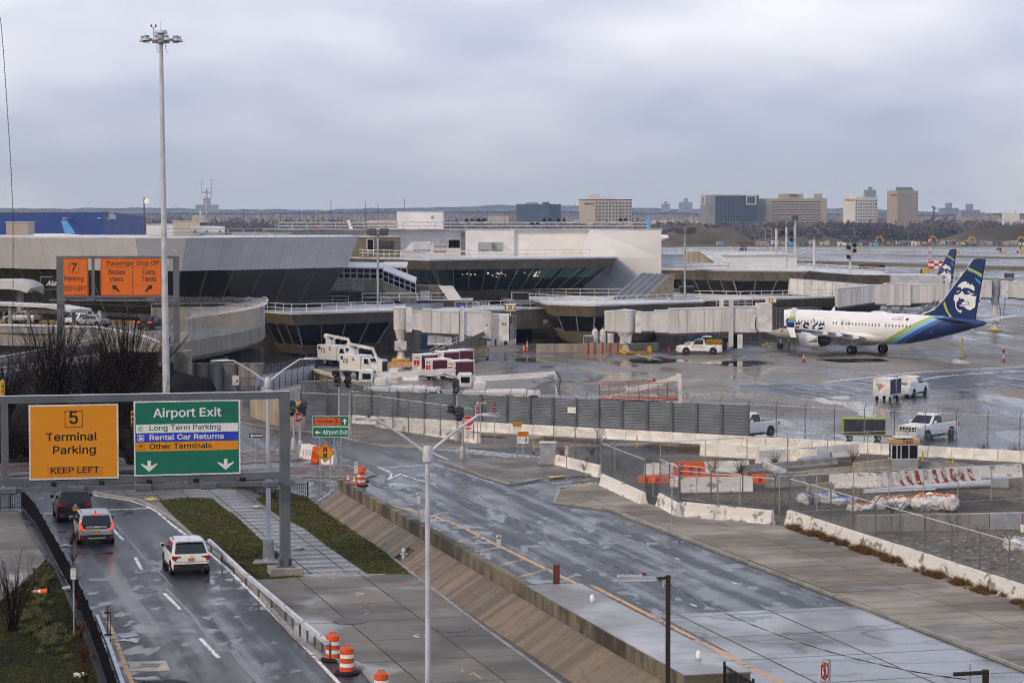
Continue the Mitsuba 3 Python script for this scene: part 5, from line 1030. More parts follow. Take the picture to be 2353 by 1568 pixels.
# ---- lamps
def street_lamp(label,base,h,left,right,r=(.135,.085),m='galvanised_light',pier=True):
 k=thing('street_lamp',label,'street lamp');b=np.array(base,float);t=b+[0,0,h]
 part(k,'pole',MB().tube([b+[0,0,.3],b+[0,0,h*.5],t],[r[0],(r[0]+r[1])/2,r[1]],14),m,40)
 if pier:part(k,'base',MB().lathe([(.0,1.25),(.24,1.2),(.26,1.0),(.30,.25),(.34,.1),(.34,0)],8,np.array([[1,0,0,b[0]],[0,1,0,b[1]],[0,0,1,b[2]],[0,0,0,1.0]])),'galvanised');part(k,'footing',MB().cbox(b[0]-.75,b[0]+.75,b[1]-.6,b[1]+.6,b[2]-.05,b[2]+.1,.02),'concrete_grey')
 for(dx,dy,rise,kink)in(left,right):
  e=t+np.array([dx,dy,rise]);kp=t+(e-t)*kink+[0,0,.32*(rise>0)+.12]
  hd=(e-kp);hd[2]*=.3
  part(k,'arm',MB().tube([t-[0,0,.1],t+(kp-t)*.5+[0,0,.0],kp,kp+hd*.25],[.058,.05,.045,.04],8),m)
  n=hd/np.linalg.norm(hd);sN=np.cross(n,[0,0,1.0]);sN/=np.linalg.norm(sN);p0,p1=kp+hd*.2,kp+hd*1.0
  prof=[(0,.07,.09),(.12,.13,.10),(.35,.17,.09),(.75,.16,.06),(.95,.10,.04),(1,.03,.02)];L_=np.linalg.norm(p1-p0)
  rings=[[p0+n*L_*a+sN*hw*c+np.array([0,0,hh*s_-.01])for c,s_ in((-1,0),(-.75,.7),(0,1),(.75,.7),(1,0),(0,-.25))]for a,hw,hh in prof]
  hk=part(k,'lamp_head',MB().loft(rings),m,50)
  for j in range(7):q=p0+n*L_*(.34+j*.085);part(hk,'fin',MB().bar(q-sN*.14+[0,0,.055],q+sN*.14+[0,0,.055],.025,.06),'galvanised')
  part(hk,'photocell',MB().tube([p0+n*L_*.15+[0,0,.08],p0+n*L_*.15+[0,0,.2]],.05,8),'steel_dark')
 part(k,'collar',MB().lathe([(.0,.2),(.13,.18),(.16,0),(.16,-.3),(.13,-.35)],12,np.array([[1,0,0,t[0]],[0,1,0,t[1]],[0,0,1,t[2]-.02],[0,0,0,1.0]])),m)
 return k
b1=G(617,1292,.13);street_lamp('white double armed street lamp standing in the grass behind the near gantry post',b1,9.05,(-2.75,-.6,.95,.60),(2.6,.6,1.0,.60))
b2=np.array([wx(981,FP/71.0),FP/71.0,.13]);street_lamp('white double armed street lamp in the foreground, with its foot below the picture',b2,9.45,(-2.40,-.6,.92,.68),(2.35,.6,1.0,.70),(.10,.075))
# tall mast
kM=thing('high_mast','very tall pale light mast with a ring of lamps at its top','light mast')
Dm=175.0;bm=np.array([wx(381,Dm),Dm,.4]);tm=np.array([wx(372.5,Dm)+.05,Dm,zy(92,Dm)])
ts=np.linspace(0,1,8);part(kM,'pole',MB().tube([bm+(tm-bm)*t for t in ts],.30-.16*ts,16),'galvanised_light',40)
for t in(.30,.52,.78):part(kM,'sleeve_joint',MB().tube([bm+(tm-bm)*t,bm+(tm-bm)*(t+.002)],.30-.16*t+.015,16),'galvanised')
Mt=np.array([[1,0,0,tm[0]],[0,1,0,tm[1]],[0,0,1,tm[2]],[0,0,0,1.0]])
part(kM,'crown',MB(Mt).lathe([(0,.72),(.42,.70),(.50,.50),(.48,.47),(0,.48)],20),'galvanised_light');part(kM,'core',MB(Mt).lathe([(.25,.48),(.25,-.1),(.34,-.12),(.34,-.25),(.2,-.3)],14),'galvanised')
part(kM,'ring',MB(Mt).tube([(1.0*math.cos(a),1.0*math.sin(a),0)for a in np.linspace(0,2*np.pi,25)],.06,6),'galvanised');part(kM,'lightning_rod',MB(Mt).tube([(0,0,.7),(0,0,1.4)],.015,5),'galvanised')
for i in range(10):
 a=i*2*np.pi/10+.15;rr_=1.35;c,s_=math.cos(a),math.sin(a)
 Ml=Mt@np.array([[c,-s_,0,rr_*c],[s_,c,0,rr_*s_],[0,0,1,-.05],[0,0,0,1.0]])
 kl=part(kM,'lamp',MB(Ml).lathe([(0,.16),(.16,.14),(.24,.02),(.26,-.06),(.2,-.10),(0,-.1)],12),'galvanised_light',40);part(kl,'bracket',MB(Ml).bar((-.9,0,.0),(0,0,.04),.07),'galvanised');part(kl,'ballast',MB(Ml).box((-.05,0,.24),(.34,.22,.16)),'galvanised')
part(kM,'beacon',MB(Mt).tube([(-.55,0,.3),(-.55,0,.85)],.025,5).tube([(-.72,0,1.0),(-.64,0,.88),(-.46,0,.88),(-.38,0,1.0)],.03,5).lathe([(0,.1),(.07,.05),(.07,-.08),(0,-.1)],8,np.array([[1,0,0,-.72],[0,1,0,0],[0,0,1,1.05],[0,0,0,1.0]])).lathe([(0,.1),(.07,.05),(.07,-.08),(0,-.1)],8,np.array([[1,0,0,-.38],[0,1,0,0],[0,0,1,1.05],[0,0,0,1.0]])),'red_paint')
part(kM,'cable',MB(Mt).tube([(-.3,0,-.3),(-.3,0,-.75),(-.2,0,-.9),(-.32,0,-.95)],.02,4).tube([(.32,0,-.3),(.36,0,-.7),(.45,0,-1.0)],.02,4),'steel_dark')
mat('rust_dark',(.022,.015,.011),.6,.4)
def dark_pole(label,x,D,top,armdx,lamp=True):
 k=thing('lamp_post',label,'lamp post');p=np.array([wx(x,D),D,zy(top,D)])
 part(k,'pole',MB().bx(p[0]-.055,p[0]+.055,D-.055,D+.055,0,p[2]),'rust_dark');part(k,'arm',MB().bar(p+[.04,0,-.05],p+[armdx,0,-.09],.07),'rust_dark')
 if lamp:
  q=p+[armdx,0,-.09];rings=[[q+np.array([-a,hw*c,hh*s_-.05])for c,s_ in((-1,0),(-.75,.8),(0,1),(.75,.8),(1,0),(0,-.3))]for a,hw,hh in((-.02,.06,.07),(.08,.13,.11),(.35,.17,.13),(.75,.16,.11),(.98,.10,.05),(1.06,.03,.02))]
  hk=part(k,'lamp_head',MB().loft(rings),'galvanised',50)
  for j in range(11):a=.28+j*.062;part(hk,'fin',MB().bar(q+[-a,-.14,.06],q+[-a-.03,.14,.06],.022,.05),'galvanised_light')
  part(hk,'photocell',MB().tube([q+[-.30,0,.07],q+[-.30,0,.15]],.04,8),'brown_red');part(k,'insulator',MB().bar(p+[-.12,0,-.02],p+[-.12,0,-.3],.04),'galvanised')
 else:
  part(k,'insulator',MB().bar(p+[-.3,0,.12],p+[-.3,0,-.28],.035).bar(p+[-.36,0,-.28],p+[-.24,0,-.28],.03),'galvanised')
 return p
dp1=dark_pole('rusty dark square lamp post with a grey ribbed lamp head, right of centre',1537,56.0,1320,-.28)
dp2=dark_pole('short visible top of a rusty dark lamp post in the bottom right corner',2273,45.0,1537,-.62,False)
def wire(label,a,b,sag,r=.009,twist=True):
 t=np.linspace(0,1,60)[:,None];P=a+(b-a)*t;P[:,2]-=sag*4*(t*(1-t))[:,0]
 k=thing('overhead_cable',label,'cable');part(k,'strand',MB().tube(P,r,4),'black_plastic')
 if twist:
  t=np.linspace(0,1,500)[:,None];Q=a+(b-a)*t;Q[:,2]-=sag*4*(t*(1-t))[:,0];ph=t[:,0]*np.linalg.norm(b-a)*6;Q[:,2]+=.016*np.sin(ph);Q[:,0]+=.016*np.cos(ph);part(k,'wrapped_strand',MB().tube(Q,r*.7,3),'galvanised')
wire('twisted cable running from the foreground street lamp to the dark lamp post',At(985,1040,FP/71.0-.2),dp1+[-.12,0,-.15],.55)
wire('twisted cable running from the dark lamp post to the bottom right corner',dp1+[.06,0,-.25],dp2+[-.3,0,-.2],.35)
k=thing('guy_cable','thin dark cable hanging down at the far left','cable');part(k,'strand',MB().tube([At(1,40,120),At(8,120,120),At(16,240,120),At(25,380,120),At(30,500,120),At(30,700,120),At(27,900,120)],.018,5),'black_plastic')
# ---- small road signs
def post(k,b,h,m='galvanised',r=.035):part(k,'post',MB().tube([b,b+[0,0,h]],r,6),m)
def one_way(label,x,y,base_y,u=(1,0),z=.12,w=.95):
 b=G(x,base_y,z);k=thing('one_way_sign',label,'road sign');zc=At(x,y,b[1])[2];h=w/3
 post(k,b,zc-b[2]+h/2);L=board(k,[b[0]-w/2*u[0],b[1]-.06-w/2*u[1],zc-h/2],u,w,h,'ink',('white_sign','in'),r=.02)
 A=L@np.array([[1,0,0,0],[0,1,0,0],[0,0,1,.004],[0,0,0,1.0]])
 part(k,'arrow',MB(A).prism(Polygon([(w*.06,h*.5),(w*.26,h*.84),(w*.26,h*.68),(w*.95,h*.68),(w*.95,h*.32),(w*.26,h*.32),(w*.26,h*.16)]),0,.005),'white_sign')
 part(k,'lettering',MB(L@np.array([[1,0,0,0],[0,1,0,0],[0,0,1,.010],[0,0,0,1.0]])).text('ONE WAY',h*.24,None,.004,dx=w*.28,dy=h*.38,w=w*.62),'ink')
one_way('black one way sign with left arrow on the long paver island',588,1000,1077)
one_way('black one way sign with left arrow beside the two covered traffic lights',815,898,983,(.93,.3),w=.8)
one_way('black one way sign with left arrow against the corrugated fence, right of the covered lights',1104,925,1016)
def octo(r):return Polygon([(r*math.cos(math.pi/8+i*math.pi/4),r*math.sin(math.pi/8+i*math.pi/4))for i in range(8)])
def stop_sign(label,x,y,base_y,u=(1,0),allway=True,z=.12):
 b=G(x,base_y,z);k=thing('stop_sign',label,'road sign');zc=At(x,y,b[1])[2];post(k,b,zc-b[2]+.3)
 A=face([b[0],b[1]-.06,zc],u);part(k,'panel',MB(A).prism(octo(.41),0,.02),'white_sign');part(k,'red_face',MB(A).prism(octo(.385),.02,.026),'red_sign')
 part(k,'lettering',MB(A@np.array([[1,0,0,0],[0,1,0,0],[0,0,1,.026],[0,0,0,1.0]])).text('STOP',.26,None,.006,cx=0,dy=-.13,w=.62),'white_sign')
 if allway:
  part(k,'plate',MB(A).prism(shapely.box(-.23,-.62,.23,-.46),0,.02),'red_sign');part(k,'plate_lettering',MB(A@np.array([[1,0,0,0],[0,1,0,0],[0,0,1,.02],[0,0,0,1.0]])).text('ALL WAY',.08,None,.004,cx=0,dy=-.58,w=.38),'white_sign')
stop_sign('red octagonal stop sign with a small plate below, at the crossing by the covered lights',1075,966,1057)
stop_sign('red octagonal stop sign half hidden by a black wrapped traffic light',685,958,1042,(.75,.66),False)
def narrow_sign(label,x,y,base_y,wpx,hpx,kind,z=.12):
 b=G(x,base_y,z);k=thing('traffic_sign',label,'road sign');s_=FP/b[1];w,h=.62,hpx/s_;u=(math.cos(1.18),math.sin(1.18));zc=At(x,y,b[1])[2];post(k,b,zc-b[2]+h/2)
 L=board(k,[b[0]-w/2*u[0],b[1]-.05-w/2*u[1],zc-h/2],u,w,h,'white_sign' if kind=='enter' else 'red_sign',None,r=.04,thick=.03)
 if kind=='enter':
  part(k,'red_disc',MB(L).prism(shapely.affinity.scale(Point(w/2,h/2).buffer(.29),1,h/.68),.002,.008),'red_sign');part(k,'white_bar',MB(L).prism(shapely.box(w*.2,h*.44,w*.8,h*.56),.010,.016),'white_sign')
 else:
  part(k,'lettering',MB(L).text('WRONG',.11,None,.006,cx=w/2,dy=h*.62,w=w*.8).text('WAY',.11,None,.006,cx=w/2,dy=h*.35,w=w*.5),'white_sign')
narrow_sign('narrow red and white do not enter sign seen almost edge on',1097,942,1020,7,25,'enter');narrow_sign('narrow red sign seen almost edge on in front of the corrugated fence',1136,939,1018,8,28,'wrong')
def terminal_sign():
 k=thing('direction_sign','green direction sign on posts with a red terminal plate and a left arrow','road sign');D=FP*CH/(1085-HY)
 b0,b1=np.array([wx(731,D),D,.1]),np.array([wx(783,D),D,.1])
 for q in(733,766,782):part(k,'post',MB().tube([[wx(q,D),D,.1],[wx(q,D),D,zy(955,D)]],.04,6),'galvanised')
 for(y0,y1,nm)in((954,979,'upper_panel'),(980,1003,'lower_panel')):
  w,h=(801-717)/FP*D,(y1-y0)/FP*D;L=board(k,[wx(717,D),D-.14,zy(y1,D)],(1,0),w,h,'green_sign',('white_sign','out'),nm,r=.05)
  A=L@np.array([[1,0,0,0],[0,1,0,0],[0,0,1,.004],[0,0,0,1.0]])
  if y0==954:
   part(k,'red_plate',MB(A).prism(shapely.box(w*.06,h*.16,w*.76,h*.82),0,.004),'orange');B_=A@np.array([[1,0,0,0],[0,1,0,0],[0,0,1,.005],[0,0,0,1.0]])
   part(k,'plate_lettering',MB(B_).text('Terminal',h*.28,None,.004,dx=w*.095,dy=h*.35,w=w*.46).text('7',h*.34,None,.004,cx=w*.655,dy=h*.32).prism(shapely.box(w*.60,h*.22,w*.71,h*.76).difference(shapely.box(w*.607,h*.25,w*.703,h*.73)),0,.004),'ink')
   part(k,'arrow',MB(A).prism(at2(arrow(h*.56,h*.44,h*.12,h*.28),w*.88,h*.49),0,.005),'white_sign')
  else:
   part(k,'arrow',MB(A).prism(at2(arrow(h*.6,h*.46,h*.12,h*.3),w*.135,h*.47,90),0,.005),'white_sign');part(k,'lettering',MB(A).text('Airport Exit',h*.40,None,.005,dx=w*.27,dy=h*.30,w=w*.69),'white_sign')
terminal_sign()
k=thing('signal_ahead_sign','yellow diamond sign with a red, amber and green traffic light symbol','road sign');b=G(745,1138,0);s_=FP/b[1]
for q in(734,757):part(k,'post',MB().tube([[wx(q,b[1]),b[1],0],[wx(q,b[1]),b[1],zy(1040,b[1])]],.035,6),'galvanised')
A=face([wx(745.5,b[1]),b[1]-.08,zy(1038.5,b[1])],(1,0));R_=23.3/s_;dia=Polygon([(0,R_),(R_,0),(0,-R_),(-R_,0)]).buffer(-.05).buffer(.05)
part(k,'panel',MB(A).prism(dia,0,.02),'yellow_sign');part(k,'border',MB(A).prism(dia.buffer(-.02).difference(dia.buffer(-.045)),.02,.025),'ink');part(k,'symbol',MB(A).prism(shapely.box(-.12,-.34,.12,.34),.02,.025),'ink')
for y,m in((.22,'red_sign'),(0,'yellow_sign'),(-.22,'green_sign')):part(k,'light_symbol',MB(A).prism(Point(0,y).buffer(.095),.025,.03),m)
def no_stopping(label,x,y0,y1,base_y,z=.0,text=('NO','STOPPING','ANY','TIME'),tow=True,bus=False,base=None,m='galvanised'):
 b=base if base is not None else G(x,base_y,z);k=thing('parking_sign',label,'road sign');s_=FP/b[1];h=(y1-y0)/s_;w=h*(.34 if tow else .5);z1=zy(y1,b[1]);post(k,b,z1-b[2]+h,m)
 hb=h*(.72 if tow else 1.0);L=board(k,[b[0]-w/2,b[1]-.07,z1],(1,0),w,hb,'white_sign',('ink','in'),r=.02,thick=.02);A=L@np.array([[1,0,0,0],[0,1,0,0],[0,0,1,.003],[0,0,0,1.0]]);mb=MB(A);n=len(text)
 for i,t in enumerate(text):mb.text(t,hb*.13,None,.004,False,cx=w/2,dy=hb*(.80-i*.19),w=min(w*.8,w*.17*len(t)+w*.1))
 part(k,'lettering',mb,'ink');part(k,'arrow',MB(A).prism(unary_union([shapely.box(w*.2,hb*.085,w*.8,hb*.115),Polygon([(w*.12,hb*.1),(w*.26,hb*.15),(w*.26,hb*.05)]),Polygon([(w*.88,hb*.1),(w*.74,hb*.15),(w*.74,hb*.05)])]),0,.005),'ink')
 if tow:
  L=board(k,[b[0]-w/2,b[1]-.07,z1+hb*1.04],(1,0),w,h*.25,'white_sign',None,'tow_plate',.02,.02);part(k,'tow_symbol',MB(L).prism(unary_union([shapely.box(w*.12,h*.06,w*.42,h*.12),shapely.box(w*.55,h*.06,w*.88,h*.15),LineString([(w*.4,h*.10),(w*.62,h*.20)]).buffer(.015),Point(w*.2,h*.05).buffer(.03),Point(w*.72,h*.05).buffer(.03)]),.002,.006),'ink')
 if bus:
  L=board(k,[b[0]+w*.55,b[1]-.07,z1],(1,0),w,h*.9,'white_sign',('ink','in'),'bus_panel',.02,.02);part(k,'bus_lettering',MB(L).text('BUS',h*.13,None,.006,cx=w/2,dy=h*.50,w=w*.7).text('STOP',h*.13,None,.006,cx=w/2,dy=h*.28,w=w*.75),'red_sign')
no_stopping('white no stopping sign on a post in the dark lawn at the bottom left',170,1304,1330,1460,.04,tow=False)
no_stopping('white no stopping sign beside the orange traffic drums',818,1060,1086,1118,0.0)
no_stopping('white no stopping sign standing just behind the parapet, left of the foreground lamp',962,1130,1157,1215,0)
no_stopping('white no stopping sign standing in the yellow hatched strip, right of the foreground lamp',1145,1228,1259,1325,0)
no_stopping('white no stopping sign on the pavement corner left of the jersey barriers',1301,1024,1046,1118,.13)
no_stopping('white no stopping and bus stop plates on one post by the jersey barrier corner',1543,1090,1118,1204,.13,bus=True)
def plate_sign(label,x,y0,y1,base_y,top,tm,lines,tfrac=.42):
 b=G(x,base_y,.13);k=thing('pavement_sign',label,'road sign');s_=FP/b[1];h=(y1-y0)/s_;w=h*.95;z1=zy(y1,b[1]);post(k,b,z1-b[2]+.1);u=(1,0)
 L=board(k,[b[0]-w/2,b[1]-.08,z1],u,w,h*(1-tfrac),'white_sign',None,'lower_panel',.03,.03);mb=MB(L);n=len(lines)
 for i,t in enumerate(lines):mb.text(t,h*.055,None,.006,False,cx=w/2,dy=h*(.42-i*.13),w=w*.8)
 if not lines:
  hh=h*(1-tfrac);mb.prism(Polygon([(w*.08,hh*.72),(w*.36,hh*.72),(w*.22,hh*.25)]).difference(Polygon([(w*.14,hh*.66),(w*.30,hh*.66),(w*.22,hh*.38)])),0,.006).text('TO',hh*.18,None,.006,cx=w*.52,dy=hh*.4).prism(unary_union([Point(w*.80,hh*.83).buffer(.04),LineString([(w*.80,hh*.74),(w*.79,hh*.48)]).buffer(.035),LineString([(w*.79,hh*.48),(w*.72,hh*.18)]).buffer(.022),LineString([(w*.79,hh*.48),(w*.88,hh*.2)]).buffer(.022),LineString([(w*.80,hh*.70),(w*.70,hh*.52)]).buffer(.018),LineString([(w*.80,hh*.70),(w*.90,hh*.52)]).buffer(.018)]),0,.006)
 part(k,'lettering',mb,'ink');L=board(k,[b[0]-w/2,b[1]-.08,z1+h*(1-tfrac)+.02],u,w,h*tfrac,'yellow_sign',('ink','in'),'upper_panel',.03,.03);mb=MB(L)
 for i,t in enumerate(top):mb.text(t,h*tfrac*.26,None,.008,True,cx=w*(.5 if lines else .40),dy=h*tfrac*(.56-i*.38),w=w*(.8 if lines else .58))
 if not lines:mb.prism(unary_union([LineString([(w*.76,h*tfrac*.25),(w*.76,h*tfrac*.6),(w*.88,h*tfrac*.6)]).buffer(.022),Polygon([(w*.86,h*tfrac*.82),(w*.96,h*tfrac*.6),(w*.86,h*tfrac*.38)])]),0,.008)
 part(k,'upper_lettering',mb,'ink')
plate_sign('orange topped sidewalk closed sign with small print, left of the turning vehicles sign',1188,970,992,1063,('SIDEWALK CLOSED','AHEAD'),None,('USE PEDESTRIAN BRIDGE','AT AIRTRAIN STATION','LEVEL 2'),.48)
plate_sign('orange topped turning vehicles sign with yield triangle and walking figure',1201,991,1018,1096,('TURNING','VEHICLES'),None,(),.42)
kk=thing('pedestrian_sign','square no pedestrians sign with red ring standing at the bottom right','road sign');D=62.;s_=FP/D
A=face([wx(1889,D),D,zy(1566,D)],(.93,.3));w,h=22/s_/.93*1.0,52/s_
part(kk,'panel',MB(A).prism(shapely.box(0,0,w,h),0,.015),'white_sign');part(kk,'border',MB(A).prism(shapely.box(.02,.02,w-.02,h-.02).difference(shapely.box(.035,.035,w-.035,h-.035)),.015,.018),'ink')
o_=shapely.affinity.scale(Point(w/2,h/2).buffer(.20),w/.46,h/.50);part(kk,'figure',MB(A).prism(unary_union([Point(w*.5,h*.76).buffer(.03),LineString([(w*.5,h*.68),(w*.5,h*.45),(w*.4,h*.22)]).buffer(.022),LineString([(w*.5,h*.45),(w*.62,h*.22)]).buffer(.02),LineString([(w*.36,h*.52),(w*.5,h*.66),(w*.62,h*.52)]).buffer(.014)]),.016,.020),'ink')
part(kk,'red_ring',MB(A).prism(unary_union([o_.difference(o_.buffer(-.035)),LineString([(w*.28,h*.78),(w*.74,h*.22)]).buffer(.015)]),.021,.025),'red_sign')
part(kk,'rear_panel',MB(A).bx(.12,w+.1,-.02,h-.02,-.16,-.13),'steel_dark');part(kk,'post',MB().tube([[wx(1901,D),D+.06,0],[wx(1901,D),D+.06,zy(1520,D)]],.04,6),'galvanised')
# ---- covered traffic lights
mat('bin_bag',tint((.010,.010,.012),.6,2.0,6),.28,.6)
def wrapped(k,c,w,h,seed,d=.42):
 r=np.random.default_rng(seed);n,m=14,12;rings=[]
 for i in range(n+1):
  t=i/n;z=h*(.5-t);q=(1-(2*t-1)**6)**.5*(.85+.3*r.random());ring_=[]
  for j in range(m):
   a=j*2*np.pi/m;e=(abs(math.cos(a))**4+abs(math.sin(a))**4)**-.25*(1+.16*r.normal());ring_.append(np.array(c)+[w/2*q*e*math.cos(a),d/2*q*e*math.sin(a),z+.02*r.normal()])
  rings.append(ring_)
 part(k,'wrapped_head',MB().loft(rings[::-1]),'bin_bag')
 part(k,'tape',MB().tube([np.array(c)+[w*.46*math.cos(a),d*.46*math.sin(a),-h*.28]for a in np.linspace(0,6.28,14)],.02,4),'galvanised')
def signal(label,x,base_y,top,heads,z=.12,r=.09):
 b=G(x,base_y,z);D=b[1];k=thing('traffic_light',label,'traffic light');part(k,'pole',MB().tube([b,[b[0],D,zy(top,D)]],[r,r*.75],10),'galvanised')
 part(k,'base',MB().lathe([(0,1.0),(r*1.3,.95),(.2,.7),(.27,.1),(.27,0)],8,np.array([[1,0,0,b[0]],[0,1,0,D],[0,0,1,b[2]],[0,0,0,1.0]])),'galvanised')
 for i,(cx,cy,w,h)in enumerate(heads):wrapped(k,[wx(cx,D),D-.15,zy(cy,D)],w/FP*D,h/FP*D,i+int(x))
 return k,D
signal('traffic light wrapped in black bags, left one of the pair before the corrugated fence',779,1000,868,((774,874,16,26),(771,856,15,14)))
signal('traffic light wrapped in black bags, right one of the pair before the corrugated fence',803,998,870,((799,876,14,28),(797,857,15,14)))
signal('traffic light post with one flat black wrapped head beside the retaining wall',675,1034,930,((670,936,15,38),))
k,D=signal('traffic light post with bulging black bags and a yellow strip beside the retaining wall',690,1040,925,((691,942,20,28),(697,928,14,16)));part(k,'signal_housing',MB().cbox(wx(683,D),wx(699,D),D-.1,D+.4,zy(932,D),zy(922,D),.05),'safety_yellow')
signal('tall traffic light post with a single black bag high above the corrugated fence',1050,1012,890,((1047,886,15,36),))
signal('tapered traffic light post with three black bags beside the stop sign',1063,1054,930,((1051,943,22,20),(1056,949,18,36),(1035,938,16,20)))
for x,y,lab in((307,962,'small yellow traffic light at the left edge of the green sign'),(3,893,'yellow traffic light at the left picture edge above the near gantry'),(2,975,'dark traffic light at the left picture edge below the gantry beam')):
 D=150.;c=At(x,y,D);k=thing('traffic_light',lab,'traffic light');part(k,'housing',MB().cbox(c[0]-.18,c[0]+.18,D,D+.3,c[2]-.5,c[2]+.5,.04),'safety_yellow' if y!=975 else 'black_metal')
 for i in range(3):part(k,'visor',MB().tube([c+[0,-.22,.33-i*.33],c+[0,0,.33-i*.33]],.13,10),'safety_yellow' if y==893 else 'black_metal')
 part(k,'post',MB().tube([[c[0],D+.4,0],[c[0],D+.4,c[2]+.6]],.07,8),'galvanised')
 # ---- traffic drums, cones, water barriers
def drum(label,b,h=1.0,r=.29):
 k=thing('traffic_drum',label,'traffic drum',None);M=np.array([[1,0,0,b[0]],[0,1,0,b[1]],[0,0,1,b[2]],[0,0,0,1.0]]);zs=[.06,.25,.41,.58,.74,.96];rr=lambda z:r*(1-.16*z)
 for i in range(5):
  z0,z1=zs[i]*h,zs[i+1]*h;part(k,'white_band' if i in(1,3)else 'orange_band',MB(M).lathe([(rr(zs[i+1])-.03,z1),(rr(zs[i+1]),z1-.012),(rr(zs[i]),z0+.012),(rr(zs[i])-.03,z0)],26),'white_sign' if i in(1,3)else 'drum_orange' if 'mat_drum_orange' in scene else mat('drum_orange',tint((.62,.075,.010),.85,1.1,4),.5,.4),40)
 part(k,'lid',MB(M).lathe([(0,h*1.0),(.12,h),(rr(1)-.06,h*.985),(rr(1)-.01,h*.95)],26).tube([(-.12,0,h),(-.08,0,h+.07),(.08,0,h+.07),(.12,0,h)],.025,6),'drum_orange',40);part(k,'tyre_base',MB(M).lathe([(.3,.1),(.44,.09),(.48,.03),(.48,0)],26),'tyre')
drum('orange and white traffic drum at the guard rail end, leftmost of the near three',G(764.5,1514,.03));drum('orange and white traffic drum standing between two others in the asphalt gap',G(797,1545,.03));drum('orange traffic drum cut off by the bottom picture edge',G(876,1607,.03))
drum('orange and white traffic drum, front one of the pair by the far paver island',G(829.5,1115.5));drum('orange and white traffic drum, rear one of the pair by the far paver island',G(832,1106,.0))
def cone(label,b,h=.75,tip=False,dark=False):
 k=thing('traffic_cone',label,'traffic cone');M=np.array([[1,0,0,b[0]],[0,1,0,b[1]],[0,0,1,b[2]],[0,0,0,1.0]])
 if tip:M=M@np.array([[0,0,-1,0],[.3,.95,0,0],[.95,-.3,0,.2],[0,0,0,1.0]])
 f=lambda z:.04+.13*(1-z)
 for z0,z1,m in((.03,.45,'orange'),(.45,.62,'white_sign'),(.62,.74,'orange'),(.74,.84,'white_sign'),(.84,1.0,'orange')):part(k,'white_band' if m!='orange' else 'orange_band',MB(M).lathe([(f(z1),z1*h),(f(z0),z0*h)]if z1<1 else[(0,h),(f(z1),z1*h),(f(z0),z0*h)],14),'red_paint' if dark and m=='orange' else m,True)
 part(k,'base',MB(M).cbox(-.2,.2,-.2,.2,0,.045,.01),'black_plastic')
cone('orange cone lying tipped over on the dark lawn',G(112,1368,.06),.8,True)
cone('orange and white cone beside the far traffic drums, nearer one',G(814,1116.5));cone('small orange cone left of the far traffic drums',G(800,1111),.7)
cone('orange red cone on the apron in front of the airliner engine',G(1846,831,-.01),1.1,dark=True);cone('orange cone alone on the apron near the right edge',G(2305,831,-.01),1.1,dark=True);cone('orange cone further back on the apron near the right edge',G(2305,808,-.01),1.1,dark=True)
cone('orange cone by the wall right of gate bridge twelve, smaller one',G(1203,808,-.01),1.0);cone('tall orange cone by the wall right of gate bridge twelve',G(1211,807,-.01),1.5)
def jersey(k,a,b,h=.82,m='barrier_paint',gap=.03,name='block',n=1,foot=.30,topw=.08,z=.0):
 a,b=np.asarray(a,float)[:2],np.asarray(b,float)[:2];u=(b-a)/np.linalg.norm(b-a);L=np.linalg.norm(b-a);F=frame([*a,z],u);prof=[(-foot,0),(-foot,.08),(-foot*.55,.33*h/.82),(-topw,h),(topw,h),(foot*.55,.33*h/.82),(foot,.08),(foot,0)]
 for i in range(n):
  x0,x1=L*i/n+gap/2,L*(i+1)/n-gap/2;j=(rng.random()-.5)*.05;ns=2
  part(k,name,MB(F).loft([[(x,y+j,zz)for y,zz in prof]for x in np.linspace(x0,x1,ns)]),m)
def water_barrier(label,pts,m):
 k=thing('water_barrier',label,'barrier');a,b=G(*pts[0]),G(*pts[1]);jersey(k,a,b,1.05,m,0,'body',1,.3,.1);u=(b-a)/np.linalg.norm(b-a);F=frame(a,u);L=np.linalg.norm(b-a)
 for t in(.25,.5,.75):part(k,'recess',MB(F).bx(L*t-.06,L*t+.06,-.29,-.12,.1,.7),m)
 part(k,'filler_cap',MB(F).tube([(L*.5,0,1.05),(L*.5,0,1.1)],.08,10),m)
water_barrier('white plastic water barrier on the road left of the diamond sign',((694,1052),(724,1055)),'white_sign');water_barrier('orange plastic water barrier behind the diamond sign',((722,1058),(737,1061)),'orange');water_barrier('white plastic water barrier right behind the diamond sign posts',((741,1064),(770,1066)),'white_sign')
# ---- hydrant, bollard, domes, guard rail
k=thing('fire_hydrant','small pale hydrant standing in the dark drain opening of the bank','hydrant');M=np.eye(4);M[:3,3]=HYD;part(k,'body',MB(M).lathe([(0,.75),(.06,.72),(.11,.62),(.13,.58),(.10,.55),(.10,.1),(.14,.05),(.14,0)],14),'galvanised_light',40);part(k,'nozzle',MB(M).tube([(-.18,0,.42),(.18,0,.42)],.05,8),'galvanised_light')
k=thing('bollard','square brick red bollard at the head of the concrete deck','bollard');b=At(1278,1338,toPQ([0,0])[0]+toPQ(G(1278,1338,PZ))[1]*1.0);c=PQ(28.0,qs+.8,0);c=np.array([At(1278,1335,c[1])[0],c[1],0]);part(k,'shaft',MB().cbox(c[0]-.14,c[0]+.14,c[1]-.14,c[1]+.14,0,zy(1297,c[1]),.02),'brown_red');part(k,'cap',MB().cbox(c[0]-.15,c[0]+.15,c[1]-.15,c[1]+.15,zy(1299,c[1]),zy(1295.5,c[1]),.015),'brown_red')
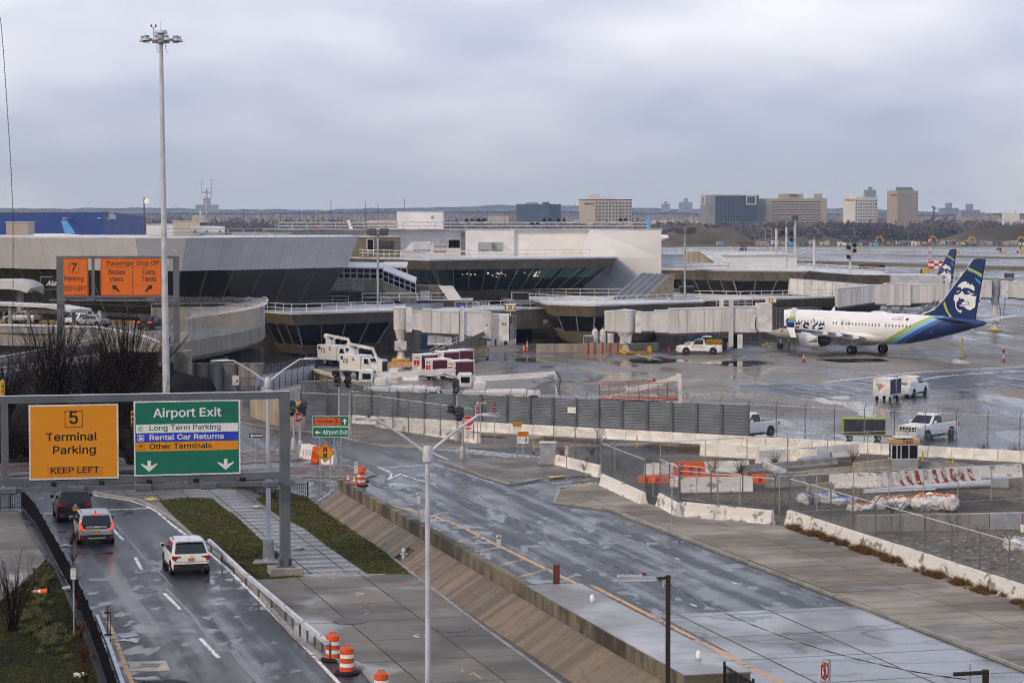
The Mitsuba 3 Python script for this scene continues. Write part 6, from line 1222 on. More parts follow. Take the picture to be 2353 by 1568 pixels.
for x,y,lab in((1360,1383,'small clear dome marker on the concrete deck, farther one'),(1604,1514,'small clear dome marker on the concrete deck, nearer one')):
 k=thing('deck_marker',lab,'marker lamp');c=G(x,y,PZ);M=np.eye(4);M[:3,3]=c;part(k,'globe',MB(M).lathe([(0,.34),(.05,.32),(.09,.25),(.09,.12),(.06,.05)],14),'bright_white',40);part(k,'base',MB(M).lathe([(0,.06),(.10,.05),(.13,.02),(.13,0)],14),'galvanised')
k=thing('guard_rail','galvanised box beam guard rail beside the exit road, right side','guard rail');ra,rb=G(478,1262,.13),G(757,1500,.13)
P=[G(x,y,.13)for x,y in((480,1268),(560,1345),(650,1424),(700,1468),(752,1512))];mb=MB();
for a,b in zip(P[:-1],P[1:]):part(k,'beam',MB().bar(a+[0,0,.62],b+[0,0,.62],.16,.17),'galvanised_light')
for t in np.linspace(0,1,13):
 i=min(int(t*4),3);c=P[i]+(P[i+1]-P[i])*(t*4-i);part(k,'post',MB().box(c+[.10,.10,.28],(.08,.08,.58)),'steel_dark');
for t in(.28,.52,.74,.93):
 i=min(int(t*4),3);c=P[i]+(P[i+1]-P[i])*(t*4-i)
 for j in(-.12,-.04,.04,.12):d=(P[i+1]-P[i]);d/=np.linalg.norm(d);part(k,'bolt',MB().box(c+d*j+[0,0,.71],(.05,.05,.03)),'steel_dark')
 # ---- fences
def chainlink(k,pts,h,pitch=.16,r=.0035,z=0.0,mesh='fence_wire',posts=2.6,pr=.035,toprail=True,barb=None,coil=None,pm='grey_paint',midrail=False,lean=0.0):
 """Chain link along pts: real diagonal wires, posts, rails; barb: outrigger arms with strands; coil: razor wire radius."""
 P=[np.array([p[0],p[1],z])for p in pts];wires=MB()
 for a,b in zip(P[:-1],P[1:]):
  L=np.linalg.norm(b-a);u=(b-a)/L;n=int(L/pitch);
  for sgn in(1,-1):
   s0=np.arange(-int(h/pitch)-1,n+1)*pitch if sgn>0 else np.arange(0,n+int(h/pitch)+2)*pitch
   s1=s0+sgn*h;t0=np.clip((0-s0)/(s1-s0),0,1)if sgn>0 else np.clip((L-s0)/(s1-s0),0,1);t1=np.clip((L-s0)/(s1-s0),0,1)if sgn>0 else np.clip((0-s0)/(s1-s0),0,1)
   t0,t1=np.minimum(t0,t1),np.maximum(t0,t1);ok=t1-t0>.02;s0,s1,t0,t1=s0[ok],s1[ok],t0[ok],t1[ok]
   A=a+u*(s0+(s1-s0)*t0)[:,None]+np.array([0,0,1])*(h*t0)[:,None];B=a+u*(s0+(s1-s0)*t1)[:,None]+np.array([0,0,1])*(h*t1)[:,None]
   d=(B-A);d/=np.linalg.norm(d,axis=1,keepdims=True);nn=np.cross(u,[0,0,1.0]);e=np.cross(d,nn);o=np.stack([nn*0+e*r,nn*r*1.7-e*r*.5,-nn*r*1.7-e*r*.5],1)
   V=np.concatenate([A[:,None]+o,B[:,None]+o],1).reshape(-1,3);i=np.arange(len(A))[:,None]*6
   wires.add(V,np.vstack([np.hstack([i+x,i+y,i+w_])for q in range(3)for x,y,w_ in((q,(q+1)%3,(q+1)%3+3),(q,(q+1)%3+3,q+3))]))
  m=max(1,round(L/posts))
  for i in range(m+1):
   if i==m and b is not P[-1]:continue
   c=a+(b-a)*i/m;part(k,'post',MB().tube([c,c+[0,0,h+.05]],pr,6),pm)
   if barb:
    nn=np.cross(u,[0,0,1.0]);top=c+[0,0,h+.03]
    for sg in((1,-1)if barb=='V' else(1,)if barb=='out' else(-1,)):part(k,'outrigger',MB().bar(top,top+nn*sg*.28+[0,0,.36],.04),pm)
  if toprail:part(k,'rail',MB().tube([a+[0,0,h],b+[0,0,h]],.028,6),'galvanised_light');part(k,'rail',MB().tube([a+[0,0,.06],b+[0,0,.06]],.022,6),pm)
  if midrail:part(k,'rail',MB().tube([a+[0,0,h*.5],b+[0,0,h*.5]],.022,6),pm)
 part(k,'wire_mesh',wires,mesh,kind='stuff')
 if coil:
  t_,cw=MB(),coil[1]
  for a,b in zip(P[:-1],P[1:]):
   L=np.linalg.norm(b-a);u=(b-a)/L;nn=np.cross(u,[0,0,1.0]);n=int(L/cw*14);s_=np.linspace(0,L,n);ph=s_/cw*2*np.pi+.5*np.sin(s_*1.7);R_=coil[0]*(1+.1*np.sin(s_*2.3))
   t_.tube(a+u*s_[:,None]+(u*(np.sin(ph*2)*.1)[:,None])+nn*(R_*np.cos(ph))[:,None]+np.array([0,0,1])*(h+coil[0]*.95+R_*np.sin(ph))[:,None],.007,3,False)
  part(k,'razor_coil',t_,'fence_wire' if coil[2]=='d' else 'galvanised_light',kind='stuff')
jb=thing('barrier_row','long straight row of white painted concrete barriers below the corrugated fence','barrier')
BL=lambda x:G(x,997+.0565*(x-1210),0)
xs=np.linspace(800,2560,34)
for a,b in zip(xs[:-1],xs[1:]):jersey(jb,BL(a),BL(b),.80,'barrier_white')
cf=thing('corrugated_fence','long grey blue corrugated steel fence panels between posts on the apron edge','fence');a0,b0=BL(752)+[0,.5,0],BL(1719)+[0,.5,0];u=(b0-a0)/np.linalg.norm(b0-a0);Lc=np.linalg.norm(b0-a0);F=frame(a0,u);zt0,zt1=At(752,893,a0[1])[2],At(1719,931,b0[1])[2];npan=12
xc=[0]+[np.linalg.norm((BL(x)+[0,.5,0]-a0))for x in(851,912,974,1042,1105,1164,1217,1270,1323,1375,1429,1487,1544,1601,1659)]+[Lc]
for x0,x1 in zip(xc[:-1],xc[1:]):
 z1=zt0+(zt1-zt0)*(x0/Lc);z0=.25;nr=12;zz=np.linspace(z0,z1,nr*4+1);yy=np.array([0,.13,.13,0]*nr+[0])
 part(cf,'panel',MB(F).loft([[(x0+.08,y,z)for y,z in zip(yy,zz)],[(x1-.08,y,z)for y,z in zip(yy,zz)]],cap=False,closed=False),'corrugated')
for x in xc:part(cf,'post',MB(F).bx(x-.11,x+.11,-.10,.10,0,zt0+(zt1-zt0)*(x/Lc)+.06),'grey_paint')
P_=F@np.array([Lc*.60,-.12,1.85,1]);part(cf,'notice',MB(frame(P_[:3],u)).bx(0,.75,-.02,0,0,.48),'white_sign')
cl=thing('chainlink_fence','tall chain link fence with razor wire along the apron, continuing right of the corrugated fence','fence')
chainlink(cl,[BL(840)+[0,.95,0],BL(1720)+[0,.95,0],BL(2500)+[0,.95,0]],3.15,.28,.004,posts=2.42,barb='in',coil=(.34,.42,'d'))
# left fenced corner before the corrugated fence: leaning screens
cl2=thing('chainlink_fence','chain link fence with slanted outriggers on the inner white barrier left of the stop sign','fence');p2=[G(690,975),G(868,985),G(1088,1020)]
chainlink(cl2,[p+[0,.05,0]for p in p2],2.7,.2,.0035,z=.0,barb='V',pr=.045)
j2=thing('barrier_row','inner row of white jersey barriers with rust streaks ending near the stop sign','barrier');jersey(j2,G(868,983),G(1100,1021),.85,'barrier_paint',n=3)
wrk=thing('mesh_screen_fence','grey mesh screen fence closing the corner beside the retaining wall','fence');chainlink(wrk,[G(692,975)+[0,.2,0],G(752,972)+[0,.6,0],G(850,974)+[0,.6,0]],3.6,.075,.010,posts=2.2,toprail=True)
# right hand: barriers and fences along the pavement
jr=thing('barrier_row','row of peeling white jersey barriers along the right pavement, with rusty joints','barrier');q=toPQ(G(1790,1205))[1];ks=[]
while q>40:jersey(jr,PQ(49.0,q),PQ(49.0,q-3.6),.84,'barrier_paint',.07);q-=3.6
for a,b,lab in(((1384,1118),(1480,1162),'pair of white jersey barriers at the corner of the gravel lot'),((1516,1164),(1558,1188),'short white jersey barrier turned towards the street sign'),((1562,1184),(1776,1206),'long low peeling concrete barrier facing the pavement bend')):
 k=thing('barrier_row',lab,'barrier');jersey(k,G(*a),G(*b),.84,'barrier_paint',.04,n=2 if a[0]==1384 else 1)
fr=thing('chainlink_fence','chain link fence with outriggers standing on the peeling barriers of the right pavement','fence')
chainlink(fr,[PQ(49.1,q)for q in(toPQ(G(1785,1205))[1],40)],1.75,.15,.0026,z=.84,barb='V',posts=3.0,pr=.04,coil=None)
part(fr,'barbed_strand',MB().tube([PQ(49.3,q,2.9+.04*math.sin(q*2))for q in np.arange(40,120,.7)],.008,3).tube([PQ(48.85,q,2.88)for q in np.arange(40,toPQ(G(1785,1205))[1],.7)],.008,3),'fence_wire')
for i,(pp,lab,zz,hh)in enumerate((([(1384,1116),(1482,1160)],'chain link fence on the corner barriers, with a gate post',.84,1.9),([(1516,1163),(1560,1186)],'short bent chain link fence beside the bus stop plates',.84,2.0),([(1562,1183),(1780,1205)],'chain link fence on the long low barrier in front of the white bags',.84,1.75),([(1272,1062),(1372,1082)],'small chain link enclosure right of the grey cabinet',.4,2.2),([(1378,1080),(1384,1116)],'chain link return fence behind the corner barriers',.4,2.2))):
 k=thing('chainlink_fence',lab,'fence');chainlink(k,[G(*p)+[0,.08,0]for p in pp],hh,.16,.0026,z=zz,barb='V',pr=.04,coil=None)
for i,(pp,lab)in enumerate((([(1412,1092),(1620,1080),(1900,1062),(2352,1045)],'long chain link fence crossing the lot behind the taxi booth'),([(1790,1180),(1960,1170),(2200,1155),(2352,1146)],'chain link fence crossing the lot in front of the white bags'),([(1500,1140),(1600,1150),(1700,1170)],'chain link fence behind the long low barrier'))):
 k=thing('chainlink_fence',lab,'fence');hts=(2.1,2.2,2.1)[i];chainlink(k,[G(*p)for p in pp],hts,.18,.0026,z=.0,pr=.035,posts=3.0,pm='galvanised')
 # black picket fences
def pickets(label,px,h,step=.13,m='black_metal',z=.13,mode='pk'):
 k=thing('picket_fence',label,'fence');P=[G(x,y,z)if mode!='D' else np.array([wx(x,y),y,z])for x,y in px];mb=MB();
 for a,b in zip(P[:-1],P[1:]):
  L=np.linalg.norm(b-a);n=int(L/step)
  for i in range(n+1):c=a+(b-a)*i/n;part(k,'picket',MB().box(c+[0,0,h/2],(.028,.028,h)),m)if COUNT.get(f'{k}__picket',0)<290 else mb.box(c+[0,0,h/2],(.028,.028,h))
  for t in(.1,h-.06):part(k,'rail',MB().bar(a+[0,0,t],b+[0,0,t],.04),m)
  part(k,'post',MB().box(a+[0,0,h/2+.05],(.08,.08,h+.1)),m)
 part(k,'post',MB().box(P[-1]+[0,0,h/2+.05],(.08,.08,h+.1)),m)
 if mb.v:part(k,'remaining_pickets',mb,m,kind='stuff')
pickets('black picket fence along the far end of the grass island, seen under the near gantry',[(262,1124),(420,1116),(545,1116),(634,1148),(707,1149)],1.05)
pickets('short black picket fence at the near end of the concrete deck',[(1668,79),(1735,76),(1815,72.5)],1.1,z=.95,mode='D')
pickets('short black picket fence at the left edge under the near gantry',[(0,1170),(24,1168),(50,1168)],1.05)
mat('black_screen',(.004,.004,.005),.95,.05)
bs=thing('screen_fence','long black fabric screened fence along the left side of the exit road','fence');P=[G(x,y,.0)for x,y in((50,1165),(80,1200),(112,1260),(158,1345),(200,1440),(230,1520),(246,1570),(275,1660))]
for i,(a,b)in enumerate(zip(P[:-1],P[1:])):
 n=max(1,round(np.linalg.norm(b-a)/3))
 for j in range(n):
  p,q=a+(b-a)*j/n,a+(b-a)*(j+1)/n;part(bs,'screen',MB().loft([[p+[0,-.015,.06],p+[0,.015,.06],p+[0,.015,1.12],p+[0,-.015,1.12]],[q+[0,-.015,.06],q+[0,.015,.06],q+[0,.015,1.12],q+[0,-.015,1.12]]]),'black_screen');part(bs,'post',MB().box(p+[.03,0,.59],(.05,.05,1.18)),'black_metal')
kl=struct('roadside_kerb',MB().loft([[p+[.10,0,0],p+[.35,0,0],p+[.35,0,.15],p+[.10,0,.15]]for p in P]),'concrete_grey')
gl=thing('guard_rail','galvanised guard rail at the left side of the exit road, near the bottom edge','guard rail');P2=[G(x,y,0)+[.32,0,0]for x,y in((205,1448),(232,1520),(248,1570),(277,1660))]
for a,b in zip(P2[:-1],P2[1:]):part(gl,'beam',MB().bar(a+[0,0,.62],b+[0,0,.62],.15),'galvanised_light');part(gl,'post',MB().box(a+[0,0,.3],(.1,.1,.6)),'galvanised')
k=thing('marker_post','thin double marker stake clamped to the left guard rail','marker post');b=G(248,1500,0)
part(k,'stake',MB().tube([b,b+[0,0,1.9]],.02,6).tube([b+[.1,.05,0],b+[.1,.05,1.6]],.015,6),'black_metal')
for z in(.75,1.62):part(k,'clamp',MB().bar(b+[-.13,0,z],b+[.13,0,z],.06),'black_metal')
# drain grate, manholes in the exit road
k=thing('drain_grate','rectangular storm drain grate in a pale concrete frame at the bottom left','drain');F=np.array([[.80,.25,0,0],[-.05,.97,0,0],[0,0,1,0],[0,0,0,1.0]]);g0=[G(308,1560),G(384,1559),G(378,1517),G(318,1519)]
part(k,'frame',MB().sheet(poly2([G(295,1541,0),G(390,1540),G(380,1517),G(300,1519)]).buffer(.02),.009),'concrete_beige');cc=G(343,1529.5);part(k,'pit',MB().sheet(poly2([cc+[-.42,-.33,0],cc+[.42,-.33,0],cc+[.38,.45,0],cc+[-.38,.45,0]]),.013),'void_dark')
for i in range(10):x=-.40+i*.089;part(k,'bar',MB().bar(cc+[x,-.33,.02],cc+[x*.92,.45,.02],.036,.02),'galvanised')
for t in(-.34,.06,.46):part(k,'cross_bar',MB().bar(cc+[-.42,t,.022],cc+[.42,t,.022],.04,.02),'galvanised')
for x,y,r_,lab in((334,1358,.62,'round manhole cover flush in the middle of the exit road'),(244,1421,.45,'round manhole cover at the left gutter of the exit road')):
 c=G(x,y);M=np.eye(4);M[:3,3]=[c[0],c[1],0];k=thing('manhole_cover',lab,'manhole cover');part(k,'lid',MB(M).lathe([(0,.012),(r_-.06,.012),(r_-.05,.006)],28),'steel_dark');part(k,'ring',MB(M).lathe([(r_-.04,.007),(r_-.03,.013),(r_,.012),(r_+.01,.004)],28),'asphalt')
k=thing('road_plate','square steel access plate in the gutter at the left','access plate');part(k,'plate',MB().sheet(poly2([G(262,1456),G(310,1451),G(318,1459),G(285,1465)]),.012),'galvanised');part(k,'rim',MB().sheet(poly2([G(262,1456),G(310,1451),G(318,1459),G(285,1465)]).buffer(.08),.009),'steel_dark')
# utility cabinet
k=thing('utility_cabinet','tall grey utility cabinet on the crossing island','cabinet');D=G(1259,1066,.13)[1];part(k,'body',MB().cbox(wx(1241,D),wx(1277,D),D,D+1.0,.2,zy(1018,D),.03),'galvanised');part(k,'roof',MB().cbox(wx(1239,D),wx(1279,D),D-.06,D+1.06,zy(1018,D),zy(1016,D),.02),'galvanised_light');part(k,'plinth',MB().cbox(wx(1236,D),wx(1282,D),D-.15,D+1.1,.1,.25,.03),'concrete_grey');part(k,'door',MB().bx(wx(1244,D),wx(1262,D),D-.02,D,.32,zy(1022,D)),'galvanised')
for i,(x,y0,y1,lab)in enumerate(((1225,1011,1039,'yellow plastic bollard left of the grey cabinet'),(1272,1001,1040,'yellow plastic bollard behind the grey cabinet'),(1462,1001,1034,'yellow leaning bollard on the lot lane'),(1246,1010,1028,'short yellow bollard between two taller ones'),(1320,1004,1036,'yellow bollard inside the small fence'),(2118,1036,1062,'thin yellow bollard left of the taxi booth, farther'),(2187,1050,1078,'thin yellow bollard in front of the taxi booth'))):
 b=G(x,y1);k=thing('flexible_bollard',lab,'bollard');part(k,'post',MB().tube([b,b+[.04,0,(y1-y0)/FP*b[1]]],.05,8),'safety_yellow');part(k,'base',MB().lathe([(.05,.06),(.14,.03),(.14,0)],10,np.array([[1,0,0,b[0]],[0,1,0,b[1]],[0,0,1,0],[0,0,0,1.0]])),'black_plastic')
 # ---------------------------------------------------------------- vehicles
mat('car_black',(.006,.006,.007),.3,.3,coat=.25);mat('car_silver',(.36,.37,.39),.3,.5,.5,coat=.8);mat('car_white',(.66,.665,.67),.28,.5,coat=.8);mat('car_glass',(.006,.007,.009),.08,.55)
mat('tail_red',(.30,.008,.010),.2,.5);mat('plate_amber',(.50,.25,.02),.4,.4);mat('rim',(.30,.31,.32),.35,.5,.6);mat('headlamp',(.55,.57,.60),.15,.6)
scene['mat_brake_lit']={'type':'principled','base_color':{'type':'rgb','value':[.5,.02,.01]}}
ip=np.interp
def rrect(x0,x1,hw,r,n=4):
 p=[]
 for cx,cy,a0 in((x1-r,hw-r,0),(x0+r,hw-r,90),(x0+r,-hw+r,180),(x1-r,-hw+r,270)):
  for i in range(n+1):a=math.radians(a0+90*i/n);p.append((cx+r*math.cos(a),cy+r*math.sin(a)))
 return p
def wheel(k,F,x,y,r,w=.24,rim='rim'):
 s=1 if y>0 else-1;M=F@np.array([[1,0,0,x],[0,0,s,y],[0,1,0,r],[0,0,0,1.0]])
 kw=part(k,'wheel',MB(M).lathe([(r*.55,0),(r*.97,.0),(r,-.04),(r,-w+.04),(r*.97,-w),(r*.5,-w)],24),'tyre',40)
 part(kw,'rim',MB(M).lathe([(0,-.03),(r*.2,-.02),(r*.24,-.05),(r*.58,-.03),(r*.64,.004)],20),rim,30)
def car(label,cat,o,d,L,W,H,paint,zs,xr,xf,hood,belt,name='car',wr=.34,wx_=(.17,.81),glass=True,bumper='black_plastic',up_w=(.98,.80),lower_r=.16,roofrail=True):
 """Body: lower shell swept along x, upper shell swept up from belt to roof; glass, lamps and trim laid on those surfaces. xr, xf: rear and front end of the cabin over heights zs."""
 k=thing(name,label,cat);F=frame(o,d);hw=W/2;st=np.array([0,.015,.05,.12,.5,.84,.94,.985,1.0])
 kx=np.array([.86,.94,.98,1,1,1,.96,.88,.78]);rings=[]
 for s,q in zip(st,kx):
  zt=ip(s,[x for x,_ in hood],[z for _,z in hood]);zb=.34 if s in(0,1)else .26 if .02<s<.98 else .30;y=hw*q
  rings.append([(s*L,a,z)for a,z in((-y*.94,zb),(-y,zb+.12),(-y,(zb+zt)/2),(-y*.985,zt-.12),(-y*.95,zt-.02),(-y*.8,zt),(y*.8,zt),(y*.95,zt-.02),(y*.985,zt-.12),(y,(zb+zt)/2),(y,zb+.12),(y*.94,zb))])
 part(k,'body',MB(F).loft(rings),paint,45)
 R=lambda z:(ip(z,zs,xr),ip(z,zs,xf),ip(z,[belt,H],[hw*up_w[0],hw*up_w[1]]))
 zz=[belt-.06,belt+(H-belt)*.3,belt+(H-belt)*.62,H-.10,H-.035,H];rings=[]
 for z in zz:
  a,b,w=R(min(z,H-.05));e=0 if z<H-.05 else(.05 if z<H-.01 else .18);rings.append([(x,y,z)for x,y in rrect(a+e,b-e,w-e*.6,.16)])
 part(k,'cabin',MB(F).loft(rings),paint,45)
 def patch(nm,pts,m,lab=None,kk=None):return part(kk or k,nm,MB(F).quad(*pts),m,label=lab)
 z0,z1=belt+.03,H-.13
 (a0,b0,w0),(a1,b1,w1)=R(z0),R(z1);f=.86
 patch('rear_window',[(a0-.015,w0*f,z0),(a0-.015,-w0*f,z0),(a1-.015,-w1*f,z1),(a1-.015,w1*f,z1)],'car_glass')
 patch('windscreen',[(b0+.015,-w0*f,z0),(b0+.015,w0*f,z0),(b1+.015,w1*f,z1),(b1+.015,-w1*f,z1)],'car_glass')
 for s in(1,-1):
  cuts=(.10,.27,.52,.90)if glass else(.12,.88)
  for u,v in zip(cuts[:-1],cuts[1:]):
   q=[((a0+(b0-a0)*(u+.012)),s*(w0+.012),z0),((a0+(b0-a0)*(v-.012)),s*(w0+.012),z0),((a1+(b1-a1)*(v-.012)),s*(w1+.012),z1),((a1+(b1-a1)*(u+.012)),s*(w1+.012),z1)]
   patch('side_window',q if s<0 else q[::-1],'car_glass')
  if roofrail:part(k,'roof_rail',MB(F).tube([(R(H)[0]+.25,s*w1*.9,H-.02),(R(H)[0]+.4,s*w1*.92,H+.03),(R(H)[1]-.35,s*w1*.92,H+.03),(R(H)[1]-.2,s*w1*.9,H-.02)],.022,6),'steel_dark')
  km=part(k,'mirror',MB(F).cbox(b0-.55,b0-.38,*sorted((s*(w0+.05),s*(w0+.26))),belt+.02,belt+.22,.04),paint);part(km,'glass',MB(F).bx(b0-.56,b0-.552,*sorted((s*(w0+.08),s*(w0+.23))),belt+.05,belt+.19),'car_glass')
  part(k,'wheel_arch',MB(F).prism(Point(0,0).buffer(wr*1.17),0,.012,np.array([[1,0,0,L*wx_[0]],[0,0,-s,s*(hw+.004)+(.012 if s>0 else-.012)*0],[0,1,0,wr],[0,0,0,1.0]])),'black_plastic');part(k,'wheel_arch',MB(F).prism(Point(0,0).buffer(wr*1.17),0,.012,np.array([[1,0,0,L*wx_[1]],[0,0,-s,s*(hw+.004)],[0,1,0,wr],[0,0,0,1.0]])),'black_plastic')
  for x in wx_:wheel(k,F,L*x,s*(hw+.035),wr)
 for s in(1,-1):part(k,'sill',MB(F).bx(L*.25,L*.72,*sorted((s*hw*.97,s*(hw+.012))),.24,.38),bumper)
 return k,F,R,patch
def tail(k,F,L,W,H,belt,paint,lights,plate,bump,glow=False,badge=None):
 """Rear end: lamps (polygons in y, z), number plate, lower bumper, as solid pieces proud of the tail."""
 A=F@np.array([[0,0,-1,-.005],[-1,0,0,0],[0,1,0,0],[0,0,0,1.0]])
 for s in(1,-1):
  kk=part(k,'tail_light',MB(A).prism(Polygon([(s*a,b)for a,b in lights]),-.12,.022),'brake_lit' if glow else 'tail_red')
  if glow:scene[kk]['emitter']={'type':'area','radiance':{'type':'rgb','value':[.55,.02,.012]}}
 part(k,'bumper',MB(A).prism(shapely.box(-W*.46,bump[0],W*.46,bump[1]).buffer(-.05).buffer(.05),-.1,.035),'black_plastic',30)
 part(k,'tailgate_seam',MB(A).prism(LineString([(-W*.40,bump[1]+.1),(-W*.40,belt-.1)]).buffer(.008).union(LineString([(W*.40,bump[1]+.1),(W*.40,belt-.1)]).buffer(.008)).union(LineString([(-W*.40,bump[1]+.1),(W*.40,bump[1]+.1)]).buffer(.008)),0,.014),'black_plastic')
 kp=part(k,'number_plate',MB(A).prism(shapely.box(-.155,plate,.155,plate+.155),0,.03),'plate_amber');part(kp,'lettering',MB(A@np.array([[1,0,0,0],[0,1,0,0],[0,0,1,.03],[0,0,0,1.0]])).text('HKT 4821',.055,None,.004,cx=0,dy=plate+.05,w=.26),'ink')
 for s in(1,-1):part(k,'reflector',MB(A).prism(shapely.box(s*W*.40-.1,bump[0]+.13,s*W*.40+.1,bump[0]+.18),0,.045),'tail_red')
 if badge:part(k,'badge',MB(A@np.array([[1,0,0,0],[0,1,0,0],[0,0,1,.022],[0,0,0,1.0]])).text(badge[0],badge[1],None,.008,cx=0,dy=badge[2],w=badge[3]),'headlamp')
 return A
RL=np.array([-.2596,.9657])
def rearpos(x,y):return G(x,y,.0)
o=rearpos(439.5,1321);L,W,H,bl=4.33,1.84,1.64,1.02
k,F,R,patch=car('white compact crossover driving away in the right lane of the exit road','car',o,RL,L,W,H,'car_white',[.9,1.02,1.3,1.5,1.64],[.02,.10,.42,.62,.75],[3.55,3.45,2.95,2.6,2.4],[(0,1.0),(.05,1.04),(.78,1.0),(.95,.82),(1,.7)],bl)
A=tail(k,F,L,W,H,bl,'car_white',[(.50,.93),(.92,.97),(.915,.80),(.76,.72),(.66,.86),(.50,.88)],.70,(.27,.56),badge=None);part(k,'emblem',MB(A).prism(shapely.box(-.05,.90,.05,.98).difference(shapely.box(-.025,.92,.025,.96)),0,.03),'headlamp')
part(k,'spoiler',MB(F).cbox(.52,.86,-.62,.62,1.56,1.60,.015),'car_white');part(k,'aerial',MB(F).tube([(.95,0,1.64),(.82,0,1.74)],.012,5),'black_plastic')
o=rearpos(222,1251);L,W,H=4.2,1.87,1.66
k,F,R,patch=car('silver boxy hatchback with lit red brake lights, middle of the three cars leaving','car',o,RL,L,W,H,'car_silver',[.9,1.02,1.3,1.5,1.66],[.0,.03,.18,.30,.40],[3.5,3.35,2.95,2.7,2.5],[(0,1.02),(.05,1.05),(.8,1.02),(.95,.88),(1,.72)],bl,up_w=(.99,.82))
A=tail(k,F,L,W,H,bl,'car_silver',[(.74,.90),(.55,.84),(.60,.79),(.90,.86),(.90,1.02),(.86,1.24),(.80,1.24),(.84,1.02)],.62,(.27,.55),True)
part(k,'tail_panel',MB(A).prism(shapely.box(-.72,.86,.72,1.06).buffer(-.06).buffer(.06),-.05,.018),'black_plastic');part(k,'chrome_panel',MB(A).prism(shapely.box(-.56,.91,.56,1.01).buffer(-.04).buffer(.04),0,.026),'car_silver');part(k,'badge',MB(A@np.array([[1,0,0,0],[0,1,0,0],[0,0,1,.026],[0,0,0,1.0]])).text('KIA',.055,None,.008,cx=0,dy=.935,w=.24),'bright_white')
kk=part(k,'brake_light',MB(F).bx(.28,.40,-.20,.20,1.585,1.612),'brake_lit');scene[kk]['emitter']={'type':'area','radiance':{'type':'rgb','value':[.55,.02,.012]}}
part(k,'skid_plate',MB(A).prism(Polygon([(-.5,.40),(.5,.40),(.42,.34),(-.42,.34)]),0,.05),'car_silver');part(k,'shark_fin',MB(F).loft([[(.55,-.03,1.65),(.8,-.03,1.65),(.8,.03,1.65),(.55,.03,1.65)],[(.52,-.008,1.76),(.6,-.008,1.76),(.6,.008,1.76),(.52,.008,1.76)]]),'black_plastic')
o=rearpos(173.5,1199);L,W,H=4.65,1.92,1.74
k,F,R,patch=car('glossy black crossover, farthest of the three cars driving away under the gantry','car',o,RL,L,W,H,'car_black',[.9,1.06,1.35,1.55,1.74],[.0,.06,.25,.38,.5],[3.7,3.6,3.1,2.8,2.6],[(0,1.04),(.05,1.08),(.8,1.05),(.95,.9),(1,.75)],1.06,wr=.36)
A=tail(k,F,L,W,H,1.06,'car_black',[(.50,1.03),(.93,1.06),(.93,.90),(.55,.96)],.66,(.28,.56));part(k,'badge',MB(A@np.array([[1,0,0,0],[0,1,0,0],[0,0,1,.026],[0,0,0,1.0]])).text('ROGUE',.045,None,.008,cx=0,dy=.86,w=.40),'headlamp');part(k,'emblem',MB(A).prism(Point(0,.98).buffer(.06).difference(Point(0,.98).buffer(.042)).union(shapely.box(-.07,.97,.07,.99)),0,.03),'headlamp')
# cars on the departures road
def small_car(label,x,y,z,d,paint,s=1.0,lit=False):
 o=G(x,y,z);L,W,H=4.6*s,1.82*s,1.5*s
 k,F,R,patch=car(label,'car',o,d,L,W,H,paint,[.8,.95,1.2,1.38,1.5],[.25,.45,.85,1.1,1.3],[3.4,3.2,2.8,2.5,2.35],[(0,.92),(.06,.96),(.75,.95),(.95,.78),(1,.65)],.95,roofrail=False)
 tail(k,F,L,W,H,.95,paint,[(.45,.86),(.88,.90),(.88,.74),(.5,.78)],.5,(.27,.46),lit)
 # pickups
def pickup(label,o,d,s=1.0,front=False,flat=False,name='pickup_truck',cab_only=False):
 L,W,H=5.9,2.02,1.98;k,F,R,patch=car(label,'pickup truck',o,d,L,W,H,'car_white',[1.15,1.25,1.6,1.85,1.98],[2.15,2.18,2.25,2.32,2.45],[4.35,4.25,3.8,3.55,3.4],[(0,1.22),(.05,1.24),(.72,1.24),(.94,1.14),(1,1.0)],1.25,name,.42,(.20,.79),False,'black_plastic',roofrail=False)
 part(k,'load_bed',MB(F).bx(.12,2.05,-.82,.82,1.235,1.262),'steel_dark');part(k,'step',MB(F).bx(2.1,4.2,-1.06,-.94,.34,.42).bx(2.1,4.2,.94,1.06,.34,.42),'black_plastic')
 part(k,'grille',MB(F).bx(L-.01,L+.05,-.72,.72,.72,1.06),'black_plastic');part(k,'bumper',MB(F).cbox(L-.1,L+.14,-.98,.98,.42,.66,.04),'white_metal')
 for s_ in(1,-1):
  part(k,'headlight',MB(F).bx(L-.06,L+.04,*sorted((s_*.74,s_*.93)),.78,1.06),'headlamp');part(k,'tail_light',MB(F).bx(-.03,.04,*sorted((s_*.86,s_*.97)),.85,1.16),'tail_red')
 for y in(-.3,0,.3):part(k,'cab_marker',MB(F).bx(3.2,3.28,y-.04,y+.04,1.985,2.02),'safety_yellow')
 return k,F
def dirv(a):return(math.cos(math.radians(a)),math.sin(math.radians(a)))
k,F=pickup('white pickup with a yellow salt spreader and a red plow, parked before the gate building',G(1660,813),dirv(172))
part(k,'salt_spreader',MB(F).loft([[(.3,-.35,1.25),(1.9,-.35,1.25),(1.9,.35,1.25),(.3,.35,1.25)],[(.0,-.85,1.95),(2.1,-.85,1.95),(2.1,.85,1.95),(.0,.85,1.95)]]),'safety_yellow');part(k,'tarpaulin',MB(F).cbox(.0,2.1,-.8,.8,1.95,2.1,.06),'black_plastic');part(k,'spinner',MB(F).cbox(-.55,-.05,-.35,.35,.5,1.6,.1),'black_plastic')
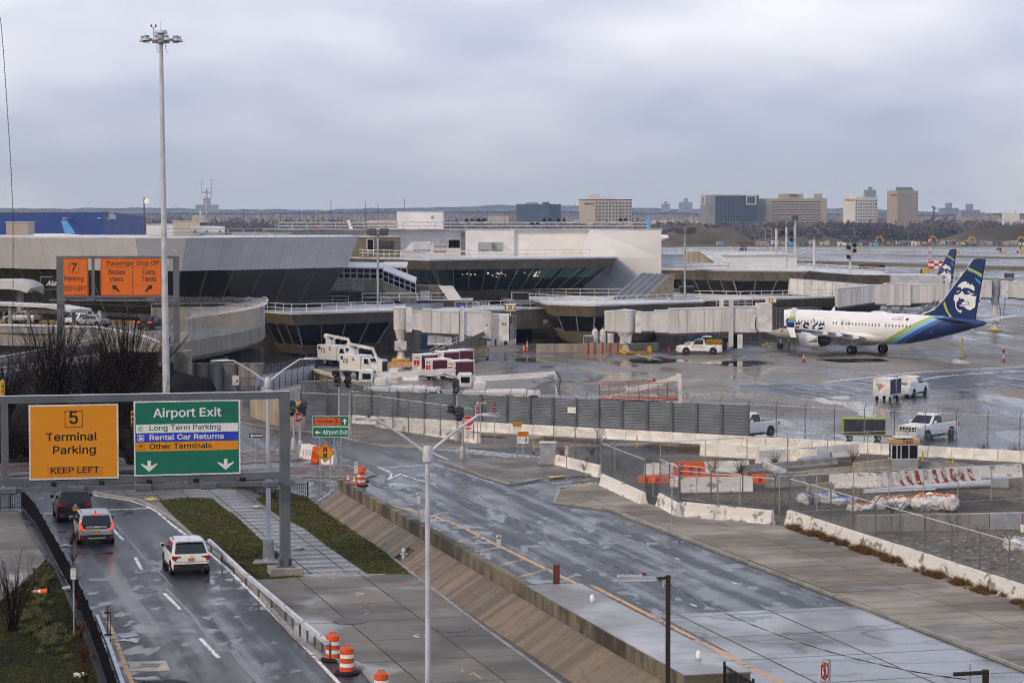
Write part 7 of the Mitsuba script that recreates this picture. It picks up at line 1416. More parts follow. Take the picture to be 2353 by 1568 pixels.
part(k,'plow_blade',MB(F).loft([[(6.7+.25*math.sin(t*3.1)*0+x,y,z)for x,z in((0,.15),(.16,.5),(.05,.95),(.11,.95),(.24,.5),(.1,.15))]for t,y in((0,-1.3),(1,1.3))]),'red_paint');part(k,'plow_arm',MB(F).bar((5.9,-.4,.5),(6.75,-.4,.5),.12).bar((5.9,.4,.5),(6.75,.4,.5),.12),'steel_dark')
part(k,'door_lettering',MB(F).text('AIRPORT SERVICES',.14,face((3.95,1.03,.95),(-1,0)),.01,w=1.5).text('2201',.14,face((1.2,1.03,.95),(-1,0)),.01),'red_sign')
k,F=pickup('second white pickup half hidden behind the one with the yellow spreader',G(1675,806),dirv(172));part(k,'salt_spreader',MB(F).cbox(-.6,1.9,-.8,.8,1.25,1.9,.15),'black_plastic')
def open_cart(k,F,L,W,z0,z1,body,curtain,wheels=True,roof='white_metal'):
 part(k,'roof',MB(F).cbox(-.05,L+.05,-W/2-.05,W/2+.05,z1-.08,z1,.02),roof);part(k,'floor',MB(F).cbox(0,L,-W/2,W/2,z0,z0+.15,.02),body)
 for x in(0,L):part(k,'end_panel',MB(F).bx(x-.03,x+.03,-W/2,W/2,z0+.15,z1-.08),body)
 for y in(-W/2,W/2):
  for i in range(2):part(k,'curtain',MB(F).cbox(L*i/2+.06,L*(i+1)/2-.04,y-.03,y+.03,z0+.16,z1-.09,.01),curtain)
  part(k,'curtain_post',MB(F).bx(L/2-.04,L/2+.04,y-.045,y+.045,z0+.15,z1-.08),body)
 if wheels:
  for x in(.5,L-.5):
   for s in(1,-1):wheel(k,F,x,s*(W/2-.1),.22,.16)
 part(k,'tow_bar',MB(F).bar((L,0,.3),(L+1.0,0,.3),.08),'steel_dark')
mat('navy_curtain',tint((.022,.03,.075),.6,1.4,2),.6,.4);mat('lime_paint',(.21,.27,.03),.5,.4);mat('black_curtain',tint((.018,.02,.028),.7,1.5,2),.55,.4)
k,F=pickup('white pickup towing a white baggage cart across the apron',G(2068,913),dirv(62));part(k,'cab_guard',MB(F).bx(2.05,2.12,-.9,.9,1.3,2.0),'white_metal')
for s in(1,-1):part(k,'box_side',MB(F).cbox(-.1,2.05,*sorted((s*.75,s*1.03)),.75,1.6,.05),'car_white')
cc=G(2025,922);k=thing('baggage_cart','white baggage cart with navy curtains and a red striped emblem, towed by the pickup','baggage cart');F=frame(cc,dirv(60));open_cart(k,F,2.9,1.7,.55,2.15,'white_metal','navy_curtain')
part(k,'emblem',MB(F@face((-.035,.62,.75),(0,-1))).prism(Polygon([(0,.95),(.62,.95),(.40,.3)]).union(Polygon([(.1,.95),(.55,.95),(.33,.2)])),0,.006),'galvanised');part(k,'emblem_stripes',MB(F@face((-.045,.62,.75),(0,-1))).prism(unary_union([Polygon([(.5+i*.16,.9-i*.02),(.58+i*.16,.9-i*.02),(.42+i*.12,.25+i*.14),(.36+i*.12,.25+i*.14)])for i in range(4)]),0,.006),'red_sign')
k,F=pickup('white flatbed pickup parked half behind the right end of the corrugated fence',G(1768,998),dirv(226));
k,F=pickup('white flatbed pickup with a big white bull bar, parked behind the taxi booth',G(2178,1000),dirv(228));part(k,'bull_bar',MB(F).bar((6.1,-.95,.45),(6.1,-.95,1.15),.07).bar((6.1,.95,.45),(6.1,.95,1.15),.07).bar((6.1,-.95,1.15),(6.1,.95,1.15),.07).bar((6.1,-.95,.5),(6.1,.95,.5),.3),'white_metal')
for y in np.linspace(-.7,.7,6):part(k,'bull_bar_rod',MB(F).bar((6.1,y,.5),(6.1,y,1.15),.045),'white_metal')
k=thing('baggage_cart','lime green baggage cart with black curtains beside the chain link fence','baggage cart');cc=G(1936,1010);F=frame(cc,dirv(-4));open_cart(k,F,3.2,1.9,.4,1.75,'lime_paint','black_curtain',roof='lime_paint')
for i in range(4):part(k,'end_rib',MB(F).bx(3.2,3.26,-.9,.9,.6+i*.28,.66+i*.28),'lime_paint')
def catering_cart(label,x,y,a,red=True):
 k=thing('cargo_container',label,'container');F=frame(G(x,y),dirv(a));z0=.6;part(k,'body',MB(F).cbox(0,2.4,-.85,.85,z0,z0+1.6,.03),'white_metal');part(k,'curtain',MB(F).bx(.12,2.28,-.88,-.85,z0+.08,z0+1.5),'maroon');part(k,'roof',MB(F).cbox(-.05,2.45,-.9,.9,z0+1.6,z0+1.68,.02),'bright_white')
 A=F@face((-.01,.80,z0),(0,-1));part(k,'red_panel',MB(A).prism(shapely.box(.25,.35,1.35,1.0),0,.01),'red_sign');part(k,'lettering',MB(A).text('SKY SERVICE',.14,None,.012,cx=.8,dy=1.2,w=1.1),'ink');part(k,'emblem',MB(A).prism(unary_union([shapely.box(.25,.42,1.35,.47),Point(.8,.82).buffer(.06),LineString([(.8,.78),(.78,.6),(.9,.55)]).buffer(.03)]),.01,.02),'white_sign')
 part(k,'chassis',MB(F).bx(-.2,2.6,-.8,.8,.42,.6),'white_metal')
 for x_ in(.4,2.0):
  for s in(1,-1):wheel(k,F,x_,s*.75,.25,.18)
 return k
for x,y,a,lab in((957,860,38,'white catering container with red panel and maroon side, back left of the cluster'),(1008,852,38,'white catering container in the middle of the cluster, partly hidden'),(1040,848,38,'white catering container at the back right of the cluster'),(984,872,28,'white catering container with a small red panel, front left of the cluster'),(1036,876,30,'maroon sided container at the front right of the cluster')):
 catering_cart(lab,x,y,a)
def service_truck(label,x,y,num,a):
 k=thing('service_truck',label,'truck');F=frame(G(x,y),dirv(a));F[:3,:3]*=.80;part(k,'chassis',MB(F).bx(0,7.6,-.5,.5,.55,.85),'steel_dark')
 part(k,'box_body',MB(F).cbox(0,4.1,-1.2,1.2,.75,3.0,.06),'car_white');part(k,'cab',MB(F).loft([[(4.2,-1.1,.7),(6.0,-1.1,.7),(6.0,1.1,.7),(4.2,1.1,.7)],[(4.2,-1.12,1.75),(6.0,-1.12,1.75),(6.0,1.12,1.75),(4.2,1.12,1.75)],[(4.3,-1.0,2.7),(5.6,-1.0,2.7),(5.6,1.0,2.7),(4.3,1.0,2.7)]]),'car_white')
 part(k,'bonnet',MB(F).loft([[(5.9,-1.0,.6),(5.9,1.0,.6),(5.9,.95,1.75),(5.9,-.95,1.75)],[(7.5,-.95,.6),(7.5,.95,.6),(7.5,.8,1.5),(7.5,-.8,1.5)]]),'car_white');part(k,'windscreen',MB(F).quad((5.96,-.9,1.82),(5.96,.9,1.82),(5.66,.85,2.6),(5.66,-.85,2.6)),'car_glass')
 part(k,'grille',MB(F).bx(7.5,7.54,-.45,.45,.8,1.4),'white_metal');part(k,'bumper',MB(F).cbox(7.45,7.7,-1.1,1.1,.45,.72,.04),'white_metal')
 for i in range(4):part(k,'grille_slot',MB(F).bx(7.54,7.56,-.4,.4,.86+i*.14,.92+i*.14),'ink')
 for s in(1,-1):
  part(k,'headlight',MB(F).bx(7.46,7.53,*sorted((s*.58,s*.85)),.85,1.1),'headlamp');part(k,'mirror',MB(F).bx(5.6,5.7,*sorted((s*1.2,s*1.4)),1.8,2.4),'steel_dark');part(k,'side_window',MB(F).quad(*[(4.7,s*1.13,1.85),(5.7,s*1.13,1.85),(5.45,s*1.04,2.55),(4.7,s*1.04,2.55)][::-s]),'car_glass')
  for x_ in(1.6,6.6):wheel(k,F,x_,s*1.15,.5,.32)
 A=F@face((.5,-1.205,1.3),(1,0));part(k,'lettering',MB(A).text(num,.62,None,.012,dx=.25,dy=.55),'ink');part(k,'vent',MB(A).prism(shapely.box(-.3,1.0,.25,1.5),0,.01),'steel_dark');part(k,'emblem',MB(A).prism(shapely.box(2.0,.95,2.5,1.15).union(Polygon([(2.0,1.2),(2.4,1.5),(2.3,1.2)])),0,.01),'blue_sign')
 part(k,'turret',MB(F).cbox(1.0,2.2,-.5,.5,3.0,3.6,.08),'white_metal');part(k,'boom',MB(F).bar((1.5,0,3.5),(.4,0,4.3),.4).bar((.3,.1,4.4),(5.2,.1,3.9),.38),'white_metal');part(k,'boom_strut',MB(F).bar((1.8,-.2,3.4),(3.0,0,4.1),.16).bar((.4,-.2,4.2),(2.2,-.2,4.25),.14),'white_metal');part(k,'drop_boom',MB(F).bar((5.2,.1,4.0),(6.6,.1,1.6),.28),'white_metal');part(k,'hose',MB(F).tube([(2,.3,3.9),(4,.3,4.25),(5.3,.3,4.2),(6.0,.35,3.0)],.05,5),'black_plastic')
 return k,F
service_truck('white bucket truck numbered seventy, left one of the parked pair',742,836,'70',-42);k,F=service_truck('white bucket truck numbered sixty, right one of the parked pair',794,862,'60',-42)
part(k,'operator_cab',MB(F).cbox(7.4,8.5,-1.4,-.2,.8,2.6,.1),'white_metal');part(k,'cab_window',MB(F).bx(8.5,8.52,-1.3,-.3,1.0,2.3),'car_glass')
def deicer(label,x,y,a,num):
 k=thing('deicing_truck',label,'truck');F=frame(G(x,y),dirv(a));F[:3,0]*=.74;part(k,'tank_body',MB(F).cbox(0,7.2,-1.2,1.2,.8,3.0,.15),'white_metal');part(k,'cab',MB(F).loft([[(7.3,-1.15,.6),(9.4,-1.15,.6),(9.4,1.15,.6),(7.3,1.15,.6)],[(7.3,-1.15,1.8),(9.2,-1.15,1.8),(9.2,1.15,1.8),(7.3,1.15,1.8)],[(7.3,-1.05,2.9),(8.6,-1.05,2.9),(8.6,1.05,2.9),(7.3,1.05,2.9)]]),'white_metal');part(k,'windscreen',MB(F).quad((9.22,-1,1.85),(9.22,1,1.85),(8.68,.95,2.75),(8.68,-.95,2.75)),'teal_glass')
 part(k,'side_window',MB(F).bx(7.5,8.5,-1.17,-1.1,1.9,2.6),'teal_glass');part(k,'pedestal',MB(F).cbox(1.2,2.6,-.7,.7,3.0,3.7,.1),'white_metal');part(k,'boom',MB(F).bar((.2,0,3.85),(9.6,0,4.25),.42),'white_metal');part(k,'inner_boom',MB(F).bar((6,0,4.15),(10.4,0,4.4),.3),'white_metal');part(k,'drop_arm',MB(F).bar((10.4,0,4.4),(10.6,0,2.4),.22),'white_metal');part(k,'hose',MB(F).tube([(9.4,.2,4.5),(10.6,.2,4.5),(11,.2,3.9),(10.8,.2,2.6)],.05,5).tube([(9,-.2,4.1),(10.4,-.2,3.8),(10.9,-.2,2.6)],.04,5),'black_plastic');part(k,'cabin',MB(F).cbox(-.6,1.0,-.7,.7,3.2,4.4,.12),'white_metal');part(k,'cabin_window',MB(F).bx(-.2,.8,-.73,-.7,3.6,4.1),'car_glass')
 part(k,'lettering',MB(F@face((4.5,-1.205,2.3),(1,0))).text('AERO',.34,None,.01),'ink');part(k,'number',MB(F@face((6.5,-1.205,2.3),(1,0))).text(num,.34,None,.01),'ink');part(k,'beacon',MB(F).tube([(8.1,0,2.9),(8.1,0,3.08)],.09,8),'red_paint')
 for x_ in(1.4,2.6,8.2):
  for s in(1,-1):wheel(k,F,x_,s*1.12,.5,.3)
deicer('white deicing truck with folded boom behind the corrugated fence, left one',838,966,-2,'66');deicer('white deicing truck with folded boom behind the corrugated fence, right one',1064,976,-2,'68')
mat('rail_orange',tint((.32,.06,.02),.7,1.1,3),.6,.3)
k=thing('work_platform','white boom truck with a long red railed platform behind the corrugated fence','truck');F=frame(G(1382,986),dirv(-3));part(k,'chassis',MB(F).cbox(0,6.5,-1.1,1.1,.7,2.4,.1),'white_metal');part(k,'deck',MB(F).bx(-.2,6.2,-1.2,1.2,2.5,2.62),'rail_orange');part(k,'boom',MB(F).bar((2,0,3.1),(6.3,0,4.3),.36).bar((6.3,0,4.6),(6.4,0,2.4),.4),'white_metal');part(k,'cross_brace',MB(F).bar((.3,.5,2.6),(4,.5,3.5),.14).bar((4.6,.5,2.7),(1.8,.5,3.5),.14),'white_metal');part(k,'beacon',MB(F).tube([(4.3,0,3.9),(4.3,0,4.25)],.1,8),'red_paint')
for y in(-1.2,1.2):
 for z in(3.0,3.75):part(k,'rail',MB(F).bar((-.2,y,z),(6.2,y,z+.25),.045),'rail_orange')
 for x in np.linspace(-.2,6.2,9):part(k,'rail_post',MB(F).bar((x,y,2.6),(x,y,3.75+.25*(x+.2)/6.4),.04),'rail_orange')
for x_ in(1.2,5.2):
 for s in(1,-1):wheel(k,F,x_,s*1.05,.45,.3)
for x,y,w,lab in((870,866,.9,'red plastic barrel crate beside the white barriers'),):k=thing('crate',lab,'crate');c=G(x,y);part(k,'body',MB().cbox(c[0],c[0]+w,c[1],c[1]+1,0,.9,.1),'red_paint');part(k,'lid',MB().cbox(c[0]-.05,c[0]+w+.05,c[1]-.05,c[1]+1.05,.9,1.0,.03),'red_paint')
for x,y,w,h,lab in((880,868,1.6,1.1,'white block barrier right of the red crate, larger one'),(925,874,1.7,.9,'white block barrier right of the red crate, smaller one')):k=thing('water_barrier',lab,'barrier');c=G(x,y);jersey(k,c,c+[w,-.1,0],h,'white_sign',0,'body');part(k,'handle_slot',MB().bx(c[0]+.4,c[0]+.6,c[1]-.24,c[1]-.1,.4,.6),'galvanised')
# ground service things by the gates
for i,x in enumerate((1368,1386,1404)):
 c=G(x,806);c=c+np.array([0,2.0,0]);k=thing('gas_tank',['white upright gas tank on a red stand, left of three','white upright gas tank on a red stand, middle of three','white upright gas tank on a red stand, right of three'][i],'tank');M=np.eye(4);M[:3,3]=c;part(k,'vessel',MB(M).lathe([(0,2.9),(.14,2.85),(.35,2.65),(.43,2.4),(.43,1.1),(.35,.9),(.1,.8)],18),'white_metal',40);part(k,'valve',MB(M).tube([(0,0,2.9),(0,0,3.1)],.08,8),'galvanised')
 for a in range(3):part(k,'leg',MB(M).bar((.3*math.cos(a*2.1),.3*math.sin(a*2.1),0),(.3*math.cos(a*2.1),.3*math.sin(a*2.1),1.1),.08),'steel_dark')
 b=G(x-2,814);kb=thing('bollard',['red painted guard bollard in front of the left gas tank','red painted guard bollard in front of the middle gas tank','red painted guard bollard in front of the right gas tank'][i],'bollard');part(kb,'post',MB().tube([b,b+[0,0,1.5]],.11,10),'red_paint');part(kb,'cap',MB().tube([b+[0,0,1.5],b+[0,0,1.56]],.12,10),'red_paint')
for x,lab in((1351,'red painted guard bollard left of the gas tanks'),(1419,'red painted guard bollard right of the gas tanks')):b=G(x,813.5);kb=thing('bollard',lab,'bollard');part(kb,'post',MB().tube([b,b+[0,0,1.6]],.11,10),'red_paint');part(kb,'cap',MB().tube([b+[0,0,1.6],b+[0,0,1.66]],.12,10),'red_paint')
c=G(1353,808)+[0,2,0];k=thing('utility_cabinet','grey steel cabinet standing left of the gas tanks','cabinet');part(k,'body',MB().cbox(c[0]-.7,c[0]+.7,c[1],c[1]+.8,0,2.1,.04),'galvanised');part(k,'door',MB().bx(c[0]-.6,c[0]+.6,c[1]-.02,c[1],.1,1.9),'grey_paint')
k=thing('low_wall','low concrete barrier wall along the foot of the middle gate building','wall');a,b=G(1232,810),G(1512,806)
for i in range(7):p,q=a+(b-a)*i/7,a+(b-a)*(i+1)/7;part(k,'block',MB(frame([p[0],p[1],0],q-p)).bx(.02,np.linalg.norm((q-p)[:2])-.02,-.2,.2,0,1.15),'concrete_beige')
k=thing('yellow_rail','yellow guard rail with thick end blocks before the low wall','guard rail');a,b=G(1433,814),G(1492,811);part(k,'rail',MB().bar(a+[0,0,.2],b+[0,0,.2],.22),'safety_yellow')
for p in(a,b):part(k,'end_block',MB().cbox(p[0]-.28,p[0]+.28,p[1]-.25,p[1]+.25,0,.95,.06),'safety_yellow')
for x,y,a,lab in((1082,826,0,'small yellow cage trolley under gate bridge twelve'),(2030-460,0,0,''),):
 if not lab:continue
 k=thing('trolley',lab,'trolley');F=frame(G(x,y),dirv(a));
 for xx in(0,2.2):
  for yy in(0,1.2):part(k,'post',MB(F).bar((xx,yy,.3),(xx,yy,1.4),.07),'safety_yellow');wheel(k,F,.2 if xx==0 else 2.0,yy+.06,.18,.12)
 for z in(.4,.75,1.1,1.4):part(k,'rail',MB(F).bar((0,0,z),(2.2,0,z),.06).bar((0,1.2,z),(2.2,1.2,z),.06).bar((0,0,z),(0,1.2,z),.06).bar((2.2,0,z),(2.2,1.2,z),.06),'safety_yellow')
 part(k,'floor',MB(F).bx(0,2.2,0,1.2,.3,.36),'steel_dark')
 # ---------------------------------------------------------------- airliners, jet bridges, people
AO,ATH,ASL=np.array([46.07,304.3,0.0]),math.radians(127.33),.942
def livery(o,th,sl):
 ca,sa=math.cos(th),math.sin(th)
 def fn(p,n,uv):
  x=((p.x-o[0])*ca+(p.y-o[1])*sa)/sl;t=x+4+2.3*(p.z-1.6)-.06*dr.square(p.z-3.4)
  c=mix((.012,.030,.12),(.035,.12,.36),smoothstep(-3.6,-3.5,t));c=mix(c,(.20,.45,.68),smoothstep(-2.4,-2.3,t));c=mix(c,(.36,.46,.06),smoothstep(-1.1,-1.02,t));c=mix(c,(.36,.38,.40),smoothstep(-.26,-.2,t));return mix(c,(.72,.73,.75),smoothstep(-.02,.04,t))
 return fn
mat('livery',livery(AO,ATH,ASL),.25,.5,coat=.8);mat('fin_navy',(.010,.026,.11),.28,.5,coat=.8);mat('lime',(.36,.46,.06),.35,.4);mat('air_blue',(.10,.30,.60),.35,.4);mat('air_white',(.72,.73,.75),.28,.5,coat=.6);mat('air_grey',(.36,.37,.39),.35,.5);mat('metal_dark',(.10,.09,.085),.35,.5,.8);mat('cabin_window',(.15,.15,.16),.25,.5)
ST=[(21.2,.06,.06,2.95),(20.9,.50,.45,3.0),(20.2,.95,.9,3.08),(19,1.42,1.4,3.2),(17,1.78,1.85,3.3),(15,1.88,2.0,3.35),(-5,1.88,2.0,3.35),(-8,1.82,1.86,3.48),(-11,1.62,1.6,3.7),(-14,1.28,1.28,4.0),(-17,.86,.92,4.28),(-19.5,.48,.55,4.5),(-20.9,.2,.26,4.6)]
SX=np.array([s[0]for s in ST])[::-1]
def fus(x):return[float(ip(x,SX,np.array([s[i]for s in ST])[::-1]))for i in(1,2,3)]
def FX(px,py):return(-21+(1095-px)*.01059-(py-160)*.000273,12.5-(py-160)*.00671)
FACE=[[(645,690),(660,660),(700,615),(760,583),(800,585),(820,640),(830,605),(860,655),(880,620),(905,650),(925,700),(925,745),(900,745),(870,720),(820,700),(770,695),(735,710),(715,735),(700,695)],[(628,785),(650,760),(690,760),(660,775),(632,792)],[(800,765),(830,758),(855,788),(900,803),(930,790),(905,818),(860,815),(830,780)],[(600,830),(640,838),(690,800),(720,755),(745,800),(775,830),(830,815),(880,830),(905,850),(955,850),(940,900),(935,1000),(920,1060),(880,1080),(850,1110),(800,1095),(765,1070),(760,1050),(670,1030),(680,1015),(740,1020),(840,1008),(822,955),(770,945),(735,900),(690,905),(670,870),(655,945),(625,965),(620,1030),(635,1090),(670,1115),(720,1115),(690,1170),(640,1130),(605,1060),(600,950),(580,935),(585,880)],[(700,1000),(730,962),(780,952),(812,970),(826,998),(770,1008)]]
def airliner(label,o,th,sl,full=True):
 k=thing('airliner',label,'airliner');F=frame(o,(math.cos(th),math.sin(th)));F[:3,0]*=sl;g=np.linspace(0,2*np.pi,37)[:-1]
 part(k,'fuselage',MB(F).loft([[(x,fus(x)[0]*math.cos(a),fus(x)[2]+fus(x)[1]*math.sin(a))for a in g]for x in np.r_[21.2,21.05,20.9,20.5,20.2,19.6,19,18,17,16,15,np.arange(12,-5,-3),np.arange(-5,-20.9,-1),-20.9]][::-1]),'livery' if full else 'fin_navy',True)
 XZ=F@np.array([[1,0,0,0],[0,0,1,0],[0,1,0,0],[0,0,0,1.0]])
 finp=[(-21.0,12.5),(-19.2,12.5),(-13.9,7.2),(-12.3,6.0),(-10.0,5.30),(-9,5.0),(-19.3,4.9)]
 kf=part(k,'fin',MB(XZ).prism(Polygon(finp),-.14,.14),'fin_navy');part(kf,'leading_edge',MB(F).tube([(x,0,z)for x,z in finp[1:5]],.13,8),'air_white')
 em=MB(XZ)
 for q in FACE:em.prism(Polygon([FX(*p)for p in q]).buffer(0),.14,.16)
 part(kf,'face_emblem',em,'air_white');part(kf,'lime_band',MB(XZ).prism(Polygon([FX(*p)for p in[(832,318),(960,385),(1055,445),(1047,480),(960,435),(822,345)]]),.14,.155).prism(Polygon([FX(*p)for p in[(430,960),(405,1000),(440,1130),(520,1270),(570,1270),(490,1160)]]),.14,.155),'lime');part(kf,'blue_band',MB(XZ).prism(Polygon([FX(*p)for p in[(820,348),(960,437),(1047,483),(1042,512),(940,432),(812,380)]]),.14,.15).prism(Polygon([FX(*p)for p in[(920,512),(970,530),(1028,600),(1022,625),(960,560)]]),.14,.15),'air_blue')
 for s in(1,-1):part(k,'stabiliser',MB(F).loft([[(-15.6,s*.7,4.55),(-17,s*.7,4.72),(-19.5,s*.7,4.6),(-17,s*.7,4.45)],[(-19.0,s*7.1,5.35),(-19.6,s*7.1,5.42),(-20.6,s*7.1,5.38),(-19.6,s*7.1,5.31)]]),'air_grey' if s<0 else 'fin_navy',60)
 for s in(1,-1):
  prof=((0,0),(.15,.5),(.45,.6),(1,0),(.45,-.35),(.15,-.4));sec=[(1.5,6.4,-1.6,2.15,.85),(6.0,3.9,-1.7,2.75,.55),(16.0,-1.6,-3.2,3.8,.22)]
  kw=part(k,'wing',MB(F).loft([[(le+(te-le)*u,s*y,z+t*v)for u,v in prof]for y,le,te,z,t in sec]),'air_grey' if full else 'air_white',50)
  for(z0,z1,a,b,m)in((3.9,4.5,0,.24,'fin_navy'),(4.5,4.9,.24,.4,'air_blue'),(4.9,5.25,.4,.54,'lime'),(5.25,6.4,.54,1,'air_white'),(3.9,2.7,0,-.8,'air_white')):
   w=lambda t:(16.0+.35*abs(t)**.6,-1.7-1.5*abs(t),-3.1-.9*abs(t));p,q=w(a),w(b);part(kw,'winglet',MB(F).loft([[(p[1],s*p[0],z0),(p[2],s*p[0],z0),(p[2],s*(p[0]+.06),z0),(p[1],s*(p[0]+.06),z0)],[(q[1],s*q[0],z1),(q[2],s*q[0],z1),(q[2],s*(q[0]+.05),z1),(q[1],s*(q[0]+.05),z1)]]),m)
  if not full:continue
  for y in(4.0,7.3,10.2):x0=ip(y,(1.5,6,16.0),(-1.6,-1.7,-3.2));zf=ip(y,(1.5,6,16.0),(2.15,2.75,3.8));part(kw,'flap_fairing',MB(F).loft([[(x0+a,s*y+r_*math.cos(g_),zf-.25+r_*1.2*math.sin(g_))for g_ in np.linspace(0,6.28,11)[:-1]]for a,r_ in((2.6,.03),(1.8,.22),(.6,.28),(-.4,.2),(-1.0,.04))]),'air_white',50)
  E=F@np.array([[0,0,1,7.2],[1,0,0,s*4.83],[0,1,0,1.78],[0,0,0,1.0]])
  ke=part(k,'engine',MB(E).lathe([(.72,-.4),(.80,-.05),(.86,.03),(.95,-.02),(1.07,-.5),(1.14,-1.5),(1.10,-2.6),(.98,-3.7),(.93,-3.72),(.90,-3.4)][::-1],28),'air_white',50);part(ke,'core',MB(E).lathe([(0,-5.6),(.28,-5.0),(.40,-4.9),(.62,-4.3),(.70,-3.4),(.9,-3.3),(.9,-3.0),(0,-3.0)],24),'metal_dark',40);part(ke,'fan',MB(E).lathe([(0,-.2),(.15,-.5),(.8,-.55)],20),'steel_dark')
  part(ke,'pylon',MB(F).loft([[(6.0,s*4.7,2.7),(6.0,s*4.96,2.7),(1.2,s*4.96,2.3),(1.2,s*4.7,2.3)],[(4.6,s*4.75,3.0),(4.6,s*4.91,3.0),(1.0,s*4.91,2.75),(1.0,s*4.75,2.75)]]),'air_white')
  for a0,a1,m in((0,.14,'lime'),(.14,.34,'air_blue'),(.34,.5,'fin_navy')):
   R_=lambda u:ip(-u,(.5,1.5,2.6,3.7),(1.085,1.152,1.112,.992));v=[];n_=14
   for i in range(n_):u=-1.9-1.75*i/(n_-1);c=(i/(n_-1));v+=[(R_(u)*math.cos(x),R_(u)*math.sin(x),u)for x in((.55*math.pi*0+(-.35+.75*c-a0*c*1.3)),(-.35+.75*c-a1*c*1.3))]
   if s>0:i=np.arange(n_-1)[:,None]*2;part(ke,'stripe',MB(E).add(v,np.hstack([i,i+1,i+3,i+2])),m,True)
  for y in(2.55,3.17):M=F@np.array([[1/sl,0,0,0],[0,0,s,s*y],[0,1,0,.56],[0,0,0,1.0]]);part(k,'main_wheel',MB(M).lathe([(.3,.1),(.5,.17),(.56,.1),(.56,-.1),(.5,-.17),(.3,-.1)],22),'tyre',40);part(k,'wheel_hub',MB(M).lathe([(0,.12),(.12,.14),(.30,.11)],16),'rim')
  part(k,'main_gear',MB(F).tube([(0,s*2.86,.56),(0,s*2.86,2.2)],.14,8).tube([(0,s*2.5,.56),(0,s*3.2,.56)],.09,8).bar((-.3,s*2.86,1.0),(-1.0,s*2.2,2.0),.1),'galvanised')
  M=F@np.array([[1/sl,0,0,17.17],[0,0,s,s*.2],[0,1,0,.35],[0,0,0,1.0]]);part(k,'nose_wheel',MB(M).lathe([(0,.08),(.2,.1),(.33,.08),(.35,0),(.33,-.08),(0,-.1)],18),'tyre',40)
 if not full:return
 part(k,'nose_gear',MB(F).tube([(17.17,0,.35),(17.0,0,1.7)],.11,8).bar((17.0,0,.9),(18.4,0,1.7),.08),'galvanised')
 part(k,'belly_fairing',MB(F).loft([[(x,1.95*q*math.cos(a),2.35+1.05*q*math.sin(a))for a in g[::2]]for x,q in((8.2,.35),(7,.8),(5,1),(-1.5,1),(-4,.8),(-6.5,.3))][::-1]),'air_white',True)
 def on(x,z,d=.012):w,h,zc=fus(x);return(x,(w+d)*math.sqrt(max(0,1-((z-zc)/h)**2)),z)
 def patch(nm,x,z,w,h,m,kk=k,d=.015,r_=.35):
  P=[on(x+dx*w/2,z+dz*h/2,d)for dx,dz in((1,.55),(.6,1),(-.6,1),(-1,.55),(-1,-.55),(-.6,-1),(.6,-1),(1,-.55))];return part(kk,nm,MB(F).add(P,[[0,i,i+1]for i in range(1,7)]),m)
 for i in range(40):
  x=14.6-i*.62
  if i in(14,15,18,31):continue
  patch('window',x,3.86,.25,.38,'cabin_window')
 for x in(3.05,1.7):patch('exit_outline',x,3.72,.62,1.22,'air_grey',d=.006);patch('exit_door',x,3.72,.55,1.14,'air_white',d=.011);patch('exit_window',x,3.88,.26,.40,'cabin_window',d=.018)
 patch('rear_door_outline',-12.9,4.15,.95,1.9,'air_white',d=.010);patch('rear_door',-12.9,4.15,.86,1.8,'fin_navy',d=.016)
 def wrap(mb_):
  v,f=mb_.mesh();return np.array([on(x,z,.02+.01*(t>0))for x,z,t in v]),f
 L1=MB().text('Alaska',1.75,None,.01,True,shear=.32,w=8.8);v,f=L1.mesh();v=np.c_[15.3-v[:,0],2.4+v[:,1]*1.02,v[:,2]];m_=MB(F).add([on(x,min(z,5.0),.024+t)for x,z,t in v],f);part(k,'name_lettering',m_,'fin_navy')
 bar_=MB(F).add([on(x,z,.02)for x,z in((15.9,3.15),(15.8,2.9),(12.3,2.9),(12.3,3.12))],[[0,1,2,3]]);part(k,'name_swash',bar_,'fin_navy')
 L2=MB().text('N433AS',.42,None,.01,False,shear=.2,w=1.95);v,f=L2.mesh();part(k,'registration',MB(F).add([on(-5.9-x,4.55+z,.012+t)for x,z,t in v],f),'ink')
 patch('flag',-8.7,4.72,.55,.3,'red_sign');patch('flag_canton',-8.5,4.78,.22,.16,'fin_navy',d=.02)
 part(k,'antenna_blade',MB(F).loft([[(7.0,-.04,5.3),(6.3,-.04,5.3),(6.3,.04,5.3),(7.0,.04,5.3)],[(6.6,-.02,5.85),(6.3,-.02,5.85),(6.3,.02,5.85),(6.6,.02,5.85)]]),'air_white');part(k,'radome',MB(F).loft([[(-2.2+1.6*q*math.cos(a),.6*q*math.sin(a),z)for a in g[::3]]for z,q in((5.25,1),(5.45,.9),(5.55,.6))]),'air_white',50)
 part(k,'tail_cone',MB(F).tube([(-20.8,0,4.6),(-21.2,0,4.62)],.16,10),'metal_dark')
airliner('white airliner with a navy tail and a large smiling face emblem, parked at gate eleven',AO,ATH,ASL)
o2=At(2196,572,430.);th2=math.radians(114);airliner('second navy tailed airliner far behind the jet bridges, with the same face emblem',np.array([o2[0]+21*.9*math.cos(th2),o2[1]+21*.9*math.sin(th2),o2[2]-12.5]),th2,.9,False)
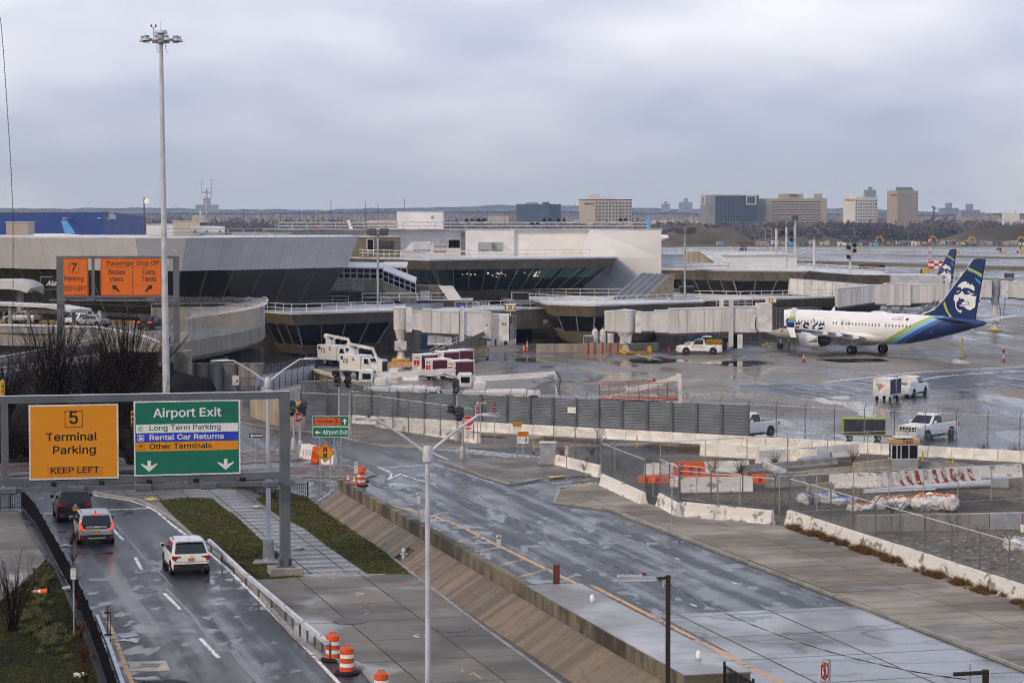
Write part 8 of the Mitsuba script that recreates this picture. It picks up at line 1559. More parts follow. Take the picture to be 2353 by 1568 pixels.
def tunnel(k,xa,xb,ya,yb,za,zb,D,m='white_dirty',Db=None,dep=2.6,rib=1.1,name='tunnel'):
 """One telescoping tube of a jet bridge from column xa to xb; ya, yb top rows, za, zb bottom rows."""
 Db=Db or D;a,b,c,d=At(xa,ya,D),At(xb,yb,Db),At(xb,zb,Db),At(xa,za,D);e=np.array([0,dep,0])
 kt=part(k,name,MB().loft([[d,a,a+e,d+e],[c,b,b+e,c+e]]),m);L=np.linalg.norm(b-a);n=int(L/rib)if rib else 0
 for i in range(1,n):t=i/n;part(kt,'rib',MB().bar(a+(b-a)*t+[0,-.02,-.05],d+(c-d)*t+[0,-.02,.05],.22,.06),m)
 part(kt,'roof',MB().loft([[a+[0,-.08,-.06],a+[0,-.08,.07],a+e+[0,.05,.07],a+e],[b+[0,-.08,-.06],b+[0,-.08,.07],b+e+[0,.05,.07],b+e]]),'roof_white');part(kt,'floor_beam',MB().bar(d+[0,.2,-.12],c+[0,.2,-.12],.3,.24),'steel_dark');return a,b,c,d
def vpost(k,name,x0,x1,y0,y1,D,m='white_metal',dep=.5):part(k,name,MB().bx(wx(x0,D),wx(x1,D),D,D+dep,zy(y1,D),zy(y0,D)),m)
def rotunda(k,x0,x1,y0,y1,D,foot,m='white_dirty'):
 c=np.array([wx((x0+x1)/2,D),D+1.8,0]);r_=(x1-x0)/2/FP*D;M=np.eye(4);M[:3,3]=c;part(k,'rotunda',MB(M).lathe([(0,zy(y0,D)+.25),(r_+.1,zy(y0,D)+.1),(r_+.1,zy(y0,D)),(r_,zy(y0,D)),(r_,zy(y1,D)),(0,zy(y1,D))],28),m,40)
 part(k,'pedestal',MB(M).lathe([(r_*.9,zy(y1,D)),(.55,zy(y1,D)-1.1),(.42,zy(y1,D)-1.2),(.42,.7),(.75,.1),(.75,0)],16),'white_dirty',40);part(k,'foot',MB(M).cbox(-1.1,1.1,-.9,.9,0,.3,.05),'safety_yellow');part(k,'electrical_box',MB(M).cbox(-.75,.75,-.75,-.45,1.3,2.5,.04),'galvanised_light');part(k,'cable',MB(M).tube([(.4,-.6,zy(y1,D)),(.9,-.7,2.0),(.5,-.8,1.2),(-.3,-.8,1.7)],.05,5).tube([(1.6,-.4,zy(y1,D)),(1.2,-.6,2.2),(.2,-.7,1.5)],.05,5),'black_plastic')
def gate_sign(k,x0,x1,y0,y1,D,t,two=False):
 w=(x1-x0)/FP*D;z0,z1=zy(y1,D),zy(y0,D);X=wx(x0,D);hw=w/(2 if two else 1);part(k,'number_box',MB().bx(X,X+w,D,D+1.0,z0,z1),'cream_sign');mb=MB(face([X,D-.005,z0],(1,0)))
 for i in range(2 if two else 1):mb.text(t,(z1-z0)*.62,None,.012,cx=hw*(i+.5),dy=(z1-z0)*.18)
 part(k,'number',mb,'ink');part(k,'number_bracket',MB().bar((X+w/2,D+.5,z0-.7),(X+w/2,D+.5,z0),.15),'white_metal')
def bellows(k,x0,x1,y0,y1,z0,z1,D,n=7):
 for i in range(n):t0,t1=i/n,(i+.7)/n;part(k,'canopy_fold',MB().loft([[At(x0+(x1-x0)*t,z0+(z1-z0)*t,D),At(x0+(x1-x0)*t,y0+(y1-y0)*t,D),At(x0+(x1-x0)*t,y0+(y1-y0)*t,D)+[0,3,0],At(x0+(x1-x0)*t,z0+(z1-z0)*t,D)+[0,3,0]]for t in(t0,t1)]),'steel_dark' if i%2 else 'grey_paint')
def cage(k,x0,x1,y0,y1,D):
 for z in(y0,(y0+y1)/2,y1):part(k,'roof_rail',MB().tube([At(x0,z,D),At(x1,z,D)],.035,5),'white_metal')
 for x in np.linspace(x0,x1,6):part(k,'roof_post',MB().tube([At(x,y0,D),At(x,y1,D)],.035,5),'white_metal')
D=286.0;k=thing('jet_bridge','white jet bridge twelve with stair and twin number box, parked empty','jet bridge');rotunda(k,902,936,709,758,D,826);vpost(k,'end_frame',932,946,706,762,D);tunnel(k,946,970,715,716,756,760,D);tunnel(k,969,1054,711,718,763,767,D-.3,dep=3.2);tunnel(k,1060,1128,717,719,768,779,D-.5,'white_dirty',dep=3.2,rib=0,name='cabin_tunnel');vpost(k,'lift_column',1056,1066,703,802,D-.9,'white_dirty');vpost(k,'column_cap',1050,1068,698,706,D-.8,'blue_paint');vpost(k,'grey_shutter',1128,1146,721,779,D-.6,'galvanised',3);vpost(k,'cab',1146,1169,722,783,D-.9,'white_metal',3);vpost(k,'door',1112,1123,740,776,D-.58,'white_metal',.1);vpost(k,'door_window',1117,1120,744,749,D-.62,'ink',.1)
bellows(k,1169,1187,724,727,783,776,D-.5,5);gate_sign(k,1159,1185,698,714,D-1,'12',True);part(k,'cab_number',MB(face(At(1153,747,D-.95),(1,0))).text('12',.36,None,.012),'ink');cage(k,1086,1122,695,716,D)
for s in(0,1.4):M=np.eye(4);M[:3,:3]=[[1,0,0],[0,0,-1],[0,1,0]];M[:3,3]=[wx(1047+s*10,D),D,.75];part(k,'drive_wheel',MB(M).lathe([(0,.25),(.5,.25),(.75,.18),(.75,-.18),(.5,-.25),(0,-.25)],20),'tyre',40)
part(k,'drive_frame',MB().bx(wx(1040,D),wx(1072,D),D-.4,D+.6,.7,1.4),'steel_dark')
A_,B_=At(988,822,D-1.6),At(1113,766,D-1.6);ks=part(k,'stair',MB().bar(A_,B_,.25,.5).bar(A_+[0,1.2,0],B_+[0,1.2,0],.25,.5),'steel_dark')
for t in np.linspace(.02,.96,20):c=A_+(B_-A_)*t;part(ks,'tread',MB().bx(c[0]-.17,c[0]+.17,c[1],c[1]+1.2,c[2]+.16,c[2]+.2),'galvanised')
for h in(.6,1.05):part(ks,'handrail',MB().bar(A_+[0,-.1,h],A_+(B_-A_)*.72+[0,-.1,h],.06),'white_metal')
for t in np.linspace(0,.72,7):c=A_+(B_-A_)*t;part(ks,'baluster',MB().bar(c,c+[0,-.1,1.05],.05),'white_metal')
for i in range(3):vpost(k,'platform_panel',982+i*19,1000+i*19,770+i*1.5,789+i,D-.8,'galvanised',.08)
vpost(k,'platform_frame',981,1040,788,791.5,D-.9,'white_metal',.2)
D=302.0;k=thing('jet_bridge','long white ribbed jet bridge eleven reaching the nose of the airliner','jet bridge');tunnel(k,1390,1416,716,715,760,762,D+2,rib=.9);rotunda(k,1416,1461,715,763,D,805);vpost(k,'end_frame',1460,1473,714,764,D);tunnel(k,1473,1506,718,718,760,760,D);tunnel(k,1505,1538,714.5,714,763,764,D-.3,dep=3);tunnel(k,1538,1676,711,707,766,761,D-.6,dep=3.4);vpost(k,'lift_column',1675,1685,688,796,D-1.1,'white_dirty');vpost(k,'lift_column',1653,1661,688,796,D+3,'white_dirty');tunnel(k,1685,1741,706,705,763,763,D-.7,dep=3.4,rib=0,name='cabin_tunnel');vpost(k,'cab',1741,1774,697,762,D-1.1,'white_metal',3.4);vpost(k,'door',1724,1737,721,756,D-.8,'white_metal',.08);vpost(k,'door_frame',1722.5,1738.5,719,757,D-.74,'galvanised',.05);bellows(k,1774,1802,701,712,759,752,D-1.2);gate_sign(k,1760,1783,683,695,D-1,'11');cage(k,1646,1728,687,706,D)
vpost(k,'service_stair',1686,1694,764,800,D-.5,'void_dark',1.5);vpost(k,'stair_tower',1694,1706,764,800,D-.6,'white_metal',1.5)
for x in(1738,):part(k,'warning_light',MB().tube([At(x,694,D-1.5),At(x+4,694,D-1.5)],.12,6),'tail_red')
part(k,'hanging_cable',MB().tube([At(1722,764,D-1.5),At(1728,772,D-1.5),At(1740,768,D-1.5),At(1742,762,D-1.5)],.07,5).tube([At(1736,730,D-1.3),At(1735,752,D-1.4),At(1741,762,D-1.5)],.07,5),'black_plastic')
D=352.0;k=thing('jet_bridge','white ribbed jet bridge ten with fixed walkway, behind the airliner tail','jet bridge');tunnel(k,1815,2008,640,656,676,690,D+10,Db=D+3,dep=3);tunnel(k,1924,2010,664,655,706,694,D-4,Db=D,dep=3);tunnel(k,2010,2036,655,655,698,698,D);tunnel(k,2036,2092,652,652,701,701,D-.4,dep=3);tunnel(k,2092,2202,654,653,696,694,D);vpost(k,'lift_column',2172,2181,640,706,D-.6,'white_dirty');tunnel(k,2202,2252,651,650,692,690,D,rib=0);gate_sign(k,2207,2226,625,636,D,'10');gate_sign(k,2227,2240,625,636,D,'10');cage(k,2152,2192,632,652,D)
for x in(2040,2068,2118,2150):vpost(k,'leg',x,x+8,698,740,D+1,'white_dirty')
for x in(2148,2156):part(k,'stair_rail',MB().bar(At(x,690,D-2),At(x-50,735,D-2),.2),'steel_dark')
k=thing('jet_bridge','white jet bridge with grey rotunda at the right picture edge','jet bridge');D=365.0;tunnel(k,2240,2278,645,645,683,684,D);rotunda(k,2279,2303,646,681,D,760,'galvanised');vpost(k,'end_frame',2302,2316,644,684,D);tunnel(k,2316,2338,649,649,683,683,D);tunnel(k,2337,2470,645,644,685,686,D-.4,dep=3.2)
def person(label,x,y,a,top,legs):
 b=G(x,y);k=thing('person',label,'person');F=frame(b,dirv(a));B=[]
 import manifold3d as m3
 J=dict(h=(0,0,1.0),c=(.03,0,1.38),n=(.03,0,1.52),hd=(.05,0,1.68),ls=(.02,.2,1.40),rs=(.02,-.2,1.40),le=(.05,.27,1.12),re=(.1,-.26,1.13),lh=(.2,.24,.92),rh=(.26,-.2,.98),lp=(0,.1,.95),rp=(0,-.1,.95),lk=(.05,.13,.5),rk=(-.03,-.13,.5),lf=(.0,.14,.06),rf=(-.08,-.14,.06),lt=(.18,.15,.05),rt=(.1,-.15,.05))
 R_=dict(h=.16,c=.17,n=.06,hd=.105,ls=.075,rs=.075,le=.055,re=.055,lh=.045,rh=.045,lp=.1,rp=.1,lk=.07,rk=.07,lf=.05,rf=.05,lt=.04,rt=.04)
 sp=lambda q:m3.Manifold.sphere(R_[q],12).translate(J[q])
 def body(bones):return m3.Manifold.batch_boolean([m3.Manifold.batch_hull([sp(i),sp(j)])for i,j in bones],m3.OpType.Add).to_mesh()
 for nm,bones,m in(('legs',(('h','lp'),('h','rp'),('lp','lk'),('rp','rk'),('lk','lf'),('rk','rf'),('lf','lt'),('rf','rt')),legs),('jacket',(('h','c'),('c','ls'),('c','rs'),('ls','le'),('rs','re'),('le','lh'),('re','rh')),top),('head',(('n','hd'),),'skin')):q=body(bones);part(k,nm,MB(F).add(q.vert_properties[:,:3],q.tri_verts),m,60)
mat('skin',(.28,.16,.11),.6,.3);mat('hi_vis',(.45,.55,.03),.5,.3)
person('worker in a lime high visibility vest and dark trousers standing under the airliner nose',1812,800,200,'hi_vis','navy_paint');person('worker in a yellow rain suit standing under the airliner nose',1826,799,250,'safety_yellow','safety_yellow')
k=thing('tow_bar','yellow aircraft tow bar lying before the nose wheel','tow bar');a,b=G(1752,801),G(1778,797);part(k,'bar',MB().bar(a+[0,0,.5],b+[0,0,.6],.16),'safety_yellow');part(k,'axle',MB().bar(a+[.8,-.4,.25],a+[.8,.4,.25],.12).bar(a+[.8,0,.3],a+[.5,0,1.0],.12),'safety_yellow')
k=thing('marker_pole','thin yellow pole standing on the apron beneath the airliner tail','pole');b=G(2210,824);part(k,'pole',MB().tube([b,b+[0,0,zy(776,b[1])]],.07,6),'safety_yellow');part(k,'base',MB().cbox(b[0]-.3,b[0]+.3,b[1]-.3,b[1]+.3,0,.1,.02),'steel_dark')
# ---------------------------------------------------------------- ramp, departures road, shrubs, lot clutter
ZD=4.8
OUT=[G(x,y,ZD)for x,y in((372,806),(400,799),(430,791),(470,784),(500,779),(530,773.5),(560,767),(580,762),(596,757),(605,752),(608,747),(603,742))]
rp=thing('curved_ramp','curved elevated concrete ramp sweeping round below the headhouse, carried on round columns','ramp')
def sweep(pts,prof):
 P=np.array(pts);t=np.gradient(P,axis=0);t[:,2]=0;t/=np.linalg.norm(t,axis=1,keepdims=True);n=np.c_[t[:,1],-t[:,0],t[:,0]*0]
 return[[p+nn*a+[0,0,z]for a,z in prof]for p,nn in zip(P,n)]
sw=sweep(OUT,[(-.30,.30),(0.06,.30),(.06,-1.3),(-.4,-1.75),(-2.2,-2.2),(-6,-2.2),(-6,-.1),(-.30,-.1)])
for i in range(len(OUT)-1):part(rp,'fascia_segment',MB().loft([sw[i],sw[i+1]],cap=False),'ramp_concrete')
deck=[*[p for p in OUT],G(520,737,ZD),np.array([wx(300,296),296,ZD]),np.array([wx(-90,296),296,ZD]),G(-90,761,ZD),G(226,767,ZD),G(330,790,ZD)]
part(rp,'deck',MB().sheet(poly2(deck),ZD-.06),'deck_road' if 'mat_deck_road' in scene else mat('deck_road',tint((.16,.145,.12),.6,1.2,.3),.45,.4))
for x in(430,462,494,528,562,585):
 c=G(x,790,ZD);c=np.array([wx(x,c[1]+3),c[1]+3,0]);M=np.eye(4);M[:3,3]=c;part(rp,'column',MB(M).lathe([(1.0,2.7),(.75,2.2),(.7,0)],16),'concrete_grey',40)
part(rp,'end_pier',MB().cbox(wx(398,229),wx(434,229),228,231,0,ZD-.3,.08),'ramp_concrete')
part(rp,'undercroft',MB().bx(wx(330,262),wx(600,262),262,264,0,2.9),'concrete_dark')
rw=thing('ramp_wall','beige curved concrete wall along the far side of the ramp','wall');WL=[np.array([wx(x,d),d,ZD-.1])for x,d in((348,281),(400,283),(460,284),(520,284),(570,282),(603,278))]
for a,b in zip(WL[:-1],WL[1:]):part(rw,'panel',MB().bar(a+[0,0,.95],b+[0,0,.95],.3,1.9),'ramp_beige' if 'mat_ramp_beige' in scene else mat('ramp_beige',conc_fn((.30,.265,.21),.4),.7,.3))
for a,b in zip(WL[:-1],WL[1:]):part(rw,'coping',MB().bar(a+[0,-.03,1.95],b+[0,-.03,1.95],.4,.12),'concrete_beige')
rf=thing('chainlink_fence','chain link fence topped with dense razor wire along the curved ramp edge','fence')
chainlink(rf,[(p[0],p[1])for p in OUT[2:-1]],2.3,.22,.005,z=ZD+.3,posts=1.6,pr=.04,coil=(.42,.16,'l'),pm='galvanised')
rf2=thing('chainlink_fence','razor wire coils on the far wall of the ramp','fence');chainlink(rf2,[(p[0],p[1])for p in WL],.5,.2,.004,z=ZD+1.9,posts=2.5,coil=(.4,.2,'l'),pm='galvanised')
dr_=thing('departures_road','elevated departures road edge with pale concrete parapet, far left','road');E0=[G(x,y,ZD)for x,y in((-90,761),(60,763),(226,767),(300,781),(340,792),(372,806))]
for a,b in zip(E0[:-1],E0[1:]):part(dr_,'parapet',MB().bar(a+[0,0,-.55],b+[0,0,-.55],.35,1.9),'concrete_grey');part(dr_,'rail',MB().tube([a+[0,0,.75],b+[0,0,.75]],.12,8),'galvanised_light');part(dr_,'underside',MB().bar(a+[0,1.5,-2.4],b+[0,1.5,-2.4],.4,2.0),'concrete_dark')
part(dr_,'yellow_kerb',MB().bar([wx(-80,288),288,ZD+.06],[wx(330,288),288,ZD+.06],.3,.14),'safety_yellow')
dn2=thing('ramp_road','descending ramp with two metal railed concrete walls behind the bare shrubs','ramp')
W2=[At(x,y,d)for x,y,d in((390,797,233),(373,799,232),(226,817,226),(113,831,219),(0,845,213),(-80,855,208))];W1=[At(x,y,d)for x,y,d in((250,773,256),(230,777,254),(113,800,245),(0,820,238),(-80,834,233))]
for Wn,hh_ in((W2,3.0),(W1,2.0)):
 for a,b in zip(Wn[:-1],Wn[1:]):part(dn2,'wall',MB().bar(a+[0,0,-.45-hh_/2],b+[0,0,-.45-hh_/2],.35,hh_),'concrete_grey');part(dn2,'rail',MB().tube([a,b],.11,8).tube([a+[0,0,-.3],b+[0,0,-.3]],.05,6),'galvanised_light')
part(dn2,'surface',MB().loft([[p+[0,0,-1.3]for p in W2[1:]],[p+[0,0,-1.3]for p in W1]],cap=False,closed=False),'deck_road')
bs_=thing('bus_shelter','long white flat shelter roof on posts along the departures road','shelter');a,b,c=At(-90,693,268),At(130,703,266),At(187,713,264)
for p,q in((a,b),(b,c)):part(bs_,'roof',MB().bar(p,q,3.4,.32),'roof_white')
for x in(22,65,169):part(bs_,'post',MB().bx(wx(x,266)-.17,wx(x,266)+.17,265.8,266.2,ZD,zy(712 if x>100 else 702,266)),'concrete_grey')
cn=thing('entrance_canopy','white curved canopy on a round column, cut by the left picture edge','canopy');ar_=[At(x,y,284)for x,y in((-120,646),(20,643),(45,646),(60,652),(71,660))]
part(cn,'roof',MB().loft([[p,p+[0,8,0],p+[0,8,-1.1],p+[0,0,-1.1 if i<4 else-.1]]for i,p in enumerate(ar_)]),'roof_white');part(cn,'column',MB().tube([At(46,665,287),np.array([At(46,665,287)[0],287,ZD])],.42,14),'concrete_grey')
for i,(x,y,m,a,lit)in enumerate(((88,742,'car_silver',160,False),(157,749,'car_white',60,False),(245,752,'car_silver',150,False),(330,757,'car_black',75,True))):
 small_car(['silver car on the departures road, leftmost of four behind the shrubs','white saloon on the departures road seen from behind, below the orange sign','silver car on the departures road hidden behind the right shrub','black car with red tail lights on the departures road behind the light mast'][i],x,y,ZD,dirv(a),m,1.0,lit)
for i,x in enumerate((8,30,186,199,213,226)):
 c=np.array([wx(x,289.5),289.5,ZD]);k=thing('bollard','grey steel security bollard by the headhouse doors, '+nth(x,(8,30,186,199,213,226)),'bollard','grey bollards along the headhouse front');part(k,'post',MB().tube([c,c+[0,0,1.2]],.16,10),'galvanised');part(k,'cap',MB().tube([c+[0,0,1.2],c+[0,0,1.25]],.17,10),'steel_dark')
person('person in dark clothes standing by the headhouse bollards',190,745,250,'navy_paint','black_plastic')if False else None
no_stopping('small white parking sign on the departures road behind the shrubs',229,714,732,765,ZD,base=np.array([wx(229,262),262,ZD]))
# retaining wall with leaning mesh below the ramp
kt=thing('retaining_wall','stained concrete retaining wall left of the corrugated fence, topped by curved mesh','wall');RW=[G(578,962),G(640,985),G(692,992)];
for a,b in zip(RW[:-1],RW[1:]):part(kt,'panel',MB().bar(a+[0,1.2,1.15],b+[0,1.2,1.15],.5,2.3),'concrete_beige')
a,b=At(700,846,236),At(850,890,212);part(kt,'ramp_side',MB().loft([[a,b,b+[0,0,-2.6],a+[0,0,-3.6]],[a+[0,.6,0],b+[0,.6,0],b+[0,.6,-2.6],a+[0,.6,-3.6]]]),'concrete_brown');part(kt,'ramp_kerb',MB().bar(a+[0,0,.1],b+[0,0,.1],.7,.2),'concrete_beige')
cm=thing('curved_screen','curved white mesh screen bent over dark ribs with razor wire, beneath the ramp','fence screen');U0,U1=At(585,905,215),At(722,875,232)
for i in range(10):
 t0,t1=i/10,(i+1)/10;f=lambda t:U0+(U1-U0)*t;sec=[(0,0),(-.1,.8),(.1,1.5),(.6,2.0)];part(cm,'sheet',MB().loft([[f(t)+[0,y,z*.8]for y,z in sec]for t in(t0+.005,t1-.005)],cap=False,closed=False),'screen_pale' if 'mat_screen_pale' in scene else mat('screen_pale',(.30,.305,.32),.6,.3));part(cm,'rib',MB().tube([f(t0)+[0,y-.04,z*.8]for y,z in sec],.05,5),'steel_dark')
t=np.linspace(0,1,700)[:,None];part(cm,'razor_coil',MB().tube(U0+(U1-U0)*t+np.c_[0*t,.6+.5*np.cos(t*260),2.0+.5*np.sin(t*260)],.009,3,False),'fence_wire',kind='stuff');cm2=[At(582,882,218),At(640,905,208),At(692,935,199)]
part(cm,'lower_sheet',MB().loft([[p+[0,y,z]for p in cm2]for y,z in((.5,.1),(.15,-.8),(0,-1.7))],cap=False,closed=False),'screen_pale')
for i in range(5):part(cm,'cross_strut',MB().tube([At(585+i*30,862-i*4,230),At(590+i*30,872-i*4,228)],.03,4),'fence_wire')
k=thing('vehicle_gate','tall grey slatted gate under the ramp beside the retaining wall','gate')
for i in range(9):part(k,'slat',MB().bx(wx(556+i*3,216),wx(558+i*3,216),216,216.1,0,zy(885,216)),'grey_paint')
part(k,'rail',MB().bx(wx(555,216),wx(584,216),215.9,216,2.6,2.75),'grey_paint')
for x,y in((396,870),(540,872)):
 D=222.;k=thing('arrow_sign','grey sign with a black arrow under the ramp, %s one'%('left' if x<400 else 'right'),'road sign');L=board(k,[wx(x-8,D),D,zy(y+12,D)],(1,0),16/FP*D,22/FP*D,'white_dirty');part(k,'arrow',MB(L).prism(at2(arrow(.5,.3,.08,.2),.4,.3,-45),.002,.01),'ink');post(k,np.array([wx(x,D),D+.1,0]),zy(y+12,D))
 # bare shrubs
def shrub(label,base,h,spread,n,seed,m='twig',name='bare_shrub',twigs=7,r0=.05,up=.9):
 r=np.random.default_rng(seed);V,Fc,c=[],[],0;mb=MB();k=thing(name,label,'shrub');tw=MB()
 for i in range(n):
  a=r.uniform(0,6.283);q=r.uniform(0,1)**.6*spread;H=h*r.uniform(.62,1.0)*(1-.25*(q/spread)**2);e=np.array([math.cos(a)*q,math.sin(a)*q,H]);s0=np.array(base)+[math.cos(a)*q*.12,math.sin(a)*q*.12,0]
  ts=np.array([0,.3,.6,1.0]);P=s0+e*np.c_[ts**1.5,ts**1.5,ts**up]+r.normal(0,.05*h/8,(4,3));mb.tube(P,r0*(1-.8*ts),4,False)
  for j in range(twigs):
   t=r.uniform(.25,.95);p=s0+e*np.array([t**1.5,t**1.5,t**up]);d=e/np.linalg.norm(e)+r.normal(0,.33,3);d[2]=abs(d[2])+.4;d/=np.linalg.norm(d);L=h*r.uniform(.10,.26)*(1.1-t*.5);tw.tube([p,p+d*L*.5+r.normal(0,.03*h/8,3),p+d*L],[r0*.34,r0*.24,r0*.1],3,False)
   for _ in range(2):d2=d+r.normal(0,.4,3);d2/=np.linalg.norm(d2);p2=p+d*L*r.uniform(.3,.9);tw.tube([p2,p2+d2*L*.5],[r0*.2,r0*.08],3,False)
 part(k,'stems',mb,m);part(k,'twigs',tw,m,kind='stuff')
def gb(x,D,z):return[wx(x,D),D,z]
shrub('big dark bare shrub under the seven parking sign, left of the light mast',gb(118,182,1.6),9.3,3.9,90,1);shrub('big dark bare shrub in front of the wide orange sign, widest of all',gb(285,178,1.4),9.8,4.6,120,2)
shrub('thin grey bare bush at the far left behind the big shrubs',gb(60,200,2.5),5.2,2.6,40,3,'twig_grey',twigs=5,r0=.035);shrub('dark bare bush between the two big shrubs',gb(205,186,1.8),6.0,3.2,60,4);shrub('low dark bush at the foot of the light mast',gb(345,170,.8),5.2,2.6,60,6);shrub('dark bush at the left picture edge above the near gantry',gb(5,176,1.6),6.5,2.6,60,7)
for i,(x,D,h)in enumerate(((60,165,3.4),(150,163,3.6),(230,162,3.4),(300,160,3.2),(20,164,3.4),(360,158,2.4))):shrub(['low dark brushwood behind the amber sign, second from left','low dark brushwood behind the amber sign, third from left','low dark brushwood left of the green sign','low dark brushwood behind the green sign','low dark brushwood at the left edge above the amber sign','low dark brushwood right of the light mast foot'][i],gb(x,D,.5),h,3.0,46,20+i,r0=.035)
shrub('bare red tinged ornamental tree at the left edge of the lawn',gb(20,97,0),3.6,1.35,34,8,'twig','bare_tree',9,.022);
mat('twig_red',(.060,.016,.012),.9,.1)
for i,(x,y)in enumerate(((196,1290),(205,1345),(218,1400),(222,1460),(234,1520),(242,1566),(190,1250))):shrub('straggly reddish bare bush against the black fence, number %s from the far end'%('two','three','four','five','six','seven','one')[i],G(x-26-(x-190)*.35,y,.04),.85,.5,26,40+i,'twig_red',twigs=5,r0=.008)
# weeds along barriers
WB=from_pq(shapely.box(47.95,40,48.75,121));blades('dry_weeds','dry brown weeds growing along the foot of the right pavement barriers',WB,26000,.13,.06,.38,['weeds_straw','weeds_dark','weeds_straw'],15,.018,'weeds',.8,1.1)
blades('lot_weeds','scattered dry weeds and stubble across the gravel lot',gp([(1400,1085),(1800,1090),(2352,1066),(2352,1380),(1800,1190),(1500,1140)]),6000,.01,.05,.32,['weeds_dark','weeds_straw','weeds_dark'],16,.014,'weeds',.7,.16)
blades('verge_weeds','brown weeds in the strip below the white barrier row',gp([(1060,1006),(1260,1010),(1620,1034),(1900,1044),(1900,1052),(1600,1042),(1240,1016)]),3500,.1,.08,.4,['weeds_dark','weeds_straw'],17,.016,'weeds',.6,.25)
for i,(x,y,h)in enumerate(((1347,1088,1.3),(1300,1072,1.0),(1420,1078,1.2),(1360,1044,.9),(1290,1042,1.0),(1865,1160,1.0),(1700,1095,1.6),(1960,1062,1.4),(2050,1180,1.0),(2180,1195,1.2),(1640,1088,1.3),(1780,1072,1.3),(2260,1042,1.1),(2330,1052,1.3))):
 shrub('dry weed clump in the lot, %s'%('below the small chain link enclosure','right of the grey cabinet','beside the corner barriers','on the grass strip behind the enclosure','behind the grey cabinet','behind the long low barrier','left of the orange barrier pieces','beside the grey pipe','left of the front grey wall','on the front grey wall','above the orange barriers','below the white barrier row','right of the taxi booth','at the right edge near the taxi booth')[i],G(x,y),h,.7,34,60+i,'weeds_straw' if i%3==1 else 'weeds_dark','dry_bush',4,.012)
 # lot clutter
def lot_barrier(label,a,b,h=.85,m='barrier_paint',n=1,z=.0,foot=.30):k=thing('lot_barrier',label,'barrier');jersey(k,G(*a),G(*b),h,m,.05,n=n,foot=foot);return k
lot_barrier('white concrete barrier lying left of the striped ones in the lot',(1905,1121),(2006,1119),.95)
kk=lot_barrier('row of white barriers with faded red stripes in the lot',(2008,1120),(2248,1104),.95,n=3)
r=np.random.default_rng(77);a,b=G(2008,1120),G(2248,1104);u=(b-a)/np.linalg.norm(b-a);Fk=frame(a,u);Lk=np.linalg.norm(b-a)
for i in range(10):
 x=Lk*(.14+i*.085);part(kk,'red_stripe',MB(Fk).add([(x,-.34,.06),(x+.34,-.34,.06),(x+.18,-.21,.34),(x-.16,-.21,.34),(x+.04,-.125,.95),(x-.30,-.125,.95)],[[0,1,2],[0,2,3],[3,2,4],[3,4,5]]),'stripe_red' if 'mat_stripe_red' in scene else mat('stripe_red',(lambda p,n,uv:mix((.27,.045,.04),(.52,.50,.47),smoothstep(.48,.56,fbm(p.x*3.5,p.y*3.5,p.z*4,4)))),.7,.3))
for a,b,h,m,lab in(((1740,1064),(1968,1046),.9,'barrier_white','old white barrier row behind the grey pipe'),((1563,1131),(1728,1128),.95,'barrier_paint','cracked white barrier below the orange pieces'),((1700,1086),(1920,1066),.5,'concrete_grey','low grey concrete beam left of the taxi booth'),((1735,1104),(1960,1082),.35,'concrete_beige','long rusty concrete sill before the striped barriers'),((1960,1084),(2062,1076),.7,'concrete_beige','plain concrete block left of the taxi booth foot'),((2250,1100),(2345,1096),.9,'barrier_paint','white barrier at the right end of the striped row'),((1855,1134),(1910,1128),.6,'concrete_beige','short beige concrete block behind the blue strapped bags'),((1480,1090),(1720,1082),.75,'barrier_white','long white barrier behind the orange pieces'),((1760,1120),(1850,1116),.9,'concrete_grey','dark grey barrier left of the bags'),((2118,1072),(2352,1092),.4,'concrete_grey','low kerb wall running right from the taxi booth'),((1280,1070),(1382,1096),.8,'barrier_white','white barrier under the small chain link enclosure'),((1610,1046),(1880,1062),.9,'barrier_white','second white barrier row in front of the main one')):
 lot_barrier(lab,a,b,h,m,2 if b[0]-a[0]>130 else 1)
kw=thing('low_wall','long low grey concrete wall across the front of the lot','wall');a,b=G(1970,1222),G(2420,1214)
for i in range(6):p,q=a+(b-a)*i/6,a+(b-a)*(i+.985)/6;part(kw,'block',MB(frame(p,q-p)).cbox(0,np.linalg.norm(q-p),-.2,.2,0,.95,.03),'concrete_grey' if i!=4 else 'galvanised')
k=thing('steel_pole','long white lamp pole lying on the gravel behind the bags','pole');a,b=G(1985,1133),G(2275,1120);part(k,'shaft',MB().tube([a+[0,0,.15],b+[0,0,.3]],[.12,.26],14),'galvanised_light',40);part(k,'flange',MB().cbox(b[0],b[0]+1.1,b[1]-.4,b[1]+.4,0,.7,.05),'galvanised');part(k,'second_shaft',MB().tube([a+[0,-.4,.1],a+(b-a)*.55+[0,-.4,.12]],.08,8),'galvanised_light')
k=thing('steel_pole','short thick grey pipe lying left of the taxi booth','pipe');a,b=G(1838,1071),G(1905,1064);part(k,'pipe',MB().tube([a+[0,0,.3],b+[0,0,.45]],.3,14),'galvanised',40);part(k,'collar',MB().tube([b+[0,0,.45],b+[.15,0,.46]],.34,14),'steel_dark')
k=thing('cover_sack','dirty white wrapped bundle leaning over the orange pieces','bundle');a,b=G(1752,1100)+[0,0,1.0],G(1800,1098)+[0,0,.3];part(k,'wrap',MB().tube([a,a*.6+b*.4,b],[.22,.28,.35],10),'bag_white' if 'mat_bag_white' in scene else mat('bag_white',tint((.60,.60,.61),.7,1.1,3),.6,.4),True);part(k,'tie',MB().tube([a*.8+b*.2+[0,-.27,0],a*.8+b*.2+[0,.27,.05]],.05,5),'orange')
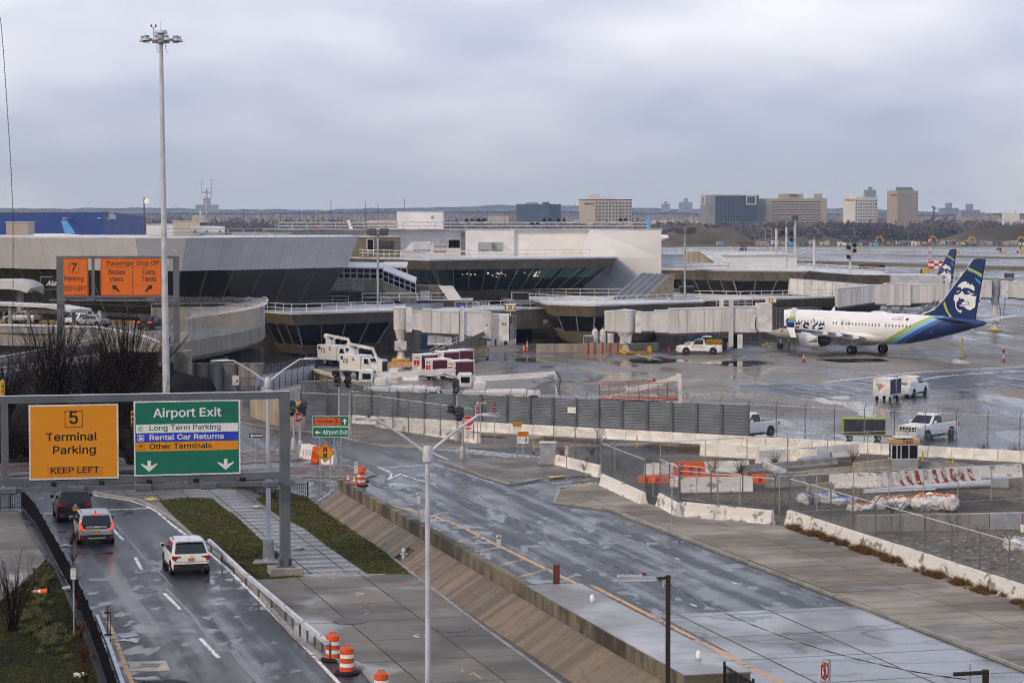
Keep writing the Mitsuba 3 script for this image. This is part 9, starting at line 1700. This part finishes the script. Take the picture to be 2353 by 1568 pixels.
for i,(x,y,w,h,a,lab)in enumerate(((1546,1096,2.2,1.0,12,'orange plastic barrier tipped on its side, largest piece'),(1465,1108,2.4,.5,-4,'orange plastic barrier lying flat behind the corner fence'),(1530,1110,1.9,.45,6,'orange plastic barrier lying flat below the tipped one'),(1612,1098,3.2,.25,14,'long orange plank like barrier piece with a pale edge'),(1724,1110,2.6,.6,0,'orange barrier pieces on the dark block'),(2272,1115,.9,.55,0,'red crate full of bits beside the striped barriers'))):
 k=thing('orange_barrier' if i<5 else 'crate',lab,'barrier' if i<5 else 'crate');F=frame(G(x,y),dirv(a));part(k,'body',MB(F).loft([[(0,-.25,0),(w,-.25,0),(w,.25,0),(0,.25,0)],[(.06,-.1,h),(w-.06,-.1,h),(w-.06,.1,h),(.06,.1,h)]]),'orange' if i<5 else 'red_paint')
 for t in(.25,.55,.8):part(k,'recess',MB(F).bx(w*t-.15,w*t+.05,-.26,-.12,h*.2,h*.65),'red_paint' if i<5 else 'white_sign')
k=thing('taxi_booth','small grey taxi booth with big windows and an orange top band','booth');D=G(2080,1079)[1];x0,x1=wx(2051,D),wx(2113,D);zt_=zy(1020,D);part(k,'base',MB().cbox(x0,x1,D,D+1.6,0,.75,.03),'galvanised');part(k,'glazing',MB().bx(x0+.06,x1-.06,D+.04,D+1.5,.75,zt_),'dark_glass');part(k,'orange_band',MB().cbox(x0-.1,x1+.1,D-.1,D+1.7,zt_,zy(1009,D),.03),'taxi_orange' if 'mat_taxi_orange' in scene else mat('taxi_orange',(.42,.25,.13),.5,.4));part(k,'roof',MB().cbox(x0+.3,x1-.3,D+.1,D+1.5,zy(1007,D),zy(1004.5,D),.02),'roof_white');part(k,'lettering',MB(face([wx(2075,D),D-.105,zy(1017,D)],(1,0))).text('Taxi',.27,None,.01),'ink')
for x in(2051,2063.5,2073,2091,2112):part(k,'frame',MB().bx(wx(x,D)-.03,wx(x,D)+.03,D-.02,D+.06,.75,zt_),'galvanised_light')
for z in(.76,zt_-.05):part(k,'frame_rail',MB().bx(x0,x1,D-.025,D+.05,z-.03,z+.03),'galvanised_light')
def bag(label,x,y,w,h,seed,strap,n=3):
 """A pile of slumped woven bags: crumpled sacks with sewn straps."""
 r=np.random.default_rng(seed);k=thing('bulk_bag',label,'bag');c=G(x,y);s_=FP/c[1];W,H=w/s_,h/s_*.85
 for j in range(n):
  m=trimesh.creation.icosphere(3);v=np.array(m.vertices);e=np.array([W/(n+.2)*r.uniform(.75,1.0)*(1.15 if n>1 else .55),.55*r.uniform(.8,1.2),H*r.uniform(.5,.62)]);v=np.sign(v)*np.abs(v)**.88
  q=meshkit.fbm(v*1.7+seed+j*7,4,seed);q2=1-np.abs(2*meshkit.fbm(v*2.6+j*3,3,seed+5)-1);v=v*(1+.8*(q-.5)+.10*(q2-.8))[:,None];off=np.array([(j-(n-1)/2)*W/n,r.uniform(-.3,.3),H*.42]);P=v*e+off;P[:,2]=np.maximum(P[:,2],.0)+0;P+=c
  part(k,'sack',MB().add(P,m.faces),'bag_white',True)
  for _ in range(3):
   a=r.uniform(0,np.pi);d=np.array([math.cos(a),math.sin(a)*.5,0]);up=np.array([r.normal(0,.25),-.35,1.0]);up/=np.linalg.norm(up);idx=[]
   for t in np.linspace(.15,2.4,9):dd=d*math.cos(t)+up*math.sin(t);i=np.argmax(v@dd/np.linalg.norm(v,axis=1));idx.append(P[i]+np.array([0,-.012,.015]))
   part(k,'strap',MB().tube(idx,.035,4),strap)
mat('strap_orange',(.50,.14,.03),.6,.3);mat('strap_blue',(.05,.12,.42),.6,.3)
bag('big heap of white bulk bags with orange straps, rightmost heap',2150,1171,92,44,1,'strap_orange',4);bag('white bulk bags with orange straps in the middle of the lot',2045,1168,74,34,2,'strap_orange',3);bag('small flattened white bag with orange strap, left of the middle heap',1975,1172,46,20,3,'strap_orange',2);bag('white bulk bag with blue straps, left heap',1878,1155,70,30,4,'strap_blue',3);bag('low white bulk bag with blue strap beside the left heap',1932,1157,50,20,5,'strap_blue',2);bag('grey white bag half cut by the right picture edge',2346,1262,60,36,6,'galvanised',2);bag('pale bag between the middle and right heaps',2090,1160,40,24,7,'strap_orange',2)
k=thing('bucket','white plastic bucket on the low wall at the right picture edge','bucket');c=G(2350,1222,.0);M=np.eye(4);M[:3,3]=c;part(k,'pail',MB(M).lathe([(.14,.42),(.17,.42),(.13,0),(0,0)],16),'white_sign');part(k,'rim',MB(M).lathe([(.175,.43),(.185,.40),(.172,.38)],16),'white_sign')
r=np.random.default_rng(5);lotp=gp([(2000,1240),(2352,1230),(2352,1385),(2150,1330),(1990,1262)]);v0=np.array(trimesh.creation.icosphere(1).vertices);f0=trimesh.creation.icosphere(1).faces;a,b,c,d=lotp.bounds;st_=MB();n=0
ks=thing('rubble','broken pale stones strewn over the gravel at the right','stones',kind='stuff')
while n<420:
 q=r.uniform((a,b),(c,d))
 if not lotp.contains(Point(*q)):continue
 s_=r.uniform(.03,.16)*r.uniform(.5,1);st_.add(v0*(1+.25*r.normal(0,1,(len(v0),1)))*s_*[1.3,1.0,.6]+[q[0],q[1],s_*.3],f0);n+=1
put(ks,st_,'stone',False)
# litter
r=np.random.default_rng(12)
for i,(x,y,z,lab)in enumerate(((155,1352,.05,'crumpled white paper on the lawn beside the tipped cone'),(185,1552,.05,'crumpled white plastic on the lawn at the bottom edge'),(150,1255,0,'flattened white litter at the left gutter of the exit road'),(690,1259,.15,'white scrap of paper in the grass strip'),(590,1165,.15,'white scrap on the path edge below the gantry'),(600,1132,.14,'white bag caught by the black picket fence'))):
 k=thing('litter',lab,'litter');c=G(x,y,z);m=trimesh.creation.icosphere(2);v=np.array(m.vertices)*(1+.35*r.normal(0,1,(len(m.vertices),1)))*[.22,.16,.07];part(k,'scrap',MB().add(v+c+[0,0,.05],m.faces),'bag_white')
 # ---------------------------------------------------------------- air
scene['haze']={'type':'cube','to_world':T().translate([0,7200,164]).scale([9800,7400,165.5]),'bsdf':{'type':'null'},'interior':{'type':'ref','id':'air'}}
labels['haze']={'label':'thin blue winter haze over the airport','category':'haze','kind':'stuff'}
